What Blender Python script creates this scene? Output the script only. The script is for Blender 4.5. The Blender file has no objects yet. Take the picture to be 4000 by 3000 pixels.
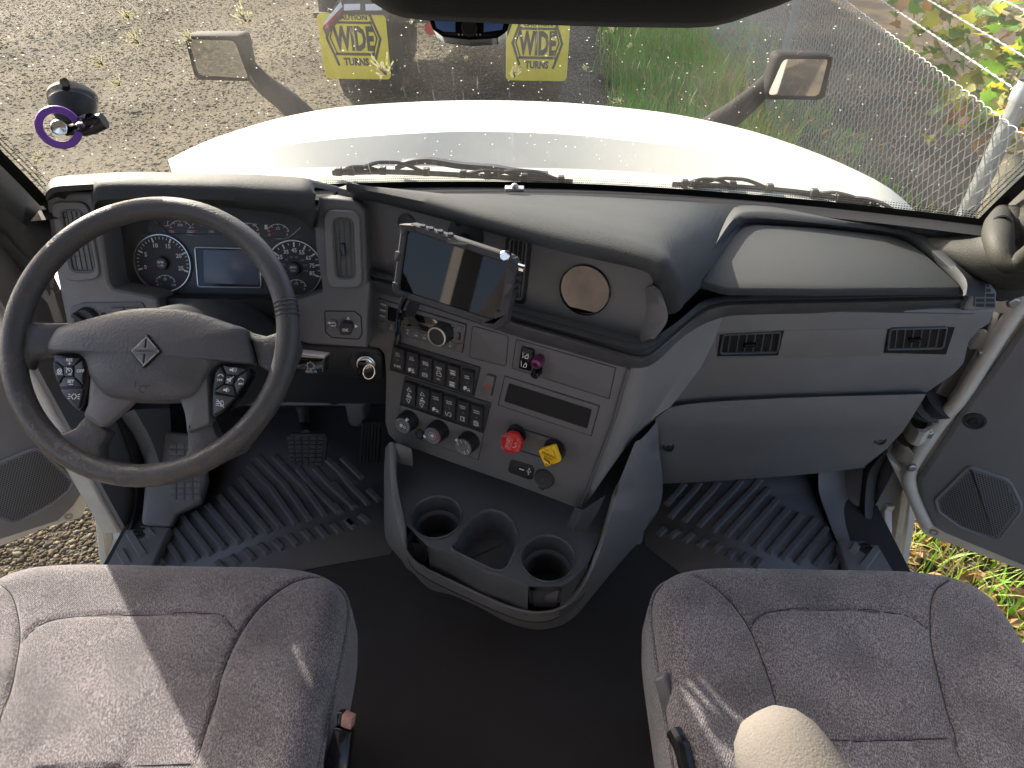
import bpy, bmesh, math, random
import numpy as np
from mathutils import Vector, Matrix
random.seed(7); rng = np.random.default_rng(7)
scene = bpy.context.scene
COL = scene.collection
R = math.radians
# ------------------------------------------------------------------ camera, sky, sun, exposure
CAM = Vector((0.0, 0.0, 1.45)); PITCH = 40.0; ROLL = 1.0; FPX = 2700.0
cam_d = bpy.data.cameras.new('camera'); cam = bpy.data.objects.new('camera', cam_d); COL.objects.link(cam)
cam_d.sensor_width = 36.0; cam_d.lens = FPX / 4000 * 36.0; cam_d.clip_start = 0.02; cam_d.clip_end = 600
CM = Matrix.Rotation(R(90 - PITCH), 4, 'X') @ Matrix.Rotation(R(ROLL), 4, 'Z')
cam.matrix_world = Matrix.Translation(CAM) @ CM
scene.camera = cam
SUN_EL = 26.0; SUN_DIR = Vector((-0.66, 0.75, 0)).normalized() * math.cos(R(SUN_EL)) + Vector((0, 0, math.sin(R(SUN_EL))))
world = bpy.data.worlds.new('World'); scene.world = world; world.use_nodes = True
wn = world.node_tree; wn.nodes.clear()
sky = wn.nodes.new('ShaderNodeTexSky'); sky.sky_type = 'NISHITA'; sky.sun_disc = False
sky.air_density = .7; sky.dust_density = 4.0; sky.ozone_density = .2; sky.sun_elevation = R(SUN_EL); sky.sun_rotation = math.atan2(SUN_DIR.x, SUN_DIR.y)
bg = wn.nodes.new('ShaderNodeBackground'); bg.inputs['Strength'].default_value = 0.15
wo = wn.nodes.new('ShaderNodeOutputWorld')
wn.links.new(sky.outputs[0], bg.inputs[0]); wn.links.new(bg.outputs[0], wo.inputs[0])
sl = bpy.data.lights.new('sun', 'SUN'); sl.energy = 4.4; sl.angle = R(0.55); sl.color = (1.0, 0.93, 0.80)
so = bpy.data.objects.new('sun', sl); COL.objects.link(so)
so.rotation_euler = SUN_DIR.to_track_quat('Z', 'Y').to_euler(); so.location = SUN_DIR * 20
scene.view_settings.view_transform = 'Standard'; scene.view_settings.look = 'None'
scene.view_settings.exposure = 1.75; scene.view_settings.gamma = 1.0; scene.view_settings.use_curve_mapping = False
scene.render.engine = 'CYCLES'
try:
    scene.cycles.use_denoising = True
    scene.cycles.max_bounces = 10; scene.cycles.diffuse_bounces = 5; scene.cycles.transparent_max_bounces = 16
    scene.cycles.sample_clamp_indirect = 6.0; scene.cycles.caustics_reflective = False; scene.cycles.caustics_refractive = False
except Exception: pass

# ------------------------------------------------------------------ measuring: a direction through the lens, met with a real surface
CR = CM.to_3x3()
def ray(p): return CR @ Vector(((p[0] - 2000) / FPX, (1500 - p[1]) / FPX, -1.0))
def S(x, y): return (x * 1.80832, y * 1.80832)
def crop(x0, y0, w, W=2111.0):
    k = w / W
    return lambda a, b: (x0 + a * k, y0 + b * k)
def onz(p, z): d = ray(p); return CAM + d * ((z - CAM.z) / d.z)
def ony(p, y): d = ray(p); return CAM + d * (y / d.y)
def onx(p, x): d = ray(p); return CAM + d * (x / d.x)
def att(p, t): return CAM + ray(p) * t
def proj(q): v = CR.transposed() @ (q - CAM); return (2000 + FPX*v.x/-v.z, 1500 - FPX*v.y/-v.z)
def near(q, f): return CAM + (q - CAM) * f   # a point on the same sight line, nearer the cab
class PL:
    """a flat face: origin, two axes in it and the normal towards the cab"""
    def __init__(s, o, ex, ey):
        s.o = Vector(o); s.n = Vector(ex).cross(Vector(ey)).normalized(); s.ex = Vector(ex).normalized(); s.ey = s.n.cross(s.ex).normalized()
    def hit(s, p):
        d = ray(p); return CAM + d * ((s.o - CAM).dot(s.n) / d.dot(s.n))
    def uv(s, p):
        q = s.hit(p) - s.o; return (q.dot(s.ex), q.dot(s.ey))
    def w(s, a, b, h=0.0): return s.o + s.ex * a + s.ey * b + s.n * h
    def lift(s, h): return PL(s.o + s.n * h, s.ex, s.ey)
def plane3(a, b, c): return PL(a, b - a, c - a)

# ------------------------------------------------------------------ 2D helpers
def rnd(poly, r, n=4):
    """round the corners of a polygon; r may be a list"""
    out = []; N = len(poly)
    for i in range(N):
        p0, p1, p2 = Vector(poly[i - 1]).to_2d(), Vector(poly[i]).to_2d(), Vector(poly[(i + 1) % N]).to_2d()
        rr = r[i] if isinstance(r, (list, tuple)) else r
        a, b = (p0 - p1), (p2 - p1); la, lb = a.length, b.length
        a.normalize(); b.normalize()
        ang = math.acos(max(-1, min(1, a.dot(b)))) / 2
        d = min(rr / max(math.tan(ang), 1e-4), la * .49, lb * .49)
        s, e = p1 + a * d, p1 + b * d
        for k in range(n + 1):
            t = k / n; q = s * (1 - t) ** 2 + p1 * 2 * t * (1 - t) + e * t * t
            out.append((q.x, q.y))
    return out
def rect(cx, cy, w, h, rot=0):
    c, s = math.cos(rot), math.sin(rot)
    return [(cx + x * c - y * s, cy + x * s + y * c) for x, y in ((-w/2, -h/2), (w/2, -h/2), (w/2, h/2), (-w/2, h/2))]
def circ(cx, cy, r, n=24, a0=0, a1=2*math.pi):
    m = n if abs(a1 - a0 - 2*math.pi) < 1e-6 else n + 1
    return [(cx + r * math.cos(a0 + (a1 - a0) * k / n), cy + r * math.sin(a0 + (a1 - a0) * k / n)) for k in range(m)]
def area(p): return sum(p[i-1][0] * p[i][1] - p[i][0] * p[i-1][1] for i in range(len(p))) / 2
def ccw(p): return list(p) if area(p) > 0 else list(reversed(p))
def inset(poly, d):
    N = len(poly); out = []
    for i in range(N):
        p0, p1, p2 = Vector(poly[i-1]).to_2d(), Vector(poly[i]).to_2d(), Vector(poly[(i+1) % N]).to_2d()
        a = (p1 - p0); b = (p2 - p1)
        if a.length < 1e-9: a = b
        if b.length < 1e-9: b = a
        a.normalize(); b.normalize()
        n = Vector((-a.y - b.y, a.x + b.x))
        if n.length < 1e-6: n = Vector((-a.y, a.x))
        n.normalize(); c = max(.35, n.dot(Vector((-a.y, a.x))))
        q = p1 + n * (d / c); out.append((q.x, q.y))
    return out
def cat(pts, n):
    """n points evenly along a Catmull-Rom curve through pts"""
    pts = [Vector(p) for p in pts]
    if len(pts) == 2: dense = [pts[0].lerp(pts[1], k / 40) for k in range(41)]
    else:
        P = [pts[0] * 2 - pts[1]] + pts + [pts[-1] * 2 - pts[-2]]; dense = []
        for i in range(1, len(P) - 2):
            for k in range(16):
                t = k / 16; a, b, c, d = P[i-1], P[i], P[i+1], P[i+2]
                dense.append(.5 * ((2*b) + (c - a) * t + (2*a - 5*b + 4*c - d) * t*t + (3*b - a - 3*c + d) * t**3))
        dense.append(pts[-1])
    L = [0]
    for i in range(1, len(dense)): L.append(L[-1] + (dense[i] - dense[i-1]).length)
    out = []; j = 0
    for k in range(n):
        s = L[-1] * k / (n - 1)
        while j < len(L) - 2 and L[j+1] < s: j += 1
        f = 0 if L[j+1] == L[j] else (s - L[j]) / (L[j+1] - L[j]); out.append(dense[j].lerp(dense[j+1], f))
    return out

# ------------------------------------------------------------------ mesh builder
_txt = {}
class MB:
    def __init__(s): s.v = []; s.f = []; s.m = []; s.mi = 0
    def add(s, vs, fs):
        o = len(s.v); s.v += [Vector(x) for x in vs]; s.f += [tuple(i + o for i in f) for f in fs]; s.m += [s.mi] * len(fs); return s
    def slab(s, pl, poly, h0, h1, ch=0.0, back=True):
        """polygon (local coords) standing from h0 to h1 above the face, chamfered"""
        p = ccw(poly); N = len(p); rings = [[pl.w(a, b, h0) for a, b in p], [pl.w(a, b, h1 - ch) for a, b in p]]
        if ch > 0:
            rings.append([pl.w(a, b, h1 - ch * .3) for a, b in inset(p, ch * .3)])
            rings.append([pl.w(a, b, h1) for a, b in inset(p, ch)])
        vs = [q for r in rings for q in r]; fs = []
        for k in range(len(rings) - 1):
            for i in range(N): j = (i + 1) % N; fs.append((k*N + i, k*N + j, (k+1)*N + j, (k+1)*N + i))
        fs.append(tuple(range((len(rings)-1)*N, len(rings)*N)))
        if back: fs.append(tuple(reversed(range(N))))
        return s.add(vs, fs)
    def frame(s, pl, outer, inner, h0, h1, ch=0.0, hin=None):
        """ring between two polygons with the same number of points; hin = depth of the inner wall"""
        o, i = ccw(outer), ccw(inner); N = len(o); hin = h0 if hin is None else hin
        rings = [[pl.w(a, b, h0) for a, b in o], [pl.w(a, b, h1 - ch) for a, b in o], [pl.w(a, b, h1) for a, b in inset(o, ch)],
                 [pl.w(a, b, h1) for a, b in inset(i, -ch)], [pl.w(a, b, h1 - ch) for a, b in i], [pl.w(a, b, hin) for a, b in i]]
        vs = [q for r in rings for q in r]; fs = []
        for k in range(5):
            for q in range(N): j = (q + 1) % N; fs.append((k*N + q, k*N + j, (k+1)*N + j, (k+1)*N + q))
        return s.add(vs, fs)
    def face(s, pl, poly, h=0.0):
        p = ccw(poly); return s.add([pl.w(a, b, h) for a, b in p], [tuple(range(len(p)))])
    def stroke(s, pl, pts, wd, h=0.0008, closed=False):
        """thin flat line drawn on a face"""
        P = [Vector(p).to_2d() for p in pts]; N = len(P)
        for i in range(N if closed else N - 1):
            a, b = P[i], P[(i+1) % N]; d = b - a
            if d.length < 1e-9: continue
            d.normalize(); n = Vector((-d.y, d.x)) * wd / 2; e = d * wd * .35
            s.add([pl.w(*(a - e + n), h), pl.w(*(a - e - n), h), pl.w(*(b + e - n), h), pl.w(*(b + e + n), h)], [(0, 1, 2, 3)])
        return s
    def tube(s, path, r, seg=8, closed=False, caps=True):
        P = [Vector(p) for p in path]; N = len(P); rr = r if isinstance(r, (list, tuple)) else [r] * N
        vs = []; fs = []; up = None
        for i in range(N):
            if closed: t = P[(i+1) % N] - P[i-1]
            else: t = P[min(i+1, N-1)] - P[max(i-1, 0)]
            t.normalize()
            if up is None:
                up = Vector((0, 0, 1)) if abs(t.z) < .9 else Vector((1, 0, 0))
            x = up - t * up.dot(t)
            if x.length < 1e-5: x = t.orthogonal()
            x.normalize(); y = t.cross(x); up = x
            for k in range(seg):
                a = 2 * math.pi * k / seg; vs.append(P[i] + (x * math.cos(a) + y * math.sin(a)) * rr[i])
        for i in range(N if closed else N - 1):
            j = (i + 1) % N
            for k in range(seg): l = (k + 1) % seg; fs.append((i*seg + k, i*seg + l, j*seg + l, j*seg + k))
        if caps and not closed: fs.append(tuple(reversed(range(seg)))); fs.append(tuple(range((N-1)*seg, N*seg)))
        return s.add(vs, fs)
    def loft(s, rows, closed=False, cap=False):
        n = len(rows[0]); vs = [q for r in rows for q in r]; fs = []
        for i in range(len(rows) - 1):
            for k in range(n if closed else n - 1): l = (k + 1) % n; fs.append((i*n + k, i*n + l, (i+1)*n + l, (i+1)*n + k))
        if cap: fs.append(tuple(reversed(range(n)))); fs.append(tuple(range((len(rows)-1)*n, len(rows)*n)))
        return s.add(vs, fs)
    def lathe(s, o, ax, prof, seg=24, a0=0, a1=2*math.pi, ex=None):
        o = Vector(o); ax = Vector(ax).normalized(); x = (Vector(ex) - ax * Vector(ex).dot(ax)).normalized() if ex else ax.orthogonal().normalized(); y = ax.cross(x); rows = []
        for r, h in prof: rows.append([o + ax * h + (x * math.cos(2*math.pi*k/seg) + y * math.sin(2*math.pi*k/seg)) * max(r, 1e-5) for k in range(seg)])
        return s.loft(rows, closed=True)
    def box(s, c, sx, sy, sz, M=None):
        vs = [Vector((x * sx / 2, y * sy / 2, z * sz / 2)) for z in (-1, 1) for y in (-1, 1) for x in (-1, 1)]
        if M is not None: vs = [M @ q for q in vs]
        vs = [Vector(c) + q for q in vs]
        return s.add(vs, [(0, 2, 3, 1), (4, 5, 7, 6), (0, 1, 5, 4), (2, 6, 7, 3), (0, 4, 6, 2), (1, 3, 7, 5)])
    def text(s, pl, body, cx, cy, size, rot=0.0, h=0.0008, wid=None, bold=0.0, mirror=False):
        """flat lettering, centred at (cx, cy); size = letter height"""
        key = (body, bold)
        if key not in _txt:
            cu = bpy.data.curves.new('lettering', 'FONT'); cu.body = body; cu.size = 1.0; cu.align_x = 'CENTER'; cu.resolution_u = 2; cu.offset = bold
            ob = bpy.data.objects.new('lettering', cu); COL.objects.link(ob)
            me = ob.to_mesh(); vs = [q.co.copy() for q in me.vertices]; fs = [tuple(p.vertices) for p in me.polygons]; ob.to_mesh_clear()
            bpy.data.objects.remove(ob); bpy.data.curves.remove(cu)
            if vs:
                x0, x1 = min(q.x for q in vs), max(q.x for q in vs); y0, y1 = min(q.y for q in vs), max(q.y for q in vs)
            else: x0 = x1 = y0 = y1 = 0
            _txt[key] = (vs, fs, (x0 + x1) / 2, (y0 + y1) / 2, max(x1 - x0, 1e-3), max(y1 - y0, 1e-3))
        vs, fs, mx, my, w, hh = _txt[key]; k = size / hh; kx = (wid / w) if wid else k; c, sn = math.cos(rot), math.sin(rot); o = []
        for q in vs:
            x, y = (q.x - mx) * kx, (q.y - my) * k; o.append(pl.w(cx + x * c - y * sn, cy + x * sn + y * c, h))
        return s.add(o, fs)
    def build(s, name, mats, parent=None, sharp=0.62, bevel=0.0, seg=2, sub=0, smooth=True, kind=None, recalc=True):
        me = bpy.data.meshes.new(name); o = bpy.data.objects.new(name, me); COL.objects.link(o)
        org = Vector((0, 0, 0)); pw = Vector((0, 0, 0)); q = parent
        while q is not None: pw += q.location; q = q.parent
        if s.v and parent is None:
            org = Vector((sum(v.x for v in s.v) / len(s.v), sum(v.y for v in s.v) / len(s.v), min(v.z for v in s.v)))
        base = pw if parent is not None else org
        me.from_pydata([v - base for v in s.v], [], s.f)
        ms = mats if isinstance(mats, (list, tuple)) else [mats]
        for m in ms: me.materials.append(m)
        if len(ms) > 1: me.polygons.foreach_set('material_index', s.m)
        if recalc:
            bm = bmesh.new(); bm.from_mesh(me); bmesh.ops.recalc_face_normals(bm, faces=bm.faces); bm.to_mesh(me); bm.free()
        if smooth:
            me.polygons.foreach_set('use_smooth', [len(f) < 5 for f in s.f]); me.set_sharp_from_angle(angle=sharp)
        me.update()
        if parent is not None: o.parent = parent
        else: o.location = org
        if bevel > 0:
            b = o.modifiers.new('bevel', 'BEVEL'); b.width = bevel; b.segments = seg; b.limit_method = 'ANGLE'; b.angle_limit = R(38); b.use_clamp_overlap = True
        if sub: 
            b = o.modifiers.new('sub', 'SUBSURF'); b.levels = sub; b.render_levels = sub
        if kind: o['kind'] = kind
        return o
def thing(name, label, cat_, loc, group=None):
    o = bpy.data.objects.new(name, None); COL.objects.link(o); o.location = loc; o.empty_display_size = .05
    o['label'] = label; o['category'] = cat_
    if group: o['group'] = group
    return o
def tag(o, label, cat_, group=None):
    o['label'] = label; o['category'] = cat_
    if group: o['group'] = group
    return o
def part(name, o, parent):  # share mesh data
    c = o.copy(); COL.objects.link(c); c.parent = parent; return c

# ------------------------------------------------------------------ materials
def mat(name, col, rough=.5, metal=0.0, spec=.5, bump=None, var=None, coat=0.0, emit=None, trans=0.0, ior=1.45, alpha=None, rvar=None, wear=None, sub=0.0):
    """bump=(scale, strength, kind); var=(scale, other colour, contrast); wear=(scale, colour, threshold, roughness)"""
    m = bpy.data.materials.new(name); m.use_nodes = True; nt = m.node_tree; b = nt.nodes['Principled BSDF']; N = nt.nodes.new; K = nt.links.new
    b.inputs['Base Color'].default_value = (*col, 1); b.inputs['Roughness'].default_value = rough; b.inputs['Metallic'].default_value = metal
    b.inputs['Specular IOR Level'].default_value = spec; b.inputs['IOR'].default_value = ior; b.inputs['Coat Weight'].default_value = coat; b.inputs['Transmission Weight'].default_value = trans
    tc = N('ShaderNodeTexCoord'); co = tc.outputs['Object']; cur = None
    if var:
        n = N('ShaderNodeTexNoise'); n.inputs['Scale'].default_value = var[0]; n.inputs['Detail'].default_value = 5; n.inputs['Roughness'].default_value = .65; K(co, n.inputs['Vector'])
        r = N('ShaderNodeMapRange'); c = var[2] if len(var) > 2 else .18; r.inputs[1].default_value = .5 - c; r.inputs[2].default_value = .5 + c; K(n.outputs['Fac'], r.inputs[0])
        x = N('ShaderNodeMix'); x.data_type = 'RGBA'; x.inputs[6].default_value = (*col, 1); x.inputs[7].default_value = (*var[1], 1); K(r.outputs[0], x.inputs[0]); cur = x.outputs[2]
        K(cur, b.inputs['Base Color'])
    if wear:
        n = N('ShaderNodeTexNoise'); n.inputs['Scale'].default_value = wear[0]; n.inputs['Detail'].default_value = 8; n.inputs['Roughness'].default_value = .7; K(co, n.inputs['Vector'])
        r = N('ShaderNodeMapRange'); r.inputs[1].default_value = wear[2]; r.inputs[2].default_value = wear[2] + .05; K(n.outputs['Fac'], r.inputs[0])
        x = N('ShaderNodeMix'); x.data_type = 'RGBA'; x.inputs[6].default_value = (*col, 1); x.inputs[7].default_value = (*wear[1], 1)
        if cur: K(cur, x.inputs[6])
        K(r.outputs[0], x.inputs[0]); K(x.outputs[2], b.inputs['Base Color'])
        if len(wear) > 3:
            q = N('ShaderNodeMapRange'); q.inputs[3].default_value = rough; q.inputs[4].default_value = wear[3]; K(r.outputs[0], q.inputs[0]); K(q.outputs[0], b.inputs['Roughness'])
    if rvar:
        n = N('ShaderNodeTexNoise'); n.inputs['Scale'].default_value = rvar[0]; n.inputs['Detail'].default_value = 6; K(co, n.inputs['Vector'])
        r = N('ShaderNodeMapRange'); r.inputs[1].default_value = .35; r.inputs[2].default_value = .65; r.inputs[3].default_value = rough - rvar[1]; r.inputs[4].default_value = rough + rvar[1]; K(n.outputs['Fac'], r.inputs[0]); K(r.outputs[0], b.inputs['Roughness'])
    if bump:
        kind = bump[2] if len(bump) > 2 else 'noise'
        if kind == 'grain':
            n = N('ShaderNodeTexVoronoi'); n.inputs['Scale'].default_value = bump[0]; n.feature = 'SMOOTH_F1'; out = n.outputs['Distance']
        else:
            n = N('ShaderNodeTexNoise'); n.inputs['Scale'].default_value = bump[0]; n.inputs['Detail'].default_value = 3; out = n.outputs['Fac']
        K(co, n.inputs['Vector']); u = N('ShaderNodeBump'); u.inputs['Strength'].default_value = bump[1]; u.inputs['Distance'].default_value = .0012; K(out, u.inputs['Height']); K(u.outputs[0], b.inputs['Normal'])
    if emit: b.inputs['Emission Color'].default_value = (*emit[:3], 1); b.inputs['Emission Strength'].default_value = emit[3]
    return m
M = {}
PLC = (.030, .031, .035)
M['plastic'] = mat('charcoal_plastic', (.118, .116, .119), .50, bump=(620, .30, 'grain'), var=(6, (.132, .128, .13), .2), wear=(55, (.17, .165, .16), .74, .7), rvar=(5, .06))
M['pad'] = mat('dash_pad', (.042, .045, .048), .64, spec=.2, bump=(420, .35, 'grain'), var=(5, (.050, .052, .053), .2), rvar=(4, .07), wear=(45, (.16, .16, .155), .715, .75))
M['lowpad'] = mat('lower_trim_plastic', (.195, .189, .186), .52, bump=(520, .3, 'grain'), var=(7, (.170, .163, .160), .2), wear=(48, (.29, .28, .265), .735, .7))
M['black'] = mat('black_plastic', (.024, .024, .026), .45, bump=(800, .15), rvar=(8, .08))
M['deep'] = mat('deep_black', (.006, .006, .007), .6)
M['gloss'] = mat('gloss_black', (.008, .008, .010), .12)
M['rubber'] = mat('black_rubber', (.045, .045, .048), .62, bump=(900, .25), var=(10, (.03, .03, .032), .2))
M['carpet'] = mat('floor_sheet', (.024, .022, .023), .75, bump=(500, .45, 'grain'), var=(4, (.036, .032, .031), .25), wear=(24, (.06, .052, .044), .70, .85))
M['matrub'] = mat('floor_rubber', (.115, .110, .116), .5, bump=(500, .45, 'grain'), var=(4, (.135, .128, .13), .25), wear=(24, (.17, .16, .145), .72, .85), rvar=(6, .1))
M['woodtrim'] = mat('brushed_trim', (.055, .054, .056), .34, var=(30, (.085, .083, .084), .25), bump=(160, .1))
M['vent'] = mat('vent_plastic', (.095, .096, .098), .42, bump=(800, .1))
M['mark'] = mat('white_print', (.72, .72, .72), .5)
M['dim'] = mat('grey_print', (.30, .30, .31), .5)
M['redmark'] = mat('red_print', (.55, .03, .03), .45)
M['bluemark'] = mat('blue_print', (.05, .18, .55), .45)
M['greenmark'] = mat('green_print', (.03, .35, .12), .45)
M['chrome'] = mat('chrome', (.75, .75, .76), .14, metal=1.0)
M['silver'] = mat('silver_ring', (.62, .62, .63), .28, metal=1.0)
M['bodywhite'] = mat('white_paint', (.45, .45, .405), .5, spec=.2, var=(3, (.42, .42, .375), .2), wear=(26, (.20, .17, .12), .765, .6), bump=(60, .03))
M['doorwhite'] = mat('door_white_paint', (.66, .65, .60), .32, coat=.3, var=(8, (.52, .47, .39), .22), wear=(45, (.25, .2, .14), .76, .7))
M['jamb'] = mat('tan_brown_jamb_paint', (.50, .44, .34), .5, var=(9, (.30, .22, .13), .25))  # tan paint mottled with brown
M['galv'] = mat('galvanized_steel', (.42, .44, .45), .42, metal=.85, var=(25, (.34, .36, .37), .2))
M['wire'] = mat('galvanized_wire', (.36, .37, .36), .45, metal=.2)
M['steel'] = mat('dull_steel', (.35, .34, .33), .4, metal=.8)
M['headliner'] = mat('headliner_cloth', (.64, .62, .58), .9, bump=(500, .3))
M['visor'] = mat('dark_overhead_plastic', (.010, .009, .009), .75, spec=.15, bump=(420, .35, 'grain'))
# ================================================================== OUTSIDE
GZ = -1.05
def nodes(m): return m.node_tree, m.node_tree.nodes.new, m.node_tree.links.new
def ground_material():
    m = bpy.data.materials.new('gravel_ground'); m.use_nodes = True; nt, N, K = nodes(m); b = nt.nodes['Principled BSDF']; b.inputs['Roughness'].default_value = .85; b.inputs['Specular IOR Level'].default_value = .04
    g = N('ShaderNodeNewGeometry'); pos = g.outputs['Position']
    def noise(sc, det=6, ro=.6):
        n = N('ShaderNodeTexNoise'); n.inputs['Scale'].default_value = sc; n.inputs['Detail'].default_value = det; n.inputs['Roughness'].default_value = ro; K(pos, n.inputs['Vector']); return n.outputs['Fac']
    def rng_(x, a, b_, c=0, d=1):
        r = N('ShaderNodeMapRange'); r.inputs[1].default_value = a; r.inputs[2].default_value = b_; r.inputs[3].default_value = c; r.inputs[4].default_value = d; K(x, r.inputs[0]); return r.outputs[0]
    def mix(f, a, c):
        x = N('ShaderNodeMix'); x.data_type = 'RGBA'
        if isinstance(f, float): x.inputs[0].default_value = f
        else: K(f, x.inputs[0])
        for i, q in ((6, a), (7, c)):
            if isinstance(q, tuple): x.inputs[i].default_value = (*q, 1)
            else: K(q, x.inputs[i])
        return x.outputs[2]
    v = N('ShaderNodeTexVoronoi'); v.inputs['Scale'].default_value = 38; K(pos, v.inputs['Vector'])
    v2 = N('ShaderNodeTexVoronoi'); v2.inputs['Scale'].default_value = 75; K(pos, v2.inputs['Vector'])
    sep = N('ShaderNodeSeparateColor'); K(v.outputs['Color'], sep.inputs[0])
    tan = mix(rng_(noise(1.3), .35, .65), (0.090, 0.075, 0.051), (0.063, 0.052, 0.037))
    tan = mix(rng_(sep.outputs[0], .55, .95), tan, (0.108, 0.093, 0.066))
    tan = mix(rng_(sep.outputs[1], .75, .95), tan, (0.039, 0.034, 0.029))
    gray = mix(rng_(noise(2.2), .35, .65), (0.103, 0.097, 0.086), (0.072, 0.069, 0.066))
    gray = mix(rng_(sep.outputs[0], .6, .95), gray, (0.179, 0.172, 0.159))
    gray = mix(rng_(sep.outputs[2], .75, .95), gray, (0.041, 0.041, 0.041))
    brown = mix(rng_(noise(5), .35, .65), (0.096, 0.072, 0.048), (0.144, 0.111, 0.075))
    brown = mix(rng_(noise(.8), .45, .6), brown, (0.060, 0.051, 0.039))
    sx = N('ShaderNodeSeparateXYZ'); K(pos, sx.inputs[0])
    wob = N('ShaderNodeMath'); wob.operation = 'MULTIPLY_ADD'; K(noise(.9), wob.inputs[0]); wob.inputs[1].default_value = 1.6; K(sx.outputs['X'], wob.inputs[2])
    c = mix(rng_(wob.outputs[0], -.6, .6), tan, gray)
    fx = N('ShaderNodeMath'); fx.operation = 'MULTIPLY_ADD'; K(sx.outputs['Y'], fx.inputs[0]); fx.inputs[1].default_value = -.105; K(wob.outputs[0], fx.inputs[2])
    c = mix(rng_(fx.outputs[0], 2.0, 2.4), c, brown)
    K(c, b.inputs['Base Color'])
    u = N('ShaderNodeBump'); u.inputs['Strength'].default_value = .35; u.inputs['Distance'].default_value = .012
    h = N('ShaderNodeMath'); h.operation = 'ADD'; K(v.outputs['Distance'], h.inputs[0]); K(v2.outputs['Distance'], h.inputs[1]); K(h.outputs[0], u.inputs['Height']); K(u.outputs[0], b.inputs['Normal'])
    return m
M['ground'] = ground_material()
def grid_z(x, y):
    return .018 * np.sin(x * 1.7 + 1.3 * np.sin(y * .9)) + .02 * np.sin(y * 1.1 + .7 * x) + .012 * np.sin(3.1 * x - 2.3 * y)
xs = np.concatenate([[-150, -60, -25], np.arange(-10, 10.01, .25), [25, 60, 150]]); ys = np.concatenate([[-150, -60, -20], np.arange(-4, 22.01, .25), [40, 80, 150]])
gx, gy = np.meshgrid(xs, ys); fade = np.clip((12 - np.abs(gx)) / 4, 0, 1)
gzz = GZ + grid_z(gx, gy) * fade
W_, H_ = len(xs), len(ys)
mb = MB(); mb.v = [Vector(q) for q in zip(gx.ravel(), gy.ravel(), gzz.ravel())]
mb.f = [(j*W_+i, j*W_+i+1, (j+1)*W_+i+1, (j+1)*W_+i) for j in range(H_-1) for i in range(W_-1)]; mb.m = [0] * len(mb.f)
mb.build('ground', M['ground'], kind='structure')

# loose stones: one uncountable mass each side
def scatter(name, mats, pts, sizes, label, flat=(.35, .65), verts=None, faces=None, cat_='gravel'):
    base = np.array([(1, 0, 0), (-1, 0, 0), (0, 1, 0), (0, -1, 0), (0, 0, 1), (0, 0, -1)], float) if verts is None else verts
    fc = np.array([(0, 2, 4), (2, 1, 4), (1, 3, 4), (3, 0, 4), (2, 0, 5), (1, 2, 5), (3, 1, 5), (0, 3, 5)]) if faces is None else faces
    n = len(pts); nv = len(base); nf = len(fc)
    v = np.repeat(base[None], n, 0) * rng.uniform(.65, 1.25, (n, nv, 1)); v += rng.normal(0, .12, v.shape)
    v *= sizes[:, None, None]; v[:, :, 0] *= rng.uniform(.8, 1.5, (n, 1)); v[:, :, 2] *= rng.uniform(flat[0], flat[1], (n, 1))
    a = rng.uniform(0, 2*np.pi, n); c, s = np.cos(a)[:, None], np.sin(a)[:, None]; x, y = v[:, :, 0].copy(), v[:, :, 1].copy()
    v[:, :, 0] = x*c - y*s; v[:, :, 1] = x*s + y*c; v += pts[:, None, :]
    f = (fc[None] + (np.arange(n) * nv)[:, None, None]).reshape(-1, 3)
    me = bpy.data.meshes.new(name); me.vertices.add(n*nv); me.vertices.foreach_set('co', v.reshape(-1).astype(np.float32))
    me.loops.add(len(f)*3); me.loops.foreach_set('vertex_index', f.reshape(-1).astype(np.int32)); me.polygons.add(len(f))
    me.polygons.foreach_set('loop_start', (np.arange(len(f))*3).astype(np.int32)); me.polygons.foreach_set('loop_total', np.full(len(f), 3, np.int32))
    for m in mats: me.materials.append(m)
    me.polygons.foreach_set('material_index', np.repeat(rng.integers(0, len(mats), n), nf).astype(np.int32)); me.update(calc_edges=True)
    o = bpy.data.objects.new(name, me); COL.objects.link(o); o['kind'] = 'stuff'; o['label'] = label; o['category'] = cat_; return o
def gpts(n, x0, x1, y0, y1, keep=None):
    x = rng.uniform(x0, x1, n); y = rng.uniform(y0, y1, n)
    if keep is not None: k = keep(x, y); x, y = x[k], y[k]
    return np.stack([x, y, GZ + grid_z(x, y) + .001], 1)
def stone(n, c, c2): return mat(n, c, .9, spec=.05, var=(30, c2, .2))
tans = [stone('tan_stone', (0.087, 0.071, 0.048), (0.106, 0.089, 0.062)), stone('pale_stone', (0.124, 0.109, 0.081), (0.145, 0.130, 0.102)), stone('brown_stone', (0.062, 0.047, 0.031), (0.081, 0.062, 0.041)), stone('dark_stone', (0.044, 0.039, 0.031), (0.055, 0.049, 0.040)), stone('buff_stone', (0.099, 0.084, 0.057), (0.081, 0.066, 0.047))]
grays = [stone('grey_stone', (0.105, 0.102, 0.096), (0.143, 0.136, 0.124)), stone('slate_stone', (0.056, 0.056, 0.056), (0.081, 0.081, 0.074)), stone('pale_grey_stone', (0.198, 0.192, 0.174), (0.161, 0.155, 0.143)), tans[2]]
P_ = gpts(60000, -9, .2, 4.5, 14.5); scatter('gravel', tans, P_, rng.gamma(2.0, .0034, len(P_)) + .0035, 'tan gravel spread over the open yard left of the hood')
P_ = gpts(26000, -1.2, 3.0, 5.5, 12, lambda x, y: x < 1.7 + .105*(y-2.25)); scatter('gravel', grays, P_, rng.gamma(2.4, .0042, len(P_)) + .004, 'grey gravel in front of the hood under the trailer')
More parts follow.
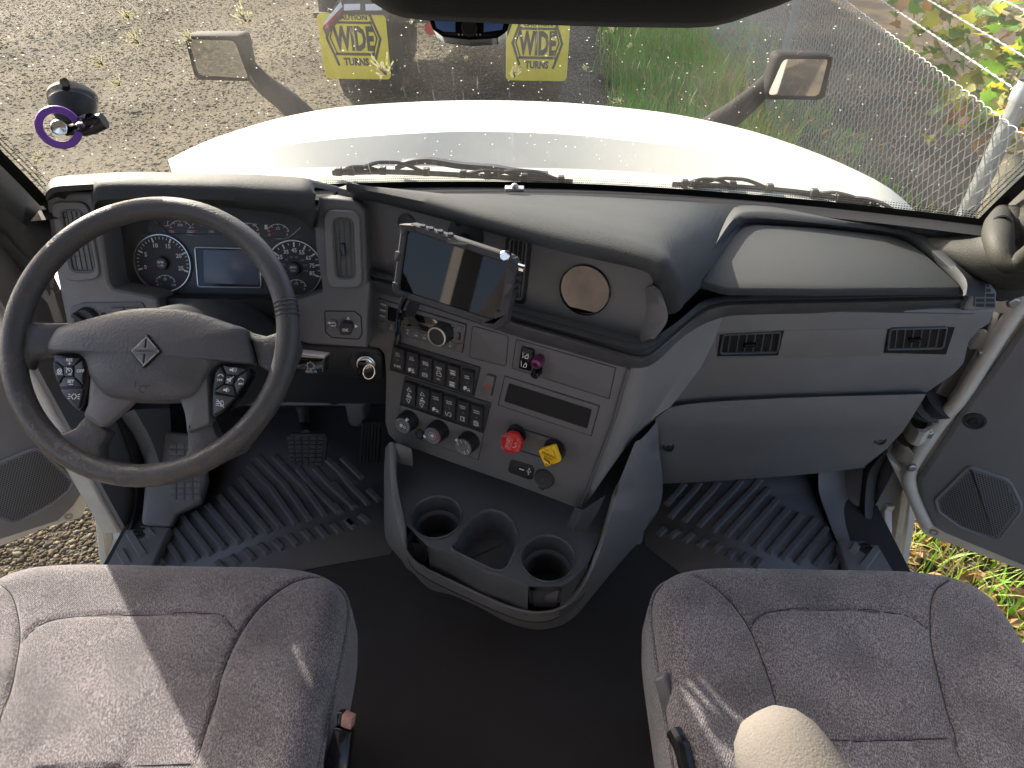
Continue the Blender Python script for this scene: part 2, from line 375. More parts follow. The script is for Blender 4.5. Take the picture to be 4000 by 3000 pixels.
P_ = gpts(30000, -2.6, -1.0, .2, 2.3); scatter('gravel', tans, P_, rng.gamma(1.6, .0032, len(P_)) + .003, 'sunlit pale gravel below the open left door')
P_ = gpts(4000, 1.0, 2.6, .3, 2.6); scatter('gravel', tans + grays, P_, rng.gamma(1.8, .005, len(P_)) + .004, 'mixed stones on the ground below the open right door')

# ------------------------------------------------------------------ plants
def leafmat(n, c, tr=.35):
    m = bpy.data.materials.new(n); m.use_nodes = True; nt, N, K = nodes(m); b = nt.nodes['Principled BSDF']; b.inputs['Base Color'].default_value = (*c, 1); b.inputs['Roughness'].default_value = .55
    t = N('ShaderNodeBsdfTranslucent'); t.inputs[0].default_value = (c[0]*1.6, c[1]*1.6, c[2]*.9, 1); x = N('ShaderNodeMixShader'); x.inputs[0].default_value = tr
    K(b.outputs[0], x.inputs[1]); K(t.outputs[0], x.inputs[2]); K(x.outputs[0], nt.nodes['Material Output'].inputs[0]); return m
G1 = leafmat('grass_green', (.20, .40, .05)); G2 = leafmat('grass_yellow', (.26, .25, .07)); G3 = leafmat('grass_deep', (.13, .30, .04)); G4 = leafmat('seed_head', (.42, .30, .13))
L1 = leafmat('leaf_green', (.10, .19, .03), .5); L2 = leafmat('leaf_yellow', (.28, .27, .05), .5); L3 = leafmat('leaf_brown', (.26, .13, .05), .4); L4 = leafmat('dry_leaf', (.34, .20, .10), .2)
def blades(name, mats, roots, hmin, hmax, label, lean=.45, wd=.006, seedhead=0, cat_='grass'):
    mb = MB()
    for r in roots:
        r = Vector(r); h = random.uniform(hmin, hmax); a = random.uniform(0, 6.28); d = Vector((math.cos(a), math.sin(a), 0)); sd = Vector((-d.y, d.x, 0)) * wd * random.uniform(.5, 1.2); l = random.uniform(.1, lean)
        P = [r + Vector((0, 0, h * t)) * (1 - .25*l*t) + d * (h * l * t * t) for t in (0, .4, .75, 1)]
        mb.mi = random.choices(range(min(3, len(mats))), (5, 3, 2)[:min(3, len(mats))])[0]
        mb.add([P[0] - sd, P[0] + sd, P[1] - sd*.9, P[1] + sd*.9, P[2] - sd*.6, P[2] + sd*.6, P[3]], [(0, 1, 3, 2), (2, 3, 5, 4), (4, 5, 6)])
        if seedhead and random.random() < seedhead:
            mb.mi = 3; q = P[3]; t = (P[3] - P[2]).normalized(); mb.tube([q - t*.01, q + t*.03, q + t*.075], [.002, .008, .002], seg=5)
    o = mb.build(name, mats, smooth=False, recalc=False); o['kind'] = 'stuff'; o['label'] = label; o['category'] = cat_; return o
FD = Vector((math.sin(R(4)), math.cos(R(4)), 0)); FN = Vector((FD.y, -FD.x, 0)); F0 = Vector((2.0, 2.92, 0))   # fence line
def fpt(L, off=0, z=GZ): q = F0 + FD*L + FN*off; return Vector((q.x, q.y, z))
def clumps(n, per, L0, L1, o0, o1, sp=.07):
    out = []
    for _ in range(n):
        c = fpt(random.uniform(L0, L1), random.uniform(o0, o1))
        for _ in range(per): out.append((c.x + random.gauss(0, sp), c.y + random.gauss(0, sp), GZ))
    return out
blades('grass', [G1, G3, G1, G4], clumps(260, 40, 2.4, 9.5, -1.25, -.05, .11), .14, .55, 'tall green grass growing along the near side of the fence', seedhead=.05)
blades('grass', [G2, G1, G2, G4], clumps(16, 46, 1.9, 4.6, -.55, -.02, .07), .4, .95, 'long dry grass with pale seed heads beside the right hood mirror', lean=.8, seedhead=.25)
blades('grass', [G1, G3, G2, G4], clumps(120, 26, -1.5, 9, .02, 1.0, .12), .05, .25, 'short green weeds behind the chain link fence')
blades('grass', [G2, G2, G1, G4], [(random.uniform(1.05, 3.0), random.uniform(.6, 3.0), GZ) for _ in range(4200)], .05, .2, 'sunlit short grass below the open right door', lean=1.1, wd=.004)
# fallen leaves
def litter(name, n, x0, x1, y0, y1, sz, label):
    mb = MB()
    for _ in range(n):
        x, y = random.uniform(x0, x1), random.uniform(y0, y1); c = Vector((x, y, GZ + random.uniform(.01, .04))); a = random.uniform(0, 6.28); s = sz * random.uniform(.5, 1.2)
        d = Vector((math.cos(a), math.sin(a), random.uniform(-.3, .3))); e = Vector((-math.sin(a), math.cos(a), random.uniform(-.5, .5))); mb.mi = random.choice((0, 0, 1))
        mb.add([c - d*s, c - d*s*.2 + e*s*.55, c + d*s*.5 + e*s*.35 + Vector((0, 0, s*.2)), c + d*s, c + d*s*.4 - e*s*.4, c - d*s*.3 - e*s*.5 + Vector((0, 0, s*.25))], [(0, 1, 2, 3), (0, 3, 4, 5)])
    o = mb.build(name, [L4, L3], smooth=False, recalc=False); o['kind'] = 'stuff'; o['label'] = label; o['category'] = 'leaves'
litter('fallen_leaves', 900, 1.15, 2.9, .6, 2.6, .05, 'dry brown leaves lying in the grass below the right door')
litter('fallen_leaves', 900, 1.9, 5.0, 1, 14, .04, 'dry leaves and mulch on the ground behind the fence')
# the big-leaved tree behind the fence
def leafmesh(name, m):
    pts = [(0, 0), (.22, -.10), (.52, .02), (.40, .22), (.62, .48), (.30, .50), (.22, .72), (0, 1.0), (-.22, .72), (-.30, .50), (-.62, .48), (-.40, .22), (-.52, .02), (-.22, -.10)]
    vs = [Vector((x, y, .28*abs(x) - .18*y*y)) for x, y in pts]; vs.append(Vector((0, .4, -.03)))
    me = bpy.data.meshes.new(name); me.from_pydata(vs, [], [(i, (i+1) % 14, 14) for i in range(14)]); me.materials.append(m); me.polygons.foreach_set('use_smooth', [True]*14); me.update(); return me
LM = [leafmesh('leaf', L1), leafmesh('leaf', L2), leafmesh('leaf', L3), leafmesh('leaf', L1), leafmesh('leaf', L2)]
TK = 1.3
tree = thing('tree', 'slim tree with big yellow green lobed leaves behind the chain link fence', 'tree', fpt(-.15, .52, GZ))
tb = MB(); bp = [att(q, t*TK) for q, t in ((S(2225, 300), 2.95), (S(2185, 395), 3.0), (S(2140, 470), 3.08), (S(2075, 600), 3.25))]
tb.tube(cat([fpt(-.4, .66, 1.9), fpt(-.35, .64, 1.2)] + bp + [Vector((bp[-1].x, bp[-1].y + .05, GZ - .05))], 20), [.045 + .004*i for i in range(20)], seg=12)
M['bark'] = mat('pale_bark', (.50, .46, .33), .8, bump=(40, .5), var=(9, (.36, .33, .22), .2))
tb.build('trunk', M['bark'], tree)
br = MB(); leafspots = []
BR = [((2300, 330, 2.8), (2150, 250, 3.0), (2060, 150, 3.3), (2010, 60, 3.6), (1990, -20, 3.8)), ((2290, 180, 2.7), (2190, 110, 2.9), (2110, 60, 3.2), (2040, 25, 3.5)), ((2320, 80, 2.6), (2200, 40, 2.9), (2120, 0, 3.2), (2060, -60, 3.4)), ((2290, 260, 2.6), (2230, 200, 2.7), (2170, 150, 2.9)), ((2290, 330, 2.7), (2210, 255, 2.9), (2130, 180, 3.2)), ((2310, 420, 2.6), (2240, 330, 2.8), (2180, 330, 2.9), (2100, 290, 3.0))]
for b_ in BR:
    pts = cat([att(S(x, y), t*TK) for x, y, t in b_], 14); br.tube(pts, [.016 - .001*i for i in range(14)], seg=6)
    for q in pts[2:]:
        for _ in range(5): s_ = q + Vector((random.gauss(0, .12), random.gauss(0, .13), random.gauss(-.02, .12))); leafspots += [s_] if proj(s_)[1] < 560 else []
br.mi = 0; br.build('branch', mat('twig_bark', (.16, .12, .06), .8), tree)
k = 0
for q in leafspots + [att(S(2160, 115), 3.9), att(S(2185, 225), 3.7), att(S(2085, 265), 3.9), att(S(2000, 190), 4.4)]:
    o = bpy.data.objects.new('leaf', LM[random.choices(range(5), (4, 4, 2, 3, 3))[0]]); COL.objects.link(o); o.parent = tree; o.location = q - tree.location
    o.rotation_euler = (random.uniform(-1.0, 1.0) - .2, random.uniform(-1, 1), random.uniform(0, 6.28)); s = random.uniform(.06, .13); o.scale = (s, s, s)

# ------------------------------------------------------------------ chain link fence
fence = thing('chain_link_fence', 'galvanized chain link fence topped with barbed wire right of the truck', 'fence', fpt(0, 0, GZ))
FPL = PL(fpt(0, 0, 0), FD, Vector((0, 0, 1)))
TOPZ = max(.2, min(.7, FPL.hit((3800, 382)).z)); print('fence top', TOPZ)
mb = MB(); w = .033; hz = .037; L = -1.05; i = 0
nz = int((TOPZ - GZ) / hz)
while L < 12.5:
    path = []
    for k in range(nz + 1):
        sgn = 1 if (k + i) % 2 else -1
        path.append(fpt(L + sgn * w * .5, .003 * (1 if (k % 2) else -1), TOPZ - k * hz))
    mb.tube(path, .0026 if L < 5 else .0030, seg=4, caps=False); L += w; i += 1
o = mb.build('chain_link_mesh', M['wire'], fence, recalc=False, sharp=1.4); o['kind'] = 'stuff'
mb = MB(); mb.tube([fpt(-1.05 + .012*k, .006*math.sin(k*.012*2*math.pi/.075), TOPZ + .012*abs(math.sin(k*.012*math.pi/.075)) - .004) for k in range(1200)], .0023, seg=5); mb.build('top_wire', M['wire'], fence, recalc=False)
for Lp, zt in ((0.0, TOPZ + .09), (3.5, TOPZ + .09), (7.0, TOPZ + .09), (10.5, TOPZ + .09)):
    b = MB(); b.tube([fpt(Lp, .045, GZ - .1), fpt(Lp, .045, zt)], .037, seg=20); p = b.build('post', M['galv'], fence)
    b = MB(); b.lathe(fpt(Lp, .045, zt - .02), (0, 0, 1), [(.037, 0), (.044, .002), (.044, .045), (.038, .06), (.037, .08)], 20)
    c0 = fpt(Lp, .045, zt + .03); a = [c0 + (FN * .7 + Vector((0, 0, .72))) * s for s in (0, .08, .2, .34, .46)]
    for sg in (-1, 1): b.tube([q + FD * .022 * sg * (1 - .5*i/4) for i, q in enumerate(a)], [.018, .016, .014, .013, .010], seg=8)
    b.tube(a[2:], [.016, .018, .016], seg=8); b.build('barb_arm', M['galv'], fence)
    for zz in (zt - .09, zt - .55, zt - 1.1):
        b = MB(); b.tube([fpt(Lp, .045, zz - .008) + Vector((.0395*math.cos(t*.4), .0395*math.sin(t*.4), .0)) for t in range(17)], .0025, seg=5); b.build('tie_wire', M['wire'], fence)
for off, pa, pb in ((.10, (3442, 0), (3900, 305)), (.20, (3628, 0), (3986, 212)), (.30, (3840, -40), (4010, 45))):
    pl = PL(fpt(0, off, 0), FD, Vector((0, 0, 1))); A, B = pl.hit(pa), pl.hit(pb); d = (B - A).normalized(); A2, B2 = A - d*4, B + d*2.5; ln = (B2 - A2).length; n = int(ln / .02); b = MB()
    for s in (0, math.pi): b.tube([A2 + d * (ln*k/n) + FN * .0028 * math.cos(k*.9 + s) + Vector((0, 0, .0028*math.sin(k*.9 + s))) for k in range(n + 1)], .0021, seg=4)
    for k in range(6, n, 7):
        c = A2 + d*(ln*k/n)
        for s in (-1, 1): e = Vector((random.uniform(-1, 1), random.uniform(-1, 1), random.uniform(-1, 1))).normalized() * .014; b.tube([c - e, c + e], .0012, seg=3)
    b.build('barbed_wire', M['wire'], fence, recalc=False)

# ------------------------------------------------------------------ trailer ahead with its two mud flaps
TY = 7.3
M['yellow'] = mat('yellow_flap', (.85, .66, .035), .5, var=(9, (.76, .57, .03), .2), wear=(14, (.46, .40, .16), .70))
M['flapink'] = mat('flap_ink', (.03, .03, .025), .6)
M['dark_steel'] = mat('trailer_steel', (.03, .03, .03), .6, var=(9, (.05, .045, .04), .2)); M['tyre'] = mat('tyre_rubber', (.018, .018, .018), .75, bump=(120, .4))
M['lampred'] = mat('red_lamp', (.55, .01, .015), .2); M['tape'] = mat('white_tape', (.72, .72, .72), .3); M['tapered'] = mat('red_tape', (.45, .02, .025), .3)
TP = PL((0, TY, 0), (1, 0, 0), (0, 0, 1))
c2 = crop(1200, 0, 1400)
tl, tr_ = TP.hit(c2(95, 200)), TP.hit(c2(1530, 470))
cxt = (tl.x + tr_.x) / 2
trailer = thing('trailer', 'parked trailer seen from behind, its tail bar striped red and white', 'trailer', (cxt, TY + 5, GZ))
b = MB(); b.box((cxt, TY + 6.0, 1.35), 2.5, 11.7, 2.3); b.build('cargo_box', M['bodywhite'], trailer, bevel=.02)
b = MB(); b.box((cxt, TY + 6.0, .14), 2.44, 11.9, .10)
for s in (-1, 1): b.box((cxt + s*.45, TY + 5.2, -.02), .1, 10, .22)
b.box((cxt - 1.22, TY + 6.0, -.09), .05, 11.7, .44); b.box((cxt + 1.22, TY + 6.0, -.02), .05, 11.7, .3); b.box((cxt, TY + .95, -.30), 1.9, .14, .14); b.box((cxt, TY + 2.25, -.30), 1.9, .14, .14)
b.build('chassis', M['dark_steel'], trailer, bevel=.006)
def tyre_pair(x, y):
    for dx in (-.16, .16):
        b = MB(); r = .50
        b.lathe((x + dx - .13, y, GZ + r + .0), (1, 0, 0), [(.27, .02), (.30, 0), (.42, -.005), (.48, .02), (r, .05), (r, .21), (.48, .24), (.42, .265), (.30, .26), (.27, .24), (.2, .18)], 40)
        w_ = b.build('wheel', M['tyre'], trailer)
        t = MB()
        for k in range(48):
            a = 2*math.pi*k/48; c = Vector((x + dx, y + math.cos(a)*(r + .004), GZ + r + math.sin(a)*(r + .004)))
            for q in (-.07, 0, .07): t.box(c + Vector((q, 0, 0)), .05, .035, .02, Matrix.Rotation(a - math.pi/2, 3, 'X'))
        t.build('tread', M['tyre'], w_, smooth=False); t = MB(); t.lathe((x + dx - .05, y, GZ + r), (1, 0, 0), [(.02, 0), (.2, 0), (.26, -.05), (.27, .05)], 24); t.build('rim', M['steel'], w_)
def flap(poly_px, label, side):
    fl = thing('mud_flap', label, 'mud flap', TP.hit(poly_px[2]), 'mud flaps under the trailer')
    pts = [TP.uv(q) for q in poly_px]; xs_ = [p[0] for p in pts]; zs_ = [p[1] for p in pts]; x0, x1, z0, z1 = min(xs_), max(xs_), min(zs_), max(zs_)
    poly = rnd([(x0, z0), (x1, z0), (x1, z1), (x0, z1)], .05)
    b = MB(); b.slab(TP, poly, -.008, 0.0, .001); b.build('rubber_sheet', M['yellow'], fl)
    return fl, (x0 + x1)/2, z0, x1 - x0, z1 - z0
for px, lab, sd in (([c2(95, 85), c2(460, 85), c2(460, 462), c2(110, 462)], 'yellow mud flap with faded lettering at the left of the trailer', -1),
                    ([c2(1172, 85), c2(1530, 85), c2(1528, 473), c2(1178, 473)], 'yellow mud flap with crisp black lettering right of the dash camera', 1)):
    fl, cx_, z0, w_, h_ = flap(px, lab, sd)
    if sd < 0: Yc = lambda v: z0 + w_ * (462 - v) / 360.0; Xc = lambda u: cx_ + w_ * (u - 283) / 360.0; hx = 0
    else: Yc = lambda v: z0 + w_ * (473 - v) / 356.0; Xc = lambda u: cx_ + w_ * (u - 1351) / 356.0
    m_ = M['flapink']; b = MB()
    if sd > 0: U = lambda u: u; V = lambda v: v
    else: U = lambda u: 1352 + (u - 283) * 0 + (u - 283); V = lambda v: v
    def fx(u): return cx_ + w_ * u / 356.0
    def fz(v): return z0 + w_ * v / 356.0
    b.text(TP, 'CAUTION', fx(0), fz(302), .045, wid=w_*.46, bold=.04, h=.002); b.text(TP, 'TURNS', fx(0), fz(88), .075, wid=w_*.38, bold=.05, h=.002); b.text(TP, 'WIDE', fx(0), fz(202), .225, wid=w_*.60, bold=.045, h=.002)
    for s in (-1, 1): # the arrow-headed hexagon frame
        b.stroke(TP, [(fx(-95*s), fz(322)), (fx(-140*s), fz(202)), (fx(-95*s), fz(72))], .024, .002)
        b.stroke(TP, [(fx(-95*s), fz(285)), (fx(-122*s), fz(205)), (fx(-95*s), fz(125))], .014, .002)
    b.stroke(TP, [(fx(-100), fz(278)), (fx(100), fz(278))], .022, .002); b.stroke(TP, [(fx(-100), fz(126)), (fx(100), fz(126))], .026, .002)
    b.build('lettering', m_, fl, smooth=False, recalc=False)
    b = MB(); b.box((cx_, TY + .02, z0 + h_ - .02), w_ + .06, .03, .05); b.build('hanger_bar', M['dark_steel'], fl, bevel=.004)
    for y in (TY + .62, TY + 1.95): tyre_pair(cx_ - .02 * sd, y)
    lx = TP.uv(c2(722, 180) if sd < 0 else c2(1500, 165)); b = MB(); b.lathe((lx[0], TY + .10, lx[1]), (0, -1, 0), [(.0, .05), (.05, .045), (.06, .02), (.062, 0)], 20); b.build('tail_lamp', M['lampred'], trailer)
# tail bar: black steel with red and white reflective tape, its left end dropping at an angle
TB = PL((0, TY - .03, 0), (1, 0, 0), (0, 0, 1)); q = lambda a, c: TB.uv(c2(a, c))
b = MB(); b.slab(TB, [q(90, 165), q(110, 215), q(215, 88), q(1900, 95), q(1900, -60), q(205, -40)], -.08, 0, .006); b.build('tail_bar', M['dark_steel'], trailer)
for pts, m_ in (([q(97, 150), q(110, 178), q(205, 68), q(212, 48)], 'tapered'), ([q(95, 138), q(100, 150), q(208, 40), q(198, 8)], 'tape'), ([q(216, 24), q(216, 62), q(312, 58), q(312, 22)], 'tape'), ([q(342, 24), q(344, 62), q(440, 60), q(440, 22)], 'tape'), ([q(470, 20), q(470, 60), q(560, 58), q(560, 20)], 'tapered'), ([q(1300, 20), q(1300, 60), q(1390, 58), q(1390, 20)], 'tapered')):
    b = MB(); b.slab(TB, pts, 0, .004, .001); b.build('reflective_tape', M[m_], trailer)
# stick on the gravel
b = MB(); b.tube([onz(c2(1720, 445), GZ + .03), onz(c2(1800, 490), GZ + .035), onz(c2(1910, 535), GZ + .025)], [.022, .028, .018], seg=8)
tag(b.build('stick', mat('dark_wood', (.05, .04, .03), .8, bump=(60, .5))), 'dark broken stick lying on the gravel by the grass', 'stick')

# ------------------------------------------------------------------ hood
hood = thing('truck_hood', 'white truck hood with a raised rear edge ahead of the windshield', 'hood', (0, 2.0, .4))
def arc(pts, yfun):  # pixel arc at a forward distance that falls off to the sides
    out = []
    for x, y in pts:
        p = S(x, y); out.append(ony(p, yfun(x)))
    return out
c1 = crop(0, 0, 1400); c3 = crop(2600, 0, 1400)
def U(x): return (x - 1130) / 820.0
sil = [(372, 372), (430, 335), (500, 305), (600, 271), (700, 247), (800, 236), (950, 229), (1100, 228), (1250, 234), (1400, 248), (1500, 265), (1600, 291), (1700, 326), (1800, 368), (1900, 423), (2000, 496)]
rear = [(372, 372), (420, 358), (513, 334), (600, 316), (663, 307), (774, 296), (900, 288), (1030, 284), (1213, 290), (1350, 303), (1437, 313), (1530, 327), (1621, 342), (1804, 391), (1914, 431), (2000, 500)]
bot = [(380, 385), (430, 378), (517, 373), (600, 366), (663, 362), (760, 360), (880, 359), (1000, 361), (1213, 364), (1350, 370), (1437, 377), (1530, 384), (1621, 394), (1804, 430), (1914, 468), (1990, 506)]
cow = [(400, 420), (470, 412), (560, 405), (640, 400), (700, 400), (790, 402), (900, 404), (1010, 406), (1213, 412), (1340, 418), (1437, 423), (1520, 430), (1600, 440), (1790, 470), (1900, 500), (1970, 530)]
n = 44
rows = [cat(arc(sil, lambda x: 1.62 + .78 * max(0, 1 - U(x)**2) ** .6), n), None, cat(arc(rear, lambda x: 1.42 + .30 * max(0, 1 - U(x)**2)), n), cat(arc(bot, lambda x: 1.36 + .26 * max(0, 1 - U(x)**2)), n), cat(arc(cow, lambda x: 1.30 + .22 * max(0, 1 - U(x)**2)), n)]
mid = []
for a, c in zip(rows[0], rows[2]):
    m_ = a.lerp(c, .5); lift = .12 * (a - c).length; m_.z += lift * .55; mid.append(m_)
nose = []; nose2 = []
for k, a in enumerate(rows[0]):
    e = Vector((a.x * .35, .9, 0)); nose.append(a + e * .35 + Vector((0, 0, -.17))); nose2.append(a + e * .75 + Vector((a.x*.1, 0, -.62)))
b = MB(); b.loft([nose2, nose, rows[0], mid, rows[2]]); hp = b.build('hood_panel', M['bodywhite'], hood, sharp=1.2, recalc=False)
b = MB(); b.loft([rows[2], rows[3]]); M['bodywhite2'] = M['bodywhite']; b.build('rear_slope', M['bodywhite'], hood, sharp=1.2, recalc=False)
b = MB(); b.loft([rows[3], rows[4]]); b.build('cowl', M['bodywhite'], hood, sharp=1.2, recalc=False)
t0 = ony(c2(1185, 612), 2.42); b = MB(); b.lathe(t0 - Vector((0, 0, .012)), (0, -.25, 1), [(.036, -.02), (.030, .0), (.018, .014), (.008, .019), (0, .02)], 16); b.build('hood_emblem_bump', M['bodywhite'], hood)

# ------------------------------------------------------------------ hood mirrors
M['mirror'] = mat('mirror_glass', (.82, .84, .85), .02, metal=1.0)
def hood_mirror(t, outer, inner, stalk, label, facing):
    ctr = att(inner[0], t) * 0
    for p in inner: ctr += att(p, t) / len(inner)
    nrm = Vector((-.5*facing if facing > 0 else .13, -1, -.06)).normalized(); ex = Vector((0, 0, 1)).cross(nrm); pl = PL(ctr, ex, nrm.cross(ex))
    if pl.n.dot(nrm) < 0: pl = PL(ctr, -ex, nrm.cross(-ex))
    rt = thing('hood_mirror', label, 'mirror', ctr - Vector((0, 0, .3)), 'mirrors on the hood')
    o_ = rnd([pl.uv(p) for p in outer], .022, 5); i_ = rnd([pl.uv(p) for p in inner], .018, 5); m_ = sum((Vector(p) for p in o_), Vector((0, 0))) / len(o_)
    b = MB(); ring = lambda k, h: [pl.w(m_.x + (a - m_.x)*k, m_.y + (c - m_.y)*k, h) for a, c in ccw(o_)]
    b.loft([ring(.96, .006), ring(1.0, 0), ring(1.0, -.02), ring(.93, -.06), ring(.75, -.09), ring(.4, -.105), ring(.02, -.11)], closed=True)
    i2 = [pl.w(a, c, .006) for a, c in ccw(i_)]; b.loft([ring(.96, .006), i2, [q - pl.n*.008 for q in i2]], closed=True)
    b.build('housing', M['visor'], rt, sharp=1.0)
    b = MB(); b.face(pl, inset(ccw(i_), -.001), .001); b.build('mirror_glass', M['mirror'], rt, smooth=False)
    b = MB(); P = [att(p, t + dt) for p, dt, r in stalk]; b.tube(cat(P, 14), [stalk[0][2] + (stalk[-1][2] - stalk[0][2]) * k / 13 for k in range(14)], seg=14); b.build('arm', M['visor'], rt)
hood_mirror(2.35, [c1(1083, 205), c1(1440, 205), c1(1490, 480), c1(1150, 470)], [c1(1108, 228), c1(1385, 236), c1(1470, 465), c1(1165, 445)], [(c1(1465, 400), .06, .030), (c1(1560, 500), .1, .034), (c1(1690, 600), .12, .042), (c1(1800, 710), .14, .050), (c1(1900, 830), .16, .055)], 'black hood mirror on a dark arm at the left of the hood', .22)
hood_mirror(2.25, [c3(655, 318), c3(988, 325), c3(935, 590), c3(575, 585)], [c3(690, 345), c3(962, 345), c3(905, 570), c3(595, 560)], [(c3(620, 470), .07, .030), (c3(520, 570), .06, .034), (c3(400, 670), .05, .038), (c3(270, 760), .05, .044), (c3(160, 850), .05, .05)], 'black hood mirror on a dark arm at the right of the hood', -.22)
# ================================================================== CAB SHELL
CREASE = 1.28; TOE = math.tan(R(24))
def fl(p, h=0.0):
    q = onz(p, h)
    if q.y > CREASE:
        d = ray(p); t = (h - TOE*CREASE - CAM.z) / (d.z - TOE*d.y); q = CAM + d*t
    return q
b = MB(); xs_ = [-1.0, -.5, 0, .5, 1.0]
b.loft([[Vector((x, y, z)) for x in xs_] for y, z in ((-.85, 0), (.4, 0), (CREASE, 0), (1.72, (1.72 - CREASE)*TOE), (1.76, .24), (1.78, .5))])
b.build('floor', M['carpet'], kind='structure', sharp=1.2, recalc=False)
b = MB(); b.box((0, -.88, .34), 2.1, .04, .80); b.box((0, -.88, 1.53), 2.1, .04, .20)
for x, w_ in ((-.95, .2), (0, .3), (.95, .2)): b.box((x, -.88, 1.09), w_, .04, .69)
b.build('rear_wall', M['headliner'], kind='structure')
b = MB(); b.box((0, .02, 1.655), 2.1, 1.78, .05); b.build('ceiling', M['headliner'], kind='structure')
for s in (-1, 1):
    b = MB(); b.box((s*1.04, -.47, .34), .05, .80, .80); b.box((s*1.04, -.13, 1.1), .05, .12, .72); b.box((s*1.04, -.47, 1.53), .05, .80, .18); b.box((s*1.04, -.82, 1.1), .05, .10, .72); b.build('side_wall', M['headliner'], kind='structure')
    b = MB(); b.box((s*1.03, .45, 1.60), .06, 1.1, .16); b.build('roof_rail', M['headliner'], kind='structure', bevel=.01)
    b = MB(); b.box((s*1.02, 1.33, .22), .05, .18, .80); b.box((s*1.022, 1.59, .12 if s > 0 else .24), .05, .34, .62 if s > 0 else .86); b.build('kick_wall', M['lowpad'], kind='structure')
b = MB(); b.box((0, 1.79, .23), 2.1, .03, .80); b.build('firewall', M['black'], kind='structure')

# windshield
def gB(s): return Vector((.89*s + .0*s*s, 1.50 - .29*s*s, .785 + .07*s*s))
def gT(s): return Vector((.80*s, .94 - .17*s*s, 1.37 - .02*s*s))
def cowl_wall():
    b = MB(); n_ = 41; up = [gB(-1 + 2*k/40) + Vector((0, .012, -.016)) for k in range(n_)]; lo = [Vector((max(-1.04, min(1.04, q.x*1.17)), 1.77, .62)) for q in up]; b.loft([lo, [a.lerp(c, .5) + Vector((0, 0, -.03)) for a, c in zip(lo, up)], up]); b.build('firewall', M['black'], kind='structure', recalc=False)
def glass(s, t):
    q = gB(s).lerp(gT(s), t); n = Vector((s*.35, .62, .75)).normalized(); return q + n * .05 * 4*t*(1-t)
GN = 30
cowl_wall()
def glass_hit(p):
    d = ray(p); best = None
    for i in range(61):
        for j in range(41):
            q = glass(-1.05 + 2.1*i/60, j/40); v = q - CAM; c = v.normalized().dot(d.normalized())
            if best is None or c > best[0]: best = (c, v.length / d.length)
    return CAM + d * best[1]
def glass_material():
    m = bpy.data.materials.new('windshield_glass'); m.use_nodes = True; nt, N, K = nodes(m); nt.nodes.clear(); out = N('ShaderNodeOutputMaterial')
    tr = N('ShaderNodeBsdfTransparent'); tr.inputs[0].default_value = (.95, .97, .955, 1); gl = N('ShaderNodeBsdfGlossy'); gl.inputs['Roughness'].default_value = .01
    fr = N('ShaderNodeFresnel'); fr.inputs[0].default_value = 1.35; a = N('ShaderNodeMixShader'); K(fr.outputs[0], a.inputs[0]); K(tr.outputs[0], a.inputs[1]); K(gl.outputs[0], a.inputs[2])
    tc = N('ShaderNodeTexCoord'); n = N('ShaderNodeTexNoise'); n.inputs['Scale'].default_value = 5; n.inputs['Detail'].default_value = 8; K(tc.outputs['Object'], n.inputs['Vector'])
    mp = N('ShaderNodeMapping'); mp.inputs['Rotation'].default_value = (0, 0, .6); mp.inputs['Scale'].default_value = (90, 3, 3); K(tc.outputs['Object'], mp.inputs[0]); n2 = N('ShaderNodeTexNoise'); n2.inputs['Scale'].default_value = 3; n2.inputs['Detail'].default_value = 2; K(mp.outputs[0], n2.inputs['Vector'])
    r = N('ShaderNodeMapRange'); r.inputs[1].default_value = .3; r.inputs[2].default_value = .8; r.inputs[3].default_value = .004; r.inputs[4].default_value = .030; K(n.outputs['Fac'], r.inputs[0])
    r2 = N('ShaderNodeMapRange'); r2.inputs[1].default_value = .66; r2.inputs[2].default_value = .8; r2.inputs[3].default_value = 0; r2.inputs[4].default_value = .06; K(n2.outputs['Fac'], r2.inputs[0])
    v = N('ShaderNodeTexVoronoi'); v.inputs['Scale'].default_value = 60; K(tc.outputs['Object'], v.inputs['Vector']); r3 = N('ShaderNodeMapRange'); r3.inputs[1].default_value = .10; r3.inputs[2].default_value = .05; r3.inputs[3].default_value = 0; r3.inputs[4].default_value = .35; K(v.outputs['Distance'], r3.inputs[0])
    ad = N('ShaderNodeMath'); K(r.outputs[0], ad.inputs[0]); K(r2.outputs[0], ad.inputs[1]); ad2 = N('ShaderNodeMath'); K(ad.outputs[0], ad2.inputs[0]); K(r3.outputs[0], ad2.inputs[1])
    t = N('ShaderNodeBsdfTranslucent'); t.inputs[0].default_value = (.8, .78, .72, 1); x = N('ShaderNodeMixShader'); K(ad2.outputs[0], x.inputs[0]); K(a.outputs[0], x.inputs[1]); K(t.outputs[0], x.inputs[2]); K(x.outputs[0], out.inputs[0]); return m
M['glass'] = glass_material()
ws = thing('windshield', 'dusty windshield glass with bug splats and a dotted black border', 'windshield', (0, 1.48, .8))
b = MB(); b.loft([[glass(-1 + 2*i/GN, j/16) for i in range(GN + 1)] for j in range(17)]); b.build('glass_pane', M['glass'], ws, sharp=3, recalc=False)
b = MB()
b.loft([[glass(-1 + 2*i/60, 0) + Vector((0, 0, -.012)) for i in range(61)], [glass(-1 + 2*i/60, .018) + Vector((0, -.002, -.002)) for i in range(61)]])
for s0 in (-1, 1): b.loft([[glass(s0, j/20) + Vector((s0*.01, 0, 0)) for j in range(21)], [glass(s0*.985, j/20) + Vector((0, -.002, -.002)) for j in range(21)]])
b.build('border_band', M['deep'], ws, sharp=3, recalc=False)
b = MB()   # the dots that fade the border out
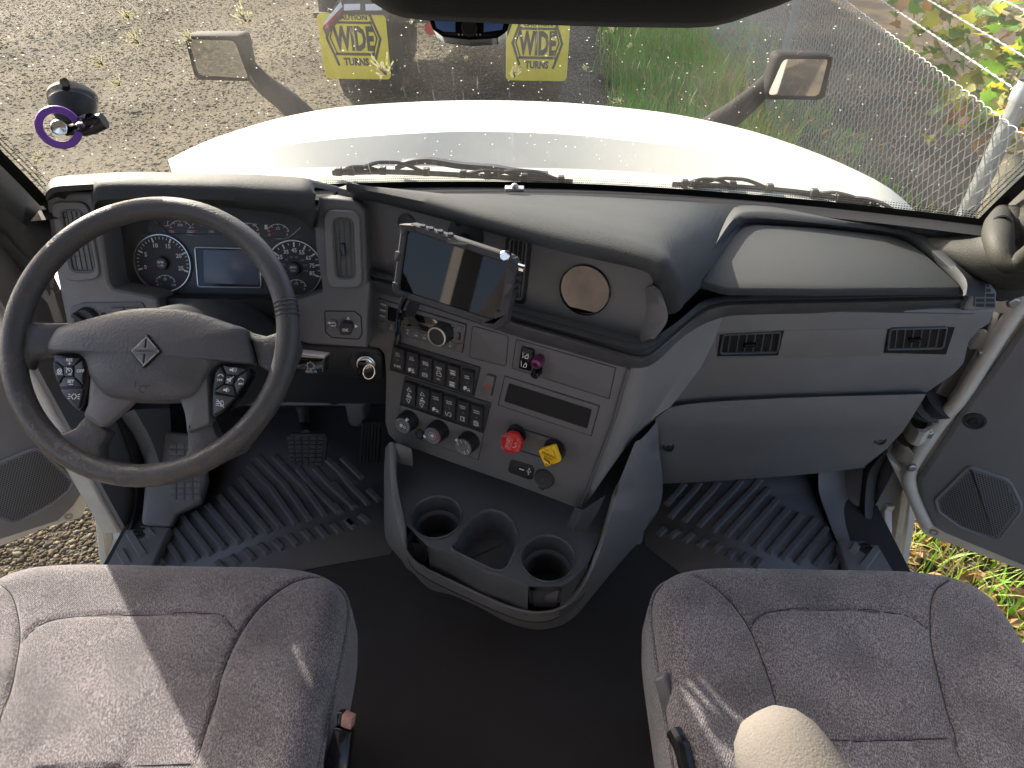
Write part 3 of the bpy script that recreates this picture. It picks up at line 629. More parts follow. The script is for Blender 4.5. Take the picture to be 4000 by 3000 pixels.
def dot(s, t, r):
    q = glass(s, t) + Vector((0, -.002, -.002)); ex = (glass(s + .01, t) - glass(s - .01, t)).normalized(); ey = (glass(s, min(1, t + .01)) - glass(s, max(0, t - .01))).normalized()
    b.add([q + ex*r*math.cos(k*math.pi/3) + ey*r*math.sin(k*math.pi/3) for k in range(6)], [tuple(range(6))])
for row in range(3):
    for i in range(420): dot(-1 + 2*(i + .5*(row % 2))/420, .022 + row*.0095, .0019 - .0003*row)
for s0 in (-1, 1):
    for row in range(3):
        for i in range(150): dot(s0*(.978 - row*.0075), .02 + (i + .5*(row % 2))/155*.95, .0019 - .0003*row)
o = b.build('border_dots', M['deep'], ws, smooth=False, recalc=False); o['kind'] = 'stuff'
# bug splats: streaky smears dried on the outside
M['splat'] = leafmat('dried_splat', (.17, .165, .17), .5)
for (x, y), sz, ang in ((c1(1450, 130), .030, 2.1), (c1(820, 255), .026, 2.5), (c1(1130, 245), .026, 2.3), (c1(710, 505), .022, 2.6), (c1(760, 110), .018, 2.0), (c1(605, 385), .018, 2.5), (c1(880, 500), .010, 2.4), (c1(245, 930), .02, 2.9), (c2(465, 440), .036, 2.2), (c2(1222, 455), .022, 1.6), (c2(1790, 190), .016, 1.6), (c2(1630, 410), .010, 1.5), (c2(1900, 285), .010, 2), (c2(705, 322), .007, 2), (c2(938, 345), .007, 2), (c2(1840, 610), .016, 2.2), (c2(610, 140), .010, 1.4)):
    q = glass_hit((x, y)); d = ray((x, y)).normalized(); ex = Vector((1, 0, 0)); n = -d; ey = n.cross(ex); ex = ey.cross(n); pl = PL(q, ex, ey); b = MB(); rr = random.Random(int(x))
    for _ in range(22):
        a = ang + rr.gauss(0, .5); r0 = rr.uniform(0, .35)*sz; l = abs(rr.gauss(.18, .28))*sz; w_ = rr.uniform(.008, .05)*sz
        c, s_ = math.cos(a), math.sin(a); b.stroke(pl, [(c*r0, s_*r0), (c*(r0 + l), s_*(r0 + l))], w_*1.4 + .0002, rr.uniform(0, .0004))
    for _ in range(26):
        a, r0, s_ = rr.gauss(ang, .9), abs(rr.gauss(0, .4))*sz, rr.uniform(.01, .07)*sz + .0002; b.face(pl, circ(math.cos(a)*r0, math.sin(a)*r0, s_, 5), .0005)
    b.build('bug_splat', M['splat'], ws, smooth=False, recalc=False)
# a few fine grit specks all over the glass
b = MB(); rr = random.Random(5)
for _ in range(420):
    p = (rr.uniform(100, 3500), rr.uniform(0, 560)) if rr.random() < .4 else (rr.gauss(2000, 500), rr.gauss(220, 130)); d = ray(p)
    q = CAM + d * 1.0
    s_ = rr.uniform(-.8, .8); t_ = rr.uniform(.05, .85)
    q = glass(s_, t_); n = (CAM - q).normalized(); ex = n.cross(Vector((0, 0, 1))).normalized(); pl = PL(q, ex, n.cross(ex)); b.face(pl, circ(0, 0, rr.uniform(.0003, .0009), 5), -.0005)
o = b.build('dust_specks', M['splat'], ws, smooth=False, recalc=False); o['kind'] = 'stuff'

# dark overhead bulge at the top of the windshield
b = MB(); rows = []
for k, (dy, dz, sx) in enumerate(((.34, .16, 1.22), (.22, .075, 1.12), (.10, .022, 1.05), (.03, .004, 1.0), (0, 0, .97), (-.03, .012, .95), (-.10, .045, .95), (-.3, .16, 1.0))):
    row = []
    for (x, y) in ((1330, -90), (1380, -40), (1430, 10), (1500, 52), (1560, 70), (1650, 80), (2000, 94), (2400, 106), (2700, 110), (2800, 104), (2880, 86), (2960, 58), (3060, 25), (3170, -20), (3280, -70)):
        q = ony((x, y), .82); row.append(Vector(((q.x - .07)*sx + .07, q.y + dy, q.z + dz)))
    rows.append(row)
b.loft(rows); tag(b.build('overhead_shelf', M['visor'], sharp=1.2, recalc=False), 'dark padded overhead shelf bulging down above the windshield', 'overhead shelf')
# dash camera hanging below it
dc = thing('dash_camera', 'glossy black dash camera hanging from the overhead shelf', 'dash camera', ony(c2(960, 235), .93))
DP = PL(ony(c2(960, 180), .93), (1, 0, .005), (0, .45, .9)); q = lambda a, c: DP.uv(c2(a, c)); dpoly = rnd([q(690, 40), q(740, 175), q(800, 220), q(960, 238), q(1120, 228), q(1175, 190), q(1225, 50)], .008)
b = MB(); b.slab(DP, dpoly, -.03, 0, .003); b.build('housing', M['gloss'], dc)
b = MB(); b.frame(DP, dpoly, inset(ccw(dpoly), .0035), -.028, .002, .0005); b.build('rim', M['gloss'], dc)
M['bluereflection'] = mat('painted_blue_reflection', (.10, .19, .46), .12, spec=.8)  # blue reflections on the camera, painted as flat blue pieces
for pts in ([q(735, 60), q(760, 165), q(800, 185), q(873, 190), q(873, 60)], [q(1040, 60), q(1040, 190), q(1150, 175), q(1172, 60)]):
    b = MB(); b.slab(DP, pts, 0, .001, .0003); b.build('blue_reflection', M['bluereflection'], dc)
b = MB(); o_ = DP.w(*q(955, 165), .001); b.lathe(o_, DP.n, [(.010, 0), (.010, .002), (.0085, .0025), (.008, .001), (0, .0012)], 24); b.build('lens', M['black'], dc)
for k in range(7):
    b = MB(); b.face(DP, circ(*q(893 + 21*k, 205), .0012, 8), .0008); b.build('indicator', M['dim'], dc, smooth=False)

# A pillars
PM = M['pillar'] = mat('pillar_trim', (.038, .037, .033), .6, spec=.25, bump=(420, .35, 'grain'))
b = MB()
def rowp(l): return cat([att(S(x, y), t) for x, y, t in l], 26)
b.loft([rowp([(1975, 500, 1.40), (2060, 499, 1.36), (2116, 489, 1.33), (2160, 457, 1.29), (2215, 402, 1.24), (2300, 300, 1.15), (2420, 140, 1.04)]),
        rowp([(1990, 515, 1.35), (2070, 520, 1.30), (2130, 512, 1.27), (2180, 485, 1.23), (2240, 435, 1.18), (2330, 330, 1.10), (2450, 180, 1.0)]),
        rowp([(2030, 545, 1.32), (2090, 560, 1.28), (2140, 565, 1.25), (2200, 560, 1.21), (2260, 520, 1.17), (2360, 420, 1.09), (2480, 260, 1.0)]),
        rowp([(2060, 580, 1.32), (2095, 590, 1.29), (2135, 606, 1.27), (2190, 612, 1.25), (2270, 590, 1.21), (2380, 490, 1.13), (2510, 330, 1.04)]),
        rowp([(2085, 588, 1.36), (2110, 600, 1.35), (2150, 622, 1.34), (2200, 628, 1.33), (2290, 606, 1.3), (2400, 510, 1.2), (2530, 350, 1.1)])])
b.build('windshield_pillar', PM, kind='structure', sharp=1.4, recalc=False)
b = MB()
b.loft([rowp([(98, 436, 1.36), (60, 402, 1.34), (10, 352, 1.28), (-70, 270, 1.18), (-170, 150, 1.06)]), rowp([(104, 470, 1.31), (50, 440, 1.28), (0, 396, 1.22), (-90, 310, 1.12), (-190, 190, 1.01)]),
        rowp([(108, 510, 1.29), (60, 490, 1.26), (0, 445, 1.20), (-100, 355, 1.10), (-210, 240, 1.0)]), rowp([(106, 545, 1.31), (70, 545, 1.29), (0, 480, 1.25), (-110, 395, 1.14), (-230, 290, 1.04)]),
        rowp([(104, 560, 1.36), (60, 560, 1.36), (0, 497, 1.32), (-110, 410, 1.2), (-230, 300, 1.1)])])
b.build('windshield_pillar', PM, kind='structure', sharp=1.4, recalc=False)
b = MB(); b.loft([rowp([(108, 560, 1.38), (62, 558, 1.36), (0, 496, 1.32), (-110, 410, 1.2)]), rowp([(108, 600, 1.38), (60, 584, 1.37), (0, 524, 1.33), (-110, 430, 1.21)]), rowp([(108, 640, 1.42), (80, 620, 1.42), (0, 545, 1.38), (-110, 450, 1.25)])])
b.build('door_seal', M['rubber'], kind='structure', sharp=1.4, recalc=False)
b = MB(); b.loft([rowp([(2085, 592, 1.37), (2140, 618, 1.35), (2205, 626, 1.33), (2290, 602, 1.3)]), rowp([(2090, 612, 1.40), (2150, 650, 1.39), (2210, 640, 1.37), (2290, 615, 1.34)])])
b.build('door_seal', M['rubber'], kind='structure', sharp=1.4, recalc=False)
# grab handle on the right pillar
gh = thing('grab_handle', 'grey moulded grab handle on the right windshield pillar', 'grab handle', att(c3(1990, 1400), 1.2))
b = MB(); hp_ = cat([att(c3(1990, 1255), 1.26), att(c3(1960, 1330), 1.22), att(c3(1962, 1430), 1.17), att(c3(1990, 1520), 1.15), att(c3(2050, 1560), 1.14), att(c3(2130, 1515), 1.12), att(c3(2260, 1400), 1.05)], 26)
b.tube(hp_, [.017 + .007*math.sin(math.pi*min(1, k/16)) for k in range(26)], seg=16); b.build('grip', PM, gh)
b = MB(); b.tube(cat([att(c3(2035, 1250), 1.25), att(c3(2045, 1360), 1.23), att(c3(2030, 1450), 1.24)], 8), [.018, .022, .023, .023, .022, .02, .018, .015], seg=14); b.build('foot', PM, gh)
b = MB(); q0 = att(c3(1978, 1318), 1.19); n = (CAM - q0).normalized(); b.lathe(q0 - n*.004, n, [(.016, -.004), (.015, .003), (.012, .004), (.011, -.012), (0, -.012)], 20); b.build('bolt_recess', M['black'], gh)

# ------------------------------------------------------------------ floor mats with ribs
cf = crop(0, 1500, 1400); cg = crop(1300, 1500, 1400); ch = crop(2600, 1500, 1400)
def mat_thing(label, outline, ribs, loc):
    t = thing('floor_mat', label, 'floor mat', loc, 'moulded floor mats')
    b = MB(); top = [fl(p, .003) for p in outline]; n_ = len(top)
    if area([(q.x, q.y) for q in top]) < 0: top.reverse()
    # split into strips so the sheet can bend at the crease
    ctr = Vector((sum(q.x for q in top)/n_, sum(q.y for q in top)/n_, 0))
    bm = bmesh.new(); vs = [bm.verts.new((q.x, q.y, 0)) for q in top]; bm.faces.new(vs); r_ = bmesh.ops.bisect_plane(bm, geom=bm.verts[:] + bm.edges[:] + bm.faces[:], plane_co=(0, CREASE, 0), plane_no=(0, 1, 0))
    bm.verts.ensure_lookup_table(); bm.verts.index_update()
    V = [Vector((v.co.x, v.co.y, .003 + max(0, v.co.y - CREASE)*TOE)) for v in bm.verts]; b.add(V, [tuple(v.index for v in f.verts) for f in bm.faces]); bm.free()
    o = b.build('mat_sheet', M['matrub'], t, recalc=False); s = o.modifiers.new('thick', 'SOLIDIFY'); s.thickness = .002; s.offset = -1
    for pts in ribs:
        A = [fl(p, .003) for p in pts]; P = [A[0]]
        for i in range(1, len(A)):
            if (A[i-1].y - CREASE) * (A[i].y - CREASE) < 0:
                f = (CREASE - A[i-1].y) / (A[i].y - A[i-1].y); q = A[i-1].lerp(A[i], f); q.z = .003; P.append(q)
            P.append(A[i])
        b = MB(); rows = []
        for i, q in enumerate(P):
            d = (P[min(i+1, len(P)-1)] - P[max(i-1, 0)]); d.normalize(); sd = d.cross(Vector((0, 0, 1))).normalized(); e = .010 if 0 < i < len(P)-1 else .010
            k = 0.0 if i in (0, len(P)-1) else 1
            rows.append([q - sd*.0095, q - sd*.0065 + Vector((0, 0, .0075)), q + sd*.0065 + Vector((0, 0, .0075)), q + sd*.0095])
        d0 = (P[1] - P[0]).normalized()*.008; rows[0] = [rows[0][0] + d0*0, rows[0][1] + d0, rows[0][2] + d0, rows[0][3]]; d1 = (P[-1] - P[-2]).normalized()*.008; rows[-1] = [rows[-1][0], rows[-1][1] - d1, rows[-1][2] - d1, rows[-1][3]]
        b.loft(rows, cap=True); b.build('rib', M['matrub'], t, bevel=.0015, seg=1)
    return t
ribs = [[cf(*a) for a in l] for l in (((1850, 490), (2100, 735)), ((1750, 490), (2000, 760)), ((1610, 420), (1790, 600), (1920, 780)), ((1510, 420), (1680, 590), (1830, 805)), ((1460, 470), (1600, 610), (1750, 830)), ((1410, 540), (1660, 850)), ((1350, 605), (1590, 880)), ((1285, 650), (1500, 905)), ((1215, 705), (1420, 940)), ((1140, 750), (1330, 975)), ((1060, 770), (1250, 1010)), ((1020, 850), (1165, 1040)), ((990, 940), (1075, 1065)), ((930, 1020), (965, 1075)),
    ((1910, 430), (2100, 600)), ((2010, 430), (2140, 560)), ((2035, 795), (2090, 850)), ((1955, 820), (2010, 880)), ((1865, 835), (1930, 905)), ((1780, 860), (1845, 925)), ((1690, 885), (1760, 955)), ((1605, 915), (1675, 980)), ((1520, 940), (1585, 1005)), ((1435, 970), (1500, 1040)), ((1350, 1010), (1410, 1070)), ((1265, 1045), (1325, 1100)))]
ribs += [[cg(*a) for a in l] for l in (((0, 570), (130, 735)), ((0, 460), (215, 710)), ((205, 620), (280, 690)), ((155, 770), (220, 820)), ((70, 795), (135, 850)), ((0, 700), (55, 765)))]
mat_thing('ribbed black rubber floor mat under the pedals on the driver side', [cf(1050, 745), cf(1010, 850), cf(880, 1100), cf(900, 1250), cf(2300, 1000), cf(2400, 700), cf(2400, 130), cf(1380, 150), cf(1250, 400), cf(1190, 690), cf(1100, 730)], ribs, (-.45, 1.2, .0))
ribs = [[ch(*a) for a in l] for l in (((115, 580), (0, 715)), ((205, 575), (20, 790)), ((315, 570), (105, 810)), ((450, 560), (190, 840)), ((560, 555), (270, 870)), ((610, 610), (350, 900)), ((660, 675), (435, 930)), ((725, 730), (520, 970)), ((805, 765), (600, 1000)), ((890, 790), (680, 1035)), ((960, 840), (770, 1065)), ((1000, 930), (880, 1075)), ((1030, 1020), (985, 1080)), ((80, 860), (20, 905)), ((165, 880), (105, 930)), ((245, 910), (190, 960)), ((330, 940), (275, 990)), ((410, 975), (360, 1025)), ((490, 1000), (440, 1055)), ((570, 1030), (520, 1085)), ((0, 845), (-50, 890)))]
mat_thing('ribbed black rubber floor mat in the empty passenger footwell', [ch(-60, 520), ch(560, 500), ch(895, 480), ch(900, 690), ch(1000, 920), ch(1070, 1100), ch(1000, 1250), ch(200, 1200), ch(-120, 950), ch(-150, 700)], ribs, (.6, 1.1, 0))

# door sill plates with their ribs and screw
def sill(label, outline, ribs, screw, sx):
    t = thing('sill_plate', label, 'sill plate', onz(screw, .0), 'plastic door sill plates'); pl = PL((0, 0, .03), (1, 0, 0), (0, 1, 0))
    b = MB(); b.slab(pl, [pl.uv(p) for p in outline], -.028, 0, .004); b.build('plate', M['lowpad'], t, bevel=.003)
    for a, c in ribs:
        A, B = pl.hit(a), pl.hit(c); d = (B - A).normalized(); sd = d.cross(Vector((0, 0, 1)))*.010; b = MB(); z = Vector((0, 0, .006))
        b.loft([[A - sd, A - sd*.7 + d*.006 + z, A + sd*.7 + d*.006 + z, A + sd], [B - sd, B - sd*.7 - d*.006 + z, B + sd*.7 - d*.006 + z, B + sd]], cap=True); b.build('rib', M['lowpad'], t)
    b = MB(); b.lathe(pl.hit(screw), (0, 0, 1), [(.017, 0), (.017, .003), (.013, .004), (.012, .0), (.010, .0), (.009, .004), (.004, .004), (.003, .001), (0, .001)], 24); b.build('screw', M['black'], t)
ci = crop(0, 1850, 700)
sill('black ribbed sill plate at the left door opening', [ci(1480, 650), ci(1620, 650), ci(1660, 605), ci(2010, 630), ci(1790, 1080), ci(1700, 1250), ci(1180, 1250), ci(1250, 1085)], [(ci(1520, 690), ci(1700, 980)), (ci(1410, 900), ci(1510, 1080)), (ci(1720, 650), ci(1800, 750))], ci(1645, 705), -1)
cr = crop(3300, 1550, 700, 1548.0)
sill('black ribbed sill plate at the right door opening', [cr(-60, 1235), cr(130, 1240), cr(175, 1240), cr(190, 1270), cr(290, 1275), cr(420, 1500), cr(470, 1640), cr(30, 1640), cr(10, 1480)], [(cr(110, 1275), cr(60, 1345)), (cr(275, 1310), cr(150, 1480))], cr(180, 1312), 1)

# left footrest block, kick trims
M['trim2'] = M['lowpad']
fr = thing('footrest', 'grey footrest with a checked pad left of the pedals', 'footrest', onz(cf(1100, 700), 0))
FPp = plane3(fl(cf(1000, 760), .05), fl(cf(1190, 690), .05), fl(cf(1100, 300), .16)); q = lambda a, c: FPp.uv(cf(a, c))
b = MB(); b.slab(FPp, rnd([q(830, 830), q(1010, 850), q(1045, 770), q(1190, 700), q(1225, 560), q(1200, 300), q(880, 260)], .015), -.09, 0, .012); b.build('block', M['lowpad'], fr, bevel=.004)
for i in range(4):
    for j in range(9):
        x0, y0 = 995 + 48*i, 345 + 38*j; b = MB(); b.slab(FPp, [q(x0 + 4, y0 + 4), q(x0 + 44, y0 + 4), q(x0 + 44, y0 + 34), q(x0 + 4, y0 + 34)], 0, .003, .001); b.build('pad_cell', M['lowpad'], fr)
def ribbon(name, m, rows_, **kw):
    b = MB(); b.loft([cat(r, 22) for r in rows_]); return b.build(name, m, sharp=1.3, recalc=False, **kw)
def X_(p, x): return onx(p, x)
ribbon('kick_trim', M['lowpad'], [[onx(cf(x, y), xx) for x, y, xx in l] for l in (((760, 130, -.93), (870, 330, -.93), (945, 540, -.93), (940, 760, -.93)), ((800, 130, -.90), (960, 330, -.90), (1000, 500, -.90), (990, 770, -.90)), ((740, 150, -.97), (830, 340, -.97), (880, 560, -.97), (860, 800, -.97)))][::-1][:0] or [[onx(cf(x, y), -.985) for x, y in ((700, 190), (790, 330), (860, 520), (870, 700), (835, 830))], [onx(cf(x, y), -.94) for x, y in ((740, 170), (840, 330), (905, 520), (915, 700), (880, 850))], [onx(cf(x, y), -.90) for x, y in ((790, 150), (890, 330), (950, 520), (950, 700), (930, 850))], [onx(cf(x, y), -.90) for x, y in ((1000, 140), (1010, 330), (1010, 520), (990, 720), (960, 850))]], kind='structure')
ribbon('kick_seal', M['rubber'], [[onx(cf(x, y), -1.0) for x, y in ((650, 150), (745, 380), (785, 560), (780, 720), (740, 860), (700, 960))], [onx(cf(x, y), -.975) for x, y in ((680, 150), (765, 360), (810, 540), (805, 700), (770, 850), (720, 960))], [onx(cf(x, y), -.975) for x, y in ((720, 150), (800, 340), (850, 520), (865, 700), (830, 840), (770, 960))]], kind='structure')
ribbon('kick_trim', M['lowpad'], [[onx(ch(x, y), .84) for x, y in ((900, 500), (905, 640), (960, 800), (1030, 980))], [onx(ch(x, y), .87) for x, y in ((950, 490), (960, 640), (1020, 800), (1090, 980))], [onx(ch(x, y), .93) for x, y in ((1050, 480), (1070, 640), (1110, 800), (1170, 960))], [onx(ch(x, y), .95) for x, y in ((1170, 470), (1150, 640), (1140, 800), (1180, 930))]], kind='structure')
ribbon('kick_seal', M['rubber'], [[onx(ch(x, y), .955) for x, y in ((1230, 440), (1165, 520), (1140, 700), (1145, 840), (1190, 950))], [onx(ch(x, y), .95) for x, y in ((1290, 400), (1200, 520), (1175, 700), (1180, 830), (1225, 940))], [onx(ch(x, y), .965) for x, y in ((1310, 400), (1235, 520), (1210, 700), (1215, 830), (1255, 950))], [onx(ch(x, y), 1.0) for x, y in ((1340, 380), (1262, 520), (1235, 700), (1240, 840), (1345, 1100))]], kind='structure')

# body metal seen through the open doorways
def plate(name, m, x, pts, th=.02, **kw):
    pl = PL((x, 0, 0), (0, 1, 0) if x > 0 else (0, -1, 0), (0, 0, 1)); pl = pl if pl.n.x * x < 0 else PL((x, 0, 0), (0, -1, 0), (0, 0, 1))
    b = MB(); b.slab(pl, [pl.uv(p) for p in pts], -th, 0, .002); return b.build(name, m, bevel=.004, **kw)
plate('door_jamb', M['doorwhite'], -1.035, [ci(1335, 130), ci(1560, 110), ci(1540, 480), ci(1500, 640), ci(1200, 1190), ci(1330, 770), ci(1318, 620), ci(1362, 300), ci(1335, 215)], kind='structure')
plate('door_jamb', M['jamb'], -1.13, [ci(1180, 40), ci(1400, 40), ci(1400, 900), ci(1250, 900), ci(1200, 500)], kind='structure')
plate('door_step', M['bodywhite'], -1.20, [ci(1195, 90), ci(1085, 295), ci(1180, 1080), ci(1190, 1180), ci(1290, 1180), ci(1275, 980), ci(1200, 420)], kind='structure')
b = plate('bump_stop', M['steel'], -1.02, [ci(1420, 165), ci(1545, 150), ci(1530, 455), ci(1450, 445)], kind='structure')
plate('door_jamb', M['doorwhite'], 1.02, [cr(320, 560), cr(360, 600), cr(350, 920), cr(372, 950), cr(345, 990), cr(345, 1180), cr(370, 1250), cr(360, 1330), cr(430, 1520), cr(300, 1330), cr(262, 1000), cr(275, 760)], kind='structure')
plate('door_jamb', M['jamb'], 1.11, [cr(340, 500), cr(500, 760), cr(470, 1000), cr(400, 1420), cr(330, 1330), cr(330, 900)], kind='structure')
plate('door_step', M['bodywhite'], 1.19, [cr(490, 780), cr(560, 920), cr(545, 1100), cr(470, 1530), cr(440, 1620), cr(370, 1600), cr(430, 1300), cr(480, 1000)], kind='structure')
b = MB(); b.box((-1.035, 1.20, .45), .05, .17, .94); b.build('door_jamb', M['doorwhite'], kind='structure', bevel=.008); b = MB(); b.box((-1.003, 1.205, .45), .012, .165, .94); b.build('jamb_trim', M['lowpad'], kind='structure')
# upper jamb faces where the doors hinge
cq = crop(3300, 1000, 700); cp = crop(0, 900, 700)
plate('door_jamb', M['jamb'], 1.05, [cq(2250, 60), cq(1780, 400), cq(1500, 900), cq(1150, 1659), cq(900, 2000), cq(950, 2500), cq(1700, 1500), cq(2250, 700)], kind='structure')
plate('door_jamb', M['jamb'], -1.06, [cp(-300, -150), cp(0, 120), cp(300, 410), cp(480, 760), cp(620, 1060), cp(620, 1500), cp(200, 1000), cp(-300, 300)], kind='structure')

# ------------------------------------------------------------------ doors standing open
M['doorpanel'] = mat('door_panel', (.19, .186, .192), .55, bump=(500, .3, 'grain'), var=(5, (.165, .158, .158), .2), wear=(30, (.09, .085, .08), .77, .7))
M['grille'] = mat('speaker_cloth', (.13, .128, .132), .6)
def door(label, H, d, sx, outer, inner, grille, screws, gx, hinges, edge):
    d = Vector((d[0], d[1], 0)).normalized(); pl = PL(H, d, (0, 0, 1))
    if pl.n.dot(CAM - pl.o) < 0: pl = PL(H, -d, (0, 0, 1))
    t = thing('door_assembly', label, 'door', Vector((H[0], H[1], -.05)), 'open cab doors'); e = 1 if pl.ex.dot(d) > 0 else -1
    far = [(e*1.02, -.05), (e*1.02, .80), (e*.05, .93)]
    op = [pl.uv(p) for p in outer]; ip = [pl.uv(p) for p in inner]
    b = MB(); b.slab(pl, op + [(e*1.04, op[-1][1]), (e*1.04, .72), (op[0][0], .70)], -.09, 0, .012); b.build('shell', M['doorwhite'], t, bevel=.006)
    pp = ip + [(e*1.0, ip[-1][1]), (e*1.0, .70), (ip[0][0], .68)]
    b = MB(); b.slab(pl, pp, 0, .022, .012); b.build('inner_panel', M['doorpanel'], t, bevel=.006)
    p2 = pl.lift(.022); gp = rnd([p2.uv(p) for p in grille], .02)
    b = MB(); b.frame(p2, gp, inset(ccw(gp), .007), 0, .006, .002); b.build('grille_rim', M['doorpanel'], t)
    b = MB(); b.slab(p2, inset(ccw(gp), .007), 0, .0035, .001); gr = b.build('speaker_grille', M['grille'], t)
    b = MB(); g2 = inset(ccw(gp), .012); xs2 = [a for a, c in g2]; ys2 = [c for a, c in g2]; st = .0062; r_ = 0; y = min(ys2)
    def inside(x, y):
        c = False
        for i in range(len(g2)):
            (x1, y1), (x2, y2) = g2[i-1], g2[i]
            if (y1 > y) != (y2 > y) and x < (x2 - x1)*(y - y1)/(y2 - y1) + x1: c = not c
        return c
    while y < max(ys2):
        x = max(min(xs2), -.5) + (st/2 if r_ % 2 else 0)
        while x < max(xs2):
            if inside(x, y): b.face(p2, circ(x, y, .0021, 6), .0039)
            x += st
        y += st*.866; r_ += 1
    o = b.build('perforation', M['deep'], gr, smooth=False, recalc=False); o['kind'] = 'stuff'
    for p in screws:
        b = MB(); o_ = p2.hit(p); b.lathe(o_, pl.n, [(.024, -.001), (.022, .003), (.018, .0035), (.016, .001), (.010, .0015), (.009, .004), (.005, .004), (.004, .002), (0, .002)], 28); b.build('screw_recess', M['black'], t)
    b = MB(); b.tube(cat([pl.hit(p) + pl.n*.004 - d*.0 for p in edge], 20), .017, seg=14); b.build('hinge_edge', M['doorwhite'], t)
    for p in gx:
        b = MB(); b.lathe(pl.hit(p), pl.n, [(.010, .0), (.010, .002), (.006, .001), (.005, -.006), (0, -.006)], 16); b.build('drain_plug', M['steel'], t)
    # window frame above the sill
    b = MB(); b.tube([pl.w(e*.0, .70, -.04), pl.w(e*.07, 1.15, -.04), pl.w(e*.22, 1.50, -.04), pl.w(e*1.0, 1.52, -.04), pl.w(e*1.02, .74, -.04)], .025, seg=8); b.build('window_frame', M['bodywhite'], t)
    for A in hinges:
        b = MB(); P = cat(A, 10); n_ = len(P)
        b.loft([[q + Vector((0, 0, .022)) for q in P], [q + Vector((0, 0, .022)) + Vector((0, -.014, 0)) for q in P], [q + Vector((0, -.014, -.022)) for q in P], [q + Vector((0, 0, -.022)) for q in P], [q + Vector((0, 0, .022)) for q in P]])
        b.build('hinge', M['doorwhite'], t, bevel=.003); b = MB(); b.lathe(P[-3] + Vector((0, -.016, 0)), (0, -1, 0), [(.012, 0), (.012, .008), (.009, .010), (0, .010)], 6); b.build('hinge_bolt', M['steel'], t)
cs = crop(0, 1400, 700)
def hg(l): return [att(p, t) for p, t in l]
door('open left truck door with a dark panel and honeycomb speaker grille', (-1.03, 1.29, 0), (-.87, -.49), -1,
     [cs(-120, -500), cs(330, 120), cs(700, 700), cs(980, 640), ci(1190, 100), ci(1080, 300), ci(960, 540), ci(560, 640), ci(0, 880)] if False else [cp(-60, 300), cp(170, 640), cp(330, 1100), cs(560, 60), cs(980, 700), ci(1190, 100), ci(1080, 300), ci(965, 540), ci(560, 650), ci(0, 880)],
     [cp(-160, 420), cp(80, 900), cs(400, 40), cs(850, 800), ci(1040, 60), ci(1000, 130), ci(870, 330), ci(690, 505), ci(0, 725)],
     [cs(-500, 1400), cs(0, 1200), cs(400, 1032), cs(500, 1050), cs(880, 1420), ci(880, 90), ci(840, 185), ci(650, 345), ci(250, 565), ci(120, 580), ci(0, 525), ci(-500, 500)],
     [cs(460, 470)], [ci(810, 505)], [], [cp(-60, 330), cp(60, 620), cp(200, 950), cp(420, 1450), cs(700, 350), cs(1000, 780), ci(1130, 90)])
door('open right truck door with a dark panel and honeycomb speaker grille', (1.0, 1.215, 0), (.893, -.45), 1,
     [cq(2111, 200), cq(1700, 900), cq(1290, 1659), cr(490, 620), cr(355, 520), cr(490, 800), cr(560, 950), cr(640, 1150), cr(680, 1200), cr(1548, 1520)],
     [cq(2150, 700), cq(1800, 1200), cr(1060, 10), cr(800, 420), cr(630, 680), cr(640, 800), cr(760, 1080), cr(860, 1140), cr(1548, 1425)],
     [cr(1100, 590), cr(1050, 600), cr(770, 880), cr(800, 990), cr(980, 1120), cr(1270, 1235), cr(1350, 1228), cr(1535, 985), cr(1535, 920), cr(1450, 740), cr(1390, 690)],
     [cr(1120, 210)], [cr(768, 1170)],
     [hg([(cr(520, 235), 1.72), (cr(560, 310), 1.68), (cr(630, 340), 1.66), (cr(700, 300), 1.66), (cr(725, 200), 1.68)]), hg([(cr(420, 420), 1.76), (cr(470, 470), 1.72), (cr(540, 500), 1.7), (cr(545, 560), 1.7), (cr(505, 595), 1.72)]), hg([(cq(1490, 960), 1.52), (cq(1600, 960), 1.50), (cq(1610, 1020), 1.5), (cq(1540, 1130), 1.52)]), hg([(cq(1800, 520), 1.42), (cq(1900, 520), 1.4), (cq(1930, 440), 1.4)])],
     [cq(2200, 330), cq(2000, 650), cq(1700, 1120), cq(1380, 1640), cr(830, 200), cr(640, 480), cr(560, 620), cr(560, 720), cr(620, 900), cr(720, 1090)])
b = MB(); b.tube([att(cr(680, 20), 1.70), att(cr(760, 60), 1.64), att(cr(840, 20), 1.62)], [.035, .045, .05], seg=14)
for k in range(5): b.lathe(att(cr(690 + 28*k, 30 + (8 if k in (1, 2, 3) else 0)), 1.70 - .02*k), att(cr(840, 20), 1.62) - att(cr(680, 20), 1.70), [(.04, -.004), (.054, 0), (.04, .004)], 16)
tag(b.build('wiring_boot', M['rubber']), 'ribbed black rubber wiring boot between dash end and right door', 'rubber boot')

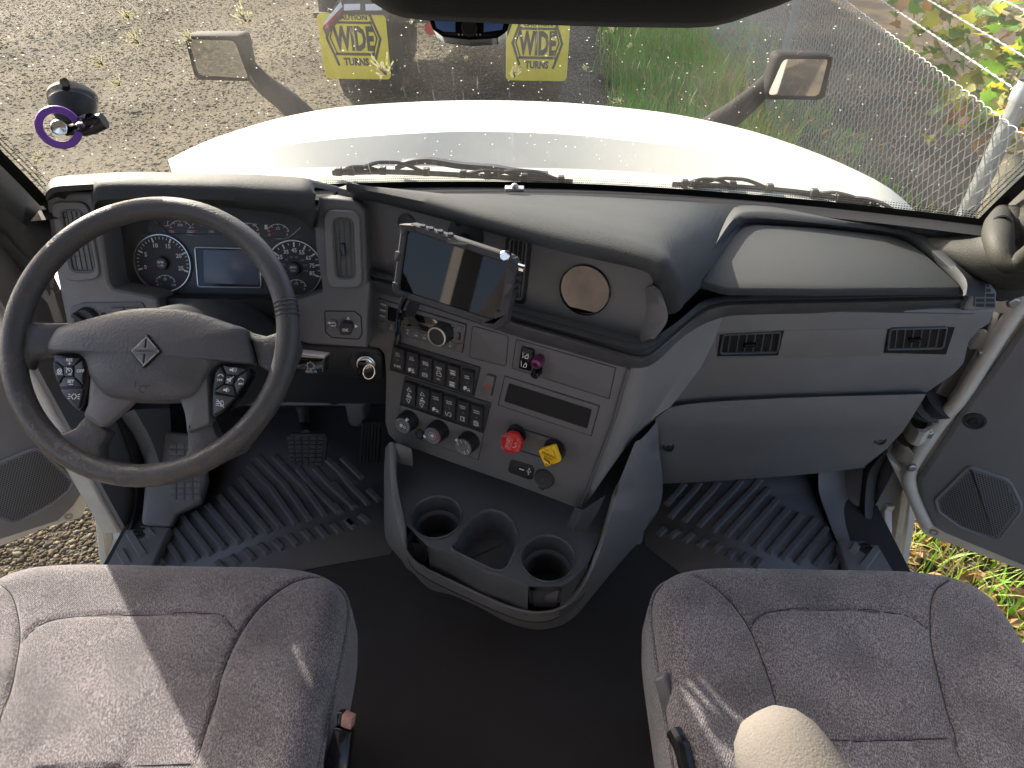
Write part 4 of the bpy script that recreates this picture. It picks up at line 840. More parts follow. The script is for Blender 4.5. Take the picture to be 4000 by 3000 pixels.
# ------------------------------------------------------------------ seats
def fabric():
    m = bpy.data.materials.new('seat_fabric'); m.use_nodes = True; nt, N, K = nodes(m); b = nt.nodes['Principled BSDF']; b.inputs['Roughness'].default_value = .95; b.inputs['Specular IOR Level'].default_value = .15; b.inputs['Sheen Weight'].default_value = .35; b.inputs['Sheen Roughness'].default_value = .6
    tc = N('ShaderNodeTexCoord'); co = tc.outputs['Object']
    mp = N('ShaderNodeMapping'); mp.inputs['Rotation'].default_value = (0, 0, .55); mp.inputs['Scale'].default_value = (700, 330, 400); K(co, mp.inputs[0])
    n = N('ShaderNodeTexNoise'); n.inputs['Scale'].default_value = 1; n.inputs['Detail'].default_value = 3; K(mp.outputs[0], n.inputs['Vector'])
    r = N('ShaderNodeMapRange'); r.inputs[1].default_value = .42; r.inputs[2].default_value = .68; K(n.outputs['Fac'], r.inputs[0])
    x = N('ShaderNodeMix'); x.data_type = 'RGBA'; x.inputs[6].default_value = (.058, .047, .054, 1); x.inputs[7].default_value = (.30, .268, .275, 1); K(r.outputs[0], x.inputs[0])
    s = N('ShaderNodeTexNoise'); s.inputs['Scale'].default_value = 9; s.inputs['Detail'].default_value = 4; K(co, s.inputs['Vector']); r2 = N('ShaderNodeMapRange'); r2.inputs[1].default_value = .30; r2.inputs[2].default_value = .58; r2.inputs[3].default_value = .50; r2.inputs[4].default_value = 1.0; K(s.outputs['Fac'], r2.inputs[0])
    y = N('ShaderNodeMix'); y.data_type = 'RGBA'; y.blend_type = 'MULTIPLY'; y.inputs[0].default_value = 1; K(x.outputs[2], y.inputs[6]); K(r2.outputs[0], y.inputs[7]); K(y.outputs[2], b.inputs['Base Color'])
    w = N('ShaderNodeTexWave'); w.inputs['Scale'].default_value = 95; w.inputs['Distortion'].default_value = 2.5; w.inputs['Detail'].default_value = 2; w.inputs['Detail Scale'].default_value = 4; mp2 = N('ShaderNodeMapping'); mp2.inputs['Rotation'].default_value = (0, 0, .5); K(co, mp2.inputs[0]); K(mp2.outputs[0], w.inputs['Vector'])
    ad = N('ShaderNodeMath'); K(n.outputs['Fac'], ad.inputs[0]); mu = N('ShaderNodeMath'); mu.operation = 'MULTIPLY'; mu.inputs[1].default_value = .35; K(w.outputs['Fac'], mu.inputs[0]); K(mu.outputs[0], ad.inputs[1])
    u = N('ShaderNodeBump'); u.inputs['Strength'].default_value = .7; u.inputs['Distance'].default_value = .0025; K(ad.outputs[0], u.inputs['Height']); K(u.outputs[0], b.inputs['Normal']); return m
M['fabric'] = fabric(); M['piping'] = mat('seat_thread', (.03, .027, .03), .9)
M['armfab'] = mat('armrest_fabric', (.13, .117, .108), .95, spec=.1, bump=(420, .8), var=(300, (.15, .135, .125), .2))
SZ = .43
def seat(label, x0, x1, y0, y1, seams, rf, parts):
    t = thing('seat', label, 'seat', ((x0+x1)/2, (y0+y1)/2, 0), 'fabric seats')
    cx, cy, hx, hy = (x0+x1)/2, (y0+y1)/2, (x1-x0)/2, (y1-y0)/2
    Nn = 320; out = []
    for k in range(Nn):
        a = 2*math.pi*k/Nn; c, s = math.cos(a), math.sin(a); e = 2/9.5; sx, sy = (abs(c)**e)*(1 if c > 0 else -1), (abs(s)**e)*(1 if s > 0 else -1)
        x, y = sx*hx, sy*hy
        if sy > 0: y -= .030*(abs(sx)**4.0)*max(0, sy)
        out.append((x, y))
    sl = np.array([[ (q.x, q.y) for q in cat([onz(p, SZ) for p in s], 60)] for s in seams])  # (ns, 60, 2)
    rad = 1 - np.concatenate([np.linspace(0, .16, 14)[:-1], np.linspace(.16, .97, 62), [.999]])
    px = np.array(out); V = (np.array([cx, cy]) + px[None] * rad[:, None, None]); flat = V.reshape(-1, 2)
    dist = np.full(len(flat), 9.0)
    for s in sl:
        A, B = s[:-1], s[1:]; AB = B - A; L2 = (AB**2).sum(1) + 1e-12
        tt = np.clip(((flat[:, None] - A[None]) * AB[None]).sum(2) / L2[None], 0, 1); pr = A[None] + AB[None]*tt[..., None]; dist = np.minimum(dist, np.sqrt(((flat[:, None] - pr)**2).sum(2)).min(1))
    dist = dist.reshape(len(rad), Nn)
    edge = np.minimum((1 - rad)[:, None] * np.linalg.norm(px, axis=1)[None] * .92, 1)
    rr = .048; dd = np.clip(edge, 0, rr); roll = rr - np.sqrt(np.maximum(rr**2 - (rr - dd)**2, 0))
    relx = (V[:, :, 0] - cx)/hx; rely = (V[:, :, 1] - cy)/hy
    z = SZ - roll + .014*np.abs(relx)**3 - .012*np.clip(1 - relx**2, 0, 1)*np.clip(.6 - rely, 0, 1) - .0045*np.exp(-(dist/.003)**2) + .0025*(1 - np.exp(-dist/.03)) - .002
    z += .0015*np.sin(V[:, :, 0]*33 + 2*np.sin(V[:, :, 1]*17)) * np.clip(edge*10, 0, 1)
    rows = [[Vector((V[i, k, 0], V[i, k, 1], z[i, k])) for k in range(Nn)] for i in range(len(rad))]
    base = []
    for dz, g in ((-.19, -.012), (-.16, .0), (-.10, .007), (-.045, .007), (-.015, .003)): base.append([Vector((cx + p[0]*(1 + g/.3), cy + p[1]*(1 + g/.3), rows[0][k].z + dz)) for k, p in enumerate(out)])
    b = MB(); b.loft(base + rows, closed=True); b.build('cushion', M['fabric'], t, sharp=3)
    for s in sl:
        pts = []
        for x, y in s:
            i = np.argmin(((flat - np.array([x, y]))**2).sum(1)); pts.append(Vector((x, y, z.reshape(-1)[i] + .0005)))
        b = MB(); b.tube(pts, .0008, seg=5); b.build('seam', M['piping'], t)
    b = MB(); b.tube([Vector((cx + p[0]*1.012, cy + p[1]*1.012, rows[0][k].z - .012)) for k, p in enumerate(out)], .0042, seg=6, closed=True); b.build('piping', M['fabric'], t)
    b = MB(); bk_ = [Vector((cx, cy - .36, .47)), Vector((cx, cy - .40, .62)), Vector((cx, cy - .47, .95)), Vector((cx, cy - .52, 1.18)), Vector((cx, cy - .53, 1.28))]; rows = []
    for q, hw, th in zip(bk_, (.25, .27, .265, .20, .12), (.06, .07, .065, .055, .03)): rows.append([q + Vector((hw*(abs(math.cos(a))**.5)*(1 if math.cos(a) > 0 else -1), th*math.sin(a), 0)) for a in [2*math.pi*k/28 for k in range(28)]])
    b.loft(rows, closed=True, cap=True); b.build('backrest', M['fabric'], t, sharp=1.2)
    b = MB(); b.box((cx, cy - .02, .12), hx*1.5, hy*1.6, .24); b.build('pedestal', M['black'], t, bevel=.02)
    return t
cA = crop(0, 2000, 2000, 2212.0); cB = crop(2000, 2000, 2000, 2212.0)
seat('grey fabric driver seat with a patch of sunlight on its left half', -.905, -.272, .10, .732, [[cA(*a) for a in l] for l in (((1385, 262), (1250, 310), (1130, 400), (1030, 530), (960, 680), (920, 830), (870, 970), (830, 1106)), ((-60, 290), (0, 315), (50, 360), (75, 450), (78, 560), (50, 720), (10, 840), (-30, 960)), ((85, 560), (170, 480), (300, 450), (560, 440), (900, 435), (960, 445), (1000, 490), (1025, 525)), ((-20, 1100), (400, 1090), (830, 1080)))], .1, None)
ps = seat('shaded grey fabric passenger seat with dark stains and a raised armrest', .246, .84, .10, .748, [[cB(*a) for a in l] for l in (((790, 272), (870, 320), (950, 390), (1030, 500), (1090, 650), (1140, 800), (1170, 940), (1180, 1106)), ((1030, 500), (1070, 445), (1150, 420), (1350, 415), (1600, 425), (1720, 450), (1790, 500)), ((1890, 290), (1830, 340), (1810, 420), (1815, 560), (1850, 700), (1900, 880), (1950, 1060)), ((1175, 970), (1500, 975), (1910, 970)))], .1, None)
tipA = cB(1170, 990)
b = MB(); c0 = att(cB(1160, 1040), .70); c1_ = Vector((c0.x + .12, c0.y - .30, c0.z - .03)); ax = (c1_ - c0).normalized()
b.lathe(c0 - ax*.03, ax, [(.001, -.012), (.022, -.008), (.037, .004), (.046, .022), (.050, .05), (.052, .12), (.053, .34)], 28)
ar = b.build('armrest', M['armfab'], ps, sharp=2)
# seat lever, buckle
b = MB(); LP = PL(att(cB(650, 810), 1.06), (0, -1, 0), (0, .12, 1)); 
LPn = PL(att(cB(650, 810), 1.06), (.35, -.2, 0), (-.15, .55, .8)); q = lambda a, c: LPn.uv(cB(a, c)); b.slab(LPn, rnd([q(610, 725), q(655, 708), q(690, 780), q(712, 905), q(660, 880), q(640, 840)], .006), -.02, 0, .004); b.build('seat_lever', M['plastic'], ps, bevel=.002)
b = MB(); b.tube(cat([att(cB(700, 950), 1.0), att(cB(735, 1020), .98), att(cB(760, 1120), .96)], 10), .012, seg=10); b.build('lever_stalk', M['gloss'], ps)
bk = thing('seat_belt_buckle', 'black seat belt buckle with a reddish button beside the driver seat', 'buckle', att(cA(1450, 1000), 1.05))
BP = PL(att(cA(1480, 920), 1.02), (1, 0, .05), (0, .75, .65)); q = lambda a, c: BP.uv(cA(a, c))
b = MB(); b.slab(BP, rnd([q(1440, 930), q(1518, 950), q(1500, 1130), q(1390, 1130)], .004), -.02, 0, .003); b.slab(BP, rnd([q(1455, 868), q(1480, 868), q(1478, 930), q(1450, 925)], .002), -.02, -.002, .002); b.build('housing', M['gloss'], bk, bevel=.002)
b = MB(); b.slab(BP, rnd([q(1480, 870), q(1525, 888), q(1517, 940), q(1474, 925)], .002), -.018, .004, .002); b.build('release_button', mat('dusty_red_plastic', (.33, .17, .14), .5), bk)
# ================================================================== DASHBOARD
ca = crop(150, 660, 700); cb = crop(800, 660, 700); cc = crop(1200, 1000, 700); cd = crop(1450, 1300, 700); ce = crop(1900, 1300, 700)
r1 = crop(0, 600, 1400); r2 = crop(1400, 700, 1400); r3 = crop(2600, 700, 1400); cz = crop(1500, 1700, 1100, 2212.0); cF = crop(1100, 1400, 500, 1659.0)
dash = thing('dashboard', 'charcoal plastic dashboard spanning the cab under the windshield', 'dashboard', (0, 1.2, .5))
def Z(l, z): return [onz(p, z) for p in l]
def lofted(name, m, rows, parent, n=40, sharp=1.2, closed=False, **kw):
    b = MB(); b.loft([cat(r, n) for r in rows]); return b.build(name, m, parent, sharp=sharp, recalc=False, **kw)
def base_line(s0, s1, n, dy=-.02, dz=.0): return [glass(s0 + (s1 - s0)*k/(n-1), 0) + Vector((0, dy, dz)) for k in range(n)]
# low rear pad under everything
lofted('rear_pad', M['pad'], [base_line(-1, 1, 20, -.012, -.002), base_line(-1, 1, 20, -.03, -.012), [Vector((x, 1.32 - .12*x*x, .775)) for x in np.linspace(-.97, .92, 12)]], dash, 60)
lofted('rear_pad', M['pad'], [[Vector((x, 1.34 - .12*x*x, .785)) for x in np.linspace(.05, .93, 12)], [Vector((x, 1.16, .757)) for x in np.linspace(.1, .93, 12)], [Vector((x, 1.13, .70)) for x in np.linspace(.12, .90, 12)]], dash, 60)
b = MB(); b.box((-.53, 1.36, .50), .80, .04, .50); b.box((.08, 1.25, .53), .52, .04, .50); b.build('sun_blocker', M['black'], dash)  # unseen boxes added inside the dash to block sun from the seats
lofted('windshield_gutter', M['deep'], [base_line(-1, 1, 20, -.022, .001), base_line(-1, 1, 20, -.055, -.004)], dash, 60)
# centre pod: lit top, overhanging lip
lip = [r2(-60, 92), r2(0, 112), r2(190, 155), r2(500, 237), r2(800, 322), r2(1200, 428), r2(1500, 495), r2(1680, 540), r2(1755, 590), r2(1800, 680), r2(1826, 798)]
crest = [r2(-60, 20), r2(0, 30), r2(200, 62), r2(500, 110), r2(800, 165), r2(1200, 250), r2(1500, 325), r2(1730, 395), r2(1850, 480), r2(1905, 610), r2(1915, 740)]
zl = [.880]*8 + [.872, .835, .765]; zc = [.915, .914, .912, .91, .91, .91, .91, .905, .888, .835, .765]
L_ = [onz(p, z) for p, z in zip(lip, zl)]; C_ = [onz(p, z) for p, z in zip(crest, zc)]
Tm = [q.lerp(glass(-.42 + 1.0*k/10, 0), .30) + Vector((.02*k/10, 0, -.004)) for k, q in enumerate(C_)]
Tf = [glass(-.45 + 1.06*k/10, 0) + Vector((0, -.05, .0)) for k in range(11)]
Cm = [a.lerp(c, .5) + Vector((.006*k/10, -.012, .011)) for k, (a, c) in enumerate(zip(L_, C_))]
Lu = [q + Vector((0, .012, -.006)) for q in L_]; Lb = [q + Vector((-.006*(k > 7), .035, -.010)) for k, q in enumerate(L_)]
Cm1 = [a.lerp(c, .45) + Vector((.002*k/10, -.007, .003)) for k, (a, c) in enumerate(zip(L_, Cm))]
lofted('centre_pod', M['pad'], [Tf, Tm, C_, Cm, Cm1, L_, Lu, Lb], dash, 70, sharp=1.0)
# pocket back panel behind the tablet, right end of the pocket, shelf
pan_t = [r2(100, 150), r2(500, 245), r2(800, 330), r2(1200, 436), r2(1500, 505), r2(1700, 560), r2(1760, 620)]
pan_b = [r2(80, 545), r2(500, 690), r2(900, 795), r2(1200, 865), r2(1450, 930), r2(1620, 965), r2(1690, 930)]
PT = [onz(p, .868) + Vector((0, .03, 0)) for p in pan_t]; PB = [onz(p, .735) + Vector((0, .035, 0)) for p in pan_b]
PAN = plane3(PB[1], PB[4], PT[2])
if PAN.n.y > 0: PAN = plane3(PB[4], PB[1], PT[2])
b = MB(); b.slab(PAN, [PAN.uv(p) for p in (r2(-120, 50), r2(500, 200), r2(800, 290), r2(1200, 390), r2(1500, 455), r2(1740, 560), r2(1700, 960), r2(1620, 1010), r2(1450, 980), r2(900, 840), r2(500, 740), r2(-120, 545))], -.05, 0); b.build('pocket_panel', M['plastic'], dash)
lofted('pocket_side', M['plastic'], [[PAN.hit(p) + PAN.n*.0006 for p in (r2(1690, 640), r2(1690, 800), r2(1640, 985))], [PAN.hit(p) + PAN.n*.025 for p in (r2(1760, 600), r2(1800, 790), r2(1690, 955))], [PAN.hit(p) + PAN.n*.02 for p in (r2(1800, 640), r2(1835, 800), r2(1740, 940))]], dash, 14)
# wrap-round trim: soft lip, groove and brushed strip
t0 = [(1440, 1052), (1462, 1058), (1541, 1076), (1760, 1138), (2010, 1212), (2196, 1264), (2400, 1318), (2450, 1330), (2488, 1337), (2527, 1327), (2627, 1264), (2690, 1212), (2735, 1177), (2799, 1158), (2900, 1152), (3300, 1145), (3765, 1136)]
t1 = [(1440, 1072), (1462, 1078), (1541, 1098), (1760, 1160), (2010, 1236), (2196, 1288), (2400, 1345), (2455, 1362), (2500, 1366), (2545, 1352), (2640, 1285), (2700, 1235), (2745, 1200), (2805, 1178), (2900, 1170), (3300, 1162), (3765, 1152)]
t3 = [(1440, 1092), (1462, 1098), (1541, 1120), (1760, 1185), (2010, 1264), (2196, 1318), (2400, 1382), (2462, 1400), (2512, 1404), (2560, 1382), (2655, 1300), (2712, 1252), (2755, 1220), (2810, 1200), (2900, 1190), (3300, 1182), (3762, 1172)]
t4 = [(1440, 1136), (1462, 1141), (1541, 1160), (1760, 1228), (2010, 1312), (2196, 1366), (2400, 1426), (2457, 1437), (2513, 1436), (2563, 1414), (2662, 1322), (2715, 1285), (2760, 1262), (2825, 1240), (2920, 1230), (3300, 1222), (3756, 1209)]
T0 = Z(t0, .742); T1 = Z(t1, .742)
def wall(rows): return rows
T0b = [q + Vector((0, .02, -.03)) for q in T0]
def pushed(px, ref, dz, dn):   # a point on the same upright face, lower by dz
    return [Vector((a.x, a.y, 0)) for a in ref]
T2 = [q + Vector((0, .004, -.006)) for q in T1]; T3 = Z(t3, .728); T4 = Z(t4, .694); T3m = [a.lerp(c, .35) + (CAM - a).normalized()*.006 for a, c in zip(T3, T4)]
T5 = [q + (Vector((q.x, q.y, 0)) - Vector((0, 0, 0))).normalized()*.015 for q in T4]
lofted('trim_lip', M['pad'], [T0b, [q.lerp(r, .15) + Vector((0, 0, .001)) for q, r in zip(T0, T1)], [q.lerp(r, .5) + Vector((0, 0, .005)) for q, r in zip(T0, T1)], T1, T2], dash, 90)
TI = [q + (Vector((q.x, q.y, 0))).normalized()*.010 for q in T3]; lofted('trim_groove', M['deep'], [T2, TI, [q + Vector((0, 0, -.004)) for q in TI]], dash, 90)
lofted('trim_strip', M['woodtrim'], [[q + Vector((q.x, q.y, 0)).normalized()*.008 + Vector((0, 0, .001)) for q in T3], T3, T3m, T4, T5], dash, 90, sharp=.9)
# shelf between lip and panel
lofted('pocket_floor', M['plastic'], [[q + Vector((0, .004, -.012)) for q in T0[:10]], [q + Vector((.05, .20, -.012)) for q in T0[:10]]], dash, 30)
# ---------------------------------------------------------------- centre stack
TLw, TRw = onz((1447, 1138), .694), onz((2450, 1436), .694); ex = (TRw - TLw); ex.z = 0; ex.normalize(); hn = Vector((ex.y, -ex.x, 0)); hn = hn if hn.dot(CAM - TLw) > 0 else -hn
SP = PL(TLw, ex, Vector((0, 0, 1)) * math.cos(R(11)) - hn * math.sin(R(11)))
def su(p): return SP.uv(p)
stack_px = [(1447, 1130), (1436, 1358), (1478, 1364), (1496, 1385), (1503, 1466), (1500, 1648), (1513, 1700), (1552, 1738), (1614, 1757), (1798, 1824), (1997, 1894), (2196, 1968), (2243, 1987), (2268, 1984), (2315, 1864), (2397, 1648), (2430, 1532), (2457, 1430)]
b = MB(); b.slab(SP, [su(p) for p in stack_px], -.16, 0, .007); b.build('centre_stack', M['plastic'], dash, bevel=.002)
# its flank turning into the passenger side
P0 = [onz(p, .694) for p in ((2457, 1437), (2513, 1436), (2563, 1414), (2662, 1322), (2733, 1275), (2825, 1242))]
E = [SP.hit(p) for p in ((2457, 1430), (2430, 1532), (2397, 1648), (2315, 1864), (2268, 1984))]
rows = []
for j, (e, s, rise) in enumerate(zip(E, (1, .98, .93, .80, .62), (0, .0, .01, .07, .13))):
    sh = -hn * .004; rows.append([e + sh + Vector(((p - P0[0]).x*s, (p - P0[0]).y*s, rise * k/5)) if k else e + sh for k, p in enumerate(P0)])
rows.append([q + Vector((.01, .05, -.01)) for q in rows[-1]])
lofted('stack_flank', M['lowpad'], rows, dash, 26)
b = MB(); b.tube(cat([SP.w(*su(p), .0005) for p in ((2456, 1440), (2430, 1532), (2397, 1648), (2315, 1864), (2270, 1978))], 24), .0035, seg=8); b.build('edge_bead', M['vent'], dash)
# ---------------------------------------------------------------- passenger side
lid_in = [r3(190, 612), r3(300, 455), r3(395, 325), r3(450, 282), r3(520, 266), r3(900, 286), r3(1300, 330), r3(1420, 368), r3(1530, 442), r3(1640, 540), r3(1700, 595), r3(1752, 645)]
LA, LB = ony(r3(900, 286), 1.28), ony(r3(900, 655), 1.085)
LID = PL(LB, (1, 0, 0), LA - LB); lu = lambda p: LID.uv(p)
base_o = [r3(60, 680), r3(200, 450), r3(320, 250), r3(375, 185), r3(440, 155), r3(700, 158), r3(1300, 262), r3(1590, 305), r3(1720, 420), r3(1830, 540), r3(1880, 600), r3(1880, 690)]
ridge_o = [r3(95, 668), r3(240, 445), r3(350, 272), r3(400, 215), r3(465, 185), r3(700, 192), r3(1300, 285), r3(1555, 338), r3(1670, 445), r3(1760, 560), r3(1790, 620), r3(1775, 690)]
ridge_i = [r3(150, 640), r3(275, 450), r3(375, 305), r3(425, 255), r3(495, 232), r3(700, 240), r3(1300, 308), r3(1490, 362), r3(1600, 455), r3(1720, 570), r3(1752, 630), r3(1752, 690)]
def lift(l, h): pl = LID.lift(h); return [pl.hit(p) for p in l]
lofted('lid_surround', M['pad'], [lift(base_o, -.012), lift(ridge_o, .014), [a.lerp(c, .5) + Vector((0, 0, .004)) for a, c in zip(lift(ridge_o, .016), lift(ridge_i, .016))], lift(ridge_i, .014), lift(lid_in, -.002), lift(lid_in, -.03)], dash, 70, sharp=1.1)
lidp = lid_in + [r3(1738, 660), r3(900, 668), r3(372, 664), r3(300, 648)]
lidp = inset(ccw([lu(p) for p in lidp]), .0035); b = MB(); b.slab(LID, lidp, -.012, .004, .004); b.build('storage_lid', mat('lid_skin', (.050, .053, .055), .66, spec=.22, bump=(420, .35, 'grain'), var=(3, (.058, .060, .061), .2), wear=(30, (.12, .12, .118), .74, .7)), dash, bevel=.002)
# upright face with two vents
FA, FB = onz((3130, 1224), .694), ony((3130, 1549), 1.15)
PF = PL(FA, (1, 0, -.004), FA - FB); pu = lambda p: PF.uv(p)
b = MB(); b.slab(PF, [pu(p) for p in (r3(60, 860), r3(180, 815), r3(340, 790), r3(1740, 768), r3(1752, 775), r3(1945, 770), r3(1915, 852), r3(1850, 890), r3(1790, 960), r3(1760, 1090), r3(1690, 1160), r3(1540, 1262), r3(800, 1285), r3(350, 1305), r3(60, 1330), r3(-120, 1400), r3(-60, 1000))], -.10, 0, .004); b.build('passenger_panel', M['lowpad'], dash, bevel=.004)
b = MB(); b.slab(PF, [pu(p) for p in (r3(300, 895), r3(1700, 872), r3(1690, 900), r3(1650, 1010), r3(1620, 1030), r3(300, 1062), r3(300, 1040))], -.004, .0012, .001); b.build('vent_inlay', M['lowpad'], dash)
lofted('lower_panel', M['lowpad'], [[ony(ch(x, y), 1.155) for x, y in ((-60, 150), (100, 112), (300, 92), (800, 70), (1540, 50))], [ony(ch(x, y), 1.13) for x, y in ((-60, 160), (100, 125), (300, 105), (800, 80), (1535, 60))], [ony(ch(x, y), 1.125) for x, y in ((-60, 215), (300, 210), (800, 205), (1440, 215))], [ony(ch(x, y), 1.145) for x, y in ((-60, 275), (300, 275), (800, 270), (1400, 275))],
        [ony(ch(x, y), 1.17) for x, y in ((-60, 430), (300, 430), (800, 420), (1300, 385))], [ony(ch(x, y), 1.19) for x, y in ((-50, 575), (300, 560), (800, 525), (1170, 485))], [ony(ch(x, y), 1.23) for x, y in ((-50, 590), (300, 572), (800, 535), (1180, 492))], [ony(ch(x, y), 1.5) for x, y in ((-50, 560), (300, 545), (800, 515), (1180, 480))]], dash, 30, sharp=.8)
for p in (ch(18, 370), ch(1265, 330)):
    q = ony(p, 1.157); n = (CAM - q).normalized()*.4 + Vector((0, -.6, .1)); b = MB(); b.lathe(q, n, [(.014, -.004), (.013, .002), (.010, .002), (.009, -.002), (.005, -.002), (.004, .001), (0, .001)], 20); b.build('screw', M['black'], dash)
def vent(pl, corners, nv, nh, parent, r=.008, rim=.0035, knob=None, knobv=True, deep=.03, outer=None, label=None):
    """air vent: recessed box, rim, slim bars across and along, a thumb slider"""
    q = [pl.uv(p) for p in corners]; v = MB(); P = rnd(q, r, 4); I = inset(ccw(P), rim)
    v.frame(pl, P, I, -.004, .003, .001, hin=-deep); o = v.build('vent', M['vent'], parent)
    if label: o['label'] = label
    v = MB(); v.face(pl, P, -deep*.9); v.build('vent_well', M['deep'], o, smooth=False)
    a, c, d, e = [Vector(x) for x in q]    # tl, tr, br, bl
    for k in range(1, nv + 1):
        f = k/(nv + 1); t, s = a.lerp(c, f), e.lerp(d, f); v = MB(); w_ = (c - a).normalized()*.0011
        v.slab(pl, [t - w_, t + w_, s + w_, s - w_], -.012, .0005, .0003); v.build('slat', M['vent'], o, smooth=False)
    for k in range(1, nh + 1):
        f = k/(nh + 1); t, s = a.lerp(e, f), c.lerp(d, f); v = MB(); w_ = (e - a).normalized()*.0010
        v.slab(pl, [t - w_, t + w_, s + w_, s - w_], -.014, -.002, .0003); v.build('slat', M['vent'], o, smooth=False)
    if knob:
        m_ = Vector(pl.uv(knob)); v = MB(); up = (a - e).normalized(); rt = (c - a).normalized()
        hu, hr = (.012, .0042) if knobv else (.004, .012)
        v.slab(pl, rnd([m_ - rt*hr - up*hu, m_ + rt*hr - up*hu, m_ + rt*hr + up*hu, m_ - rt*hr + up*hu], .0015), -.005, .008, .002); v.build('slider', M['gloss'], o)
    if outer:
        oq = rnd([pl.uv(p) for p in outer], r*1.7, 4); v = MB(); v.frame(pl, oq, rnd(q, r*1.25, 4), -.006, .0045, .002, hin=-.01); v.build('bezel', M['lowpad'], o)
    return o
# dark wells first
for pts in ((r3(318, 912), r3(697, 888), r3(662, 1036), r3(302, 1040)), (r3(1305, 880), r3(1702, 868), r3(1650, 1030), r3(1280, 1020))):
    b = MB(); b.face(PF, [pu(p) for p in pts], .0016); b.build('vent_recess', M['deep'], dash, smooth=False)
P2 = PF.lift(.003)
vent(P2, [r3(335, 912), r3(683, 896), r3(660, 1022), r3(316, 1030)], 6, 3, dash, knob=r3(495, 970), knobv=False, label='passenger air vent nearer the centre stack')
vent(P2, [r3(1318, 878), r3(1662, 870), r3(1638, 998), r3(1302, 1005)], 6, 3, dash, knob=r3(1465, 940), knobv=False, label='passenger air vent nearer the right door')
# corner demister grille at the far right
CG = plane3(att(cq(1510, 600), 1.325), att(cq(1790, 625), 1.325), att(cq(1700, 330), 1.31))
if CG.n.dot(CAM - CG.o) < 0: CG = plane3(att(cq(1790, 625), 1.325), att(cq(1510, 600), 1.325), att(cq(1700, 330), 1.31))
g_ = lambda a, c: CG.uv(cq(a, c))
b = MB(); b.slab(CG, rnd([g_(1450, 285), g_(1730, 320), g_(1805, 430), g_(1790, 632), g_(1400, 650), g_(1490, 470)], .006), -.08, -.0015, .004); b.build('dash_end_block', M['lowpad'], dash, bevel=.003)
b = MB(); b.slab(CG, rnd([g_(1490, 305), g_(1690, 320), g_(1775, 420), g_(1775, 612), g_(1515, 600), g_(1525, 470)], .004), -.01, .002, .0015); gr = b.build('corner_grille', M['vent'], dash)
for k in range(5):
    y = 343 + 58*k
    for x0, x1 in ((1510 + 8*k if k < 2 else 1540, 1635), (1655, 1695 + 16*k if k < 2 else 1755)):
        b = MB(); b.slab(CG, [g_(x0, y - 18), g_(x1, y - 18), g_(x1, y + 20), g_(x0, y + 20)], .0015, .0028, .0004); b.build('slot', M['deep'], gr, smooth=False)
# scuffs at the pod crest and light sensor by the glass
ls = onz(c2(1222, 1112), .80); b = MB(); b.box(ls, .042, .02, .008); b.lathe(ls + Vector((0, 0, .003)), (0, -.2, 1), [(.008, 0), (.008, .005), (.005, .009), (0, .010)], 16); tag(b.build('light_sensor', M['steel'], bevel=.0015), 'small grey light sensor at the windshield foot above the pod', 'sensor')

# ---------------------------------------------------------------- driver side fascia
FP = PL(ony((800, 1190), 1.130), (1, 0, 0), (0, .07, .19)); fu = lambda p: FP.uv(p)
if FP.n.y > 0: FP = PL(FP.o, (-1, 0, 0), (0, .07, .19))
b = MB(); b.slab(FP, [fu(p) for p in (ca(82, 345), ca(120, 300), ca(300, 275), ca(640, 268), ca(655, 400), ca(745, 745), ca(825, 1340), ca(880, 1415), ca(1280, 1490), ca(1400, 1530), ca(1430, 1660), r1(960, 1010), r1(960, 1060), r1(400, 1060), ca(290, 1659), ca(190, 1150), ca(130, 800), ca(108, 600))], -.07, 0, .006); b.build('left_fascia', M['lowpad'], dash, bevel=.003)
b = MB(); b.slab(FP, [fu(p) for p in (cb(1335, 335), cb(1500, 338), cb(1720, 365), cb(1820, 415), cb(1885, 490), cb(1905, 900), cb(1915, 1330), cc(735, 300), cc(742, 400), cc(715, 700), cc(702, 1085), cc(0, 1040), r1(1640, 1060), r1(1640, 900), cb(1080, 1545), cb(1370, 1450), cb(1378, 1400), cb(1360, 1280), cb(1300, 900), cb(1290, 700), cb(1325, 480))], -.06, 0, .006); b.build('right_fascia', M['plastic'], dash, bevel=.003)
b = MB(); b.slab(FP.lift(-.03), [FP.lift(-.03).uv(p) for p in (r1(930, 850), r1(1680, 862), r1(1660, 1080), r1(900, 1080))], -.05, 0, .004); b.build('column_recess', M['black'], dash)
vent(FP.lift(.002), [ca(258, 475), ca(545, 475), ca(695, 1210), ca(395, 1215)], 4, 3, dash, r=.012, knob=ca(420, 790), outer=[ca(150, 385), ca(590, 380), ca(745, 1285), ca(330, 1340)], label='left outer air vent beside the steering wheel')
vent(FP.lift(.002), [cb(1500, 575), cb(1755, 575), cb(1785, 1295), cb(1545, 1290)], 3, 2, dash, r=.012, knob=cb(1633, 945), outer=[cb(1400, 475), cb(1830, 490), cb(1865, 1395), cb(1450, 1400)], label='tall air vent right of the instrument cluster')
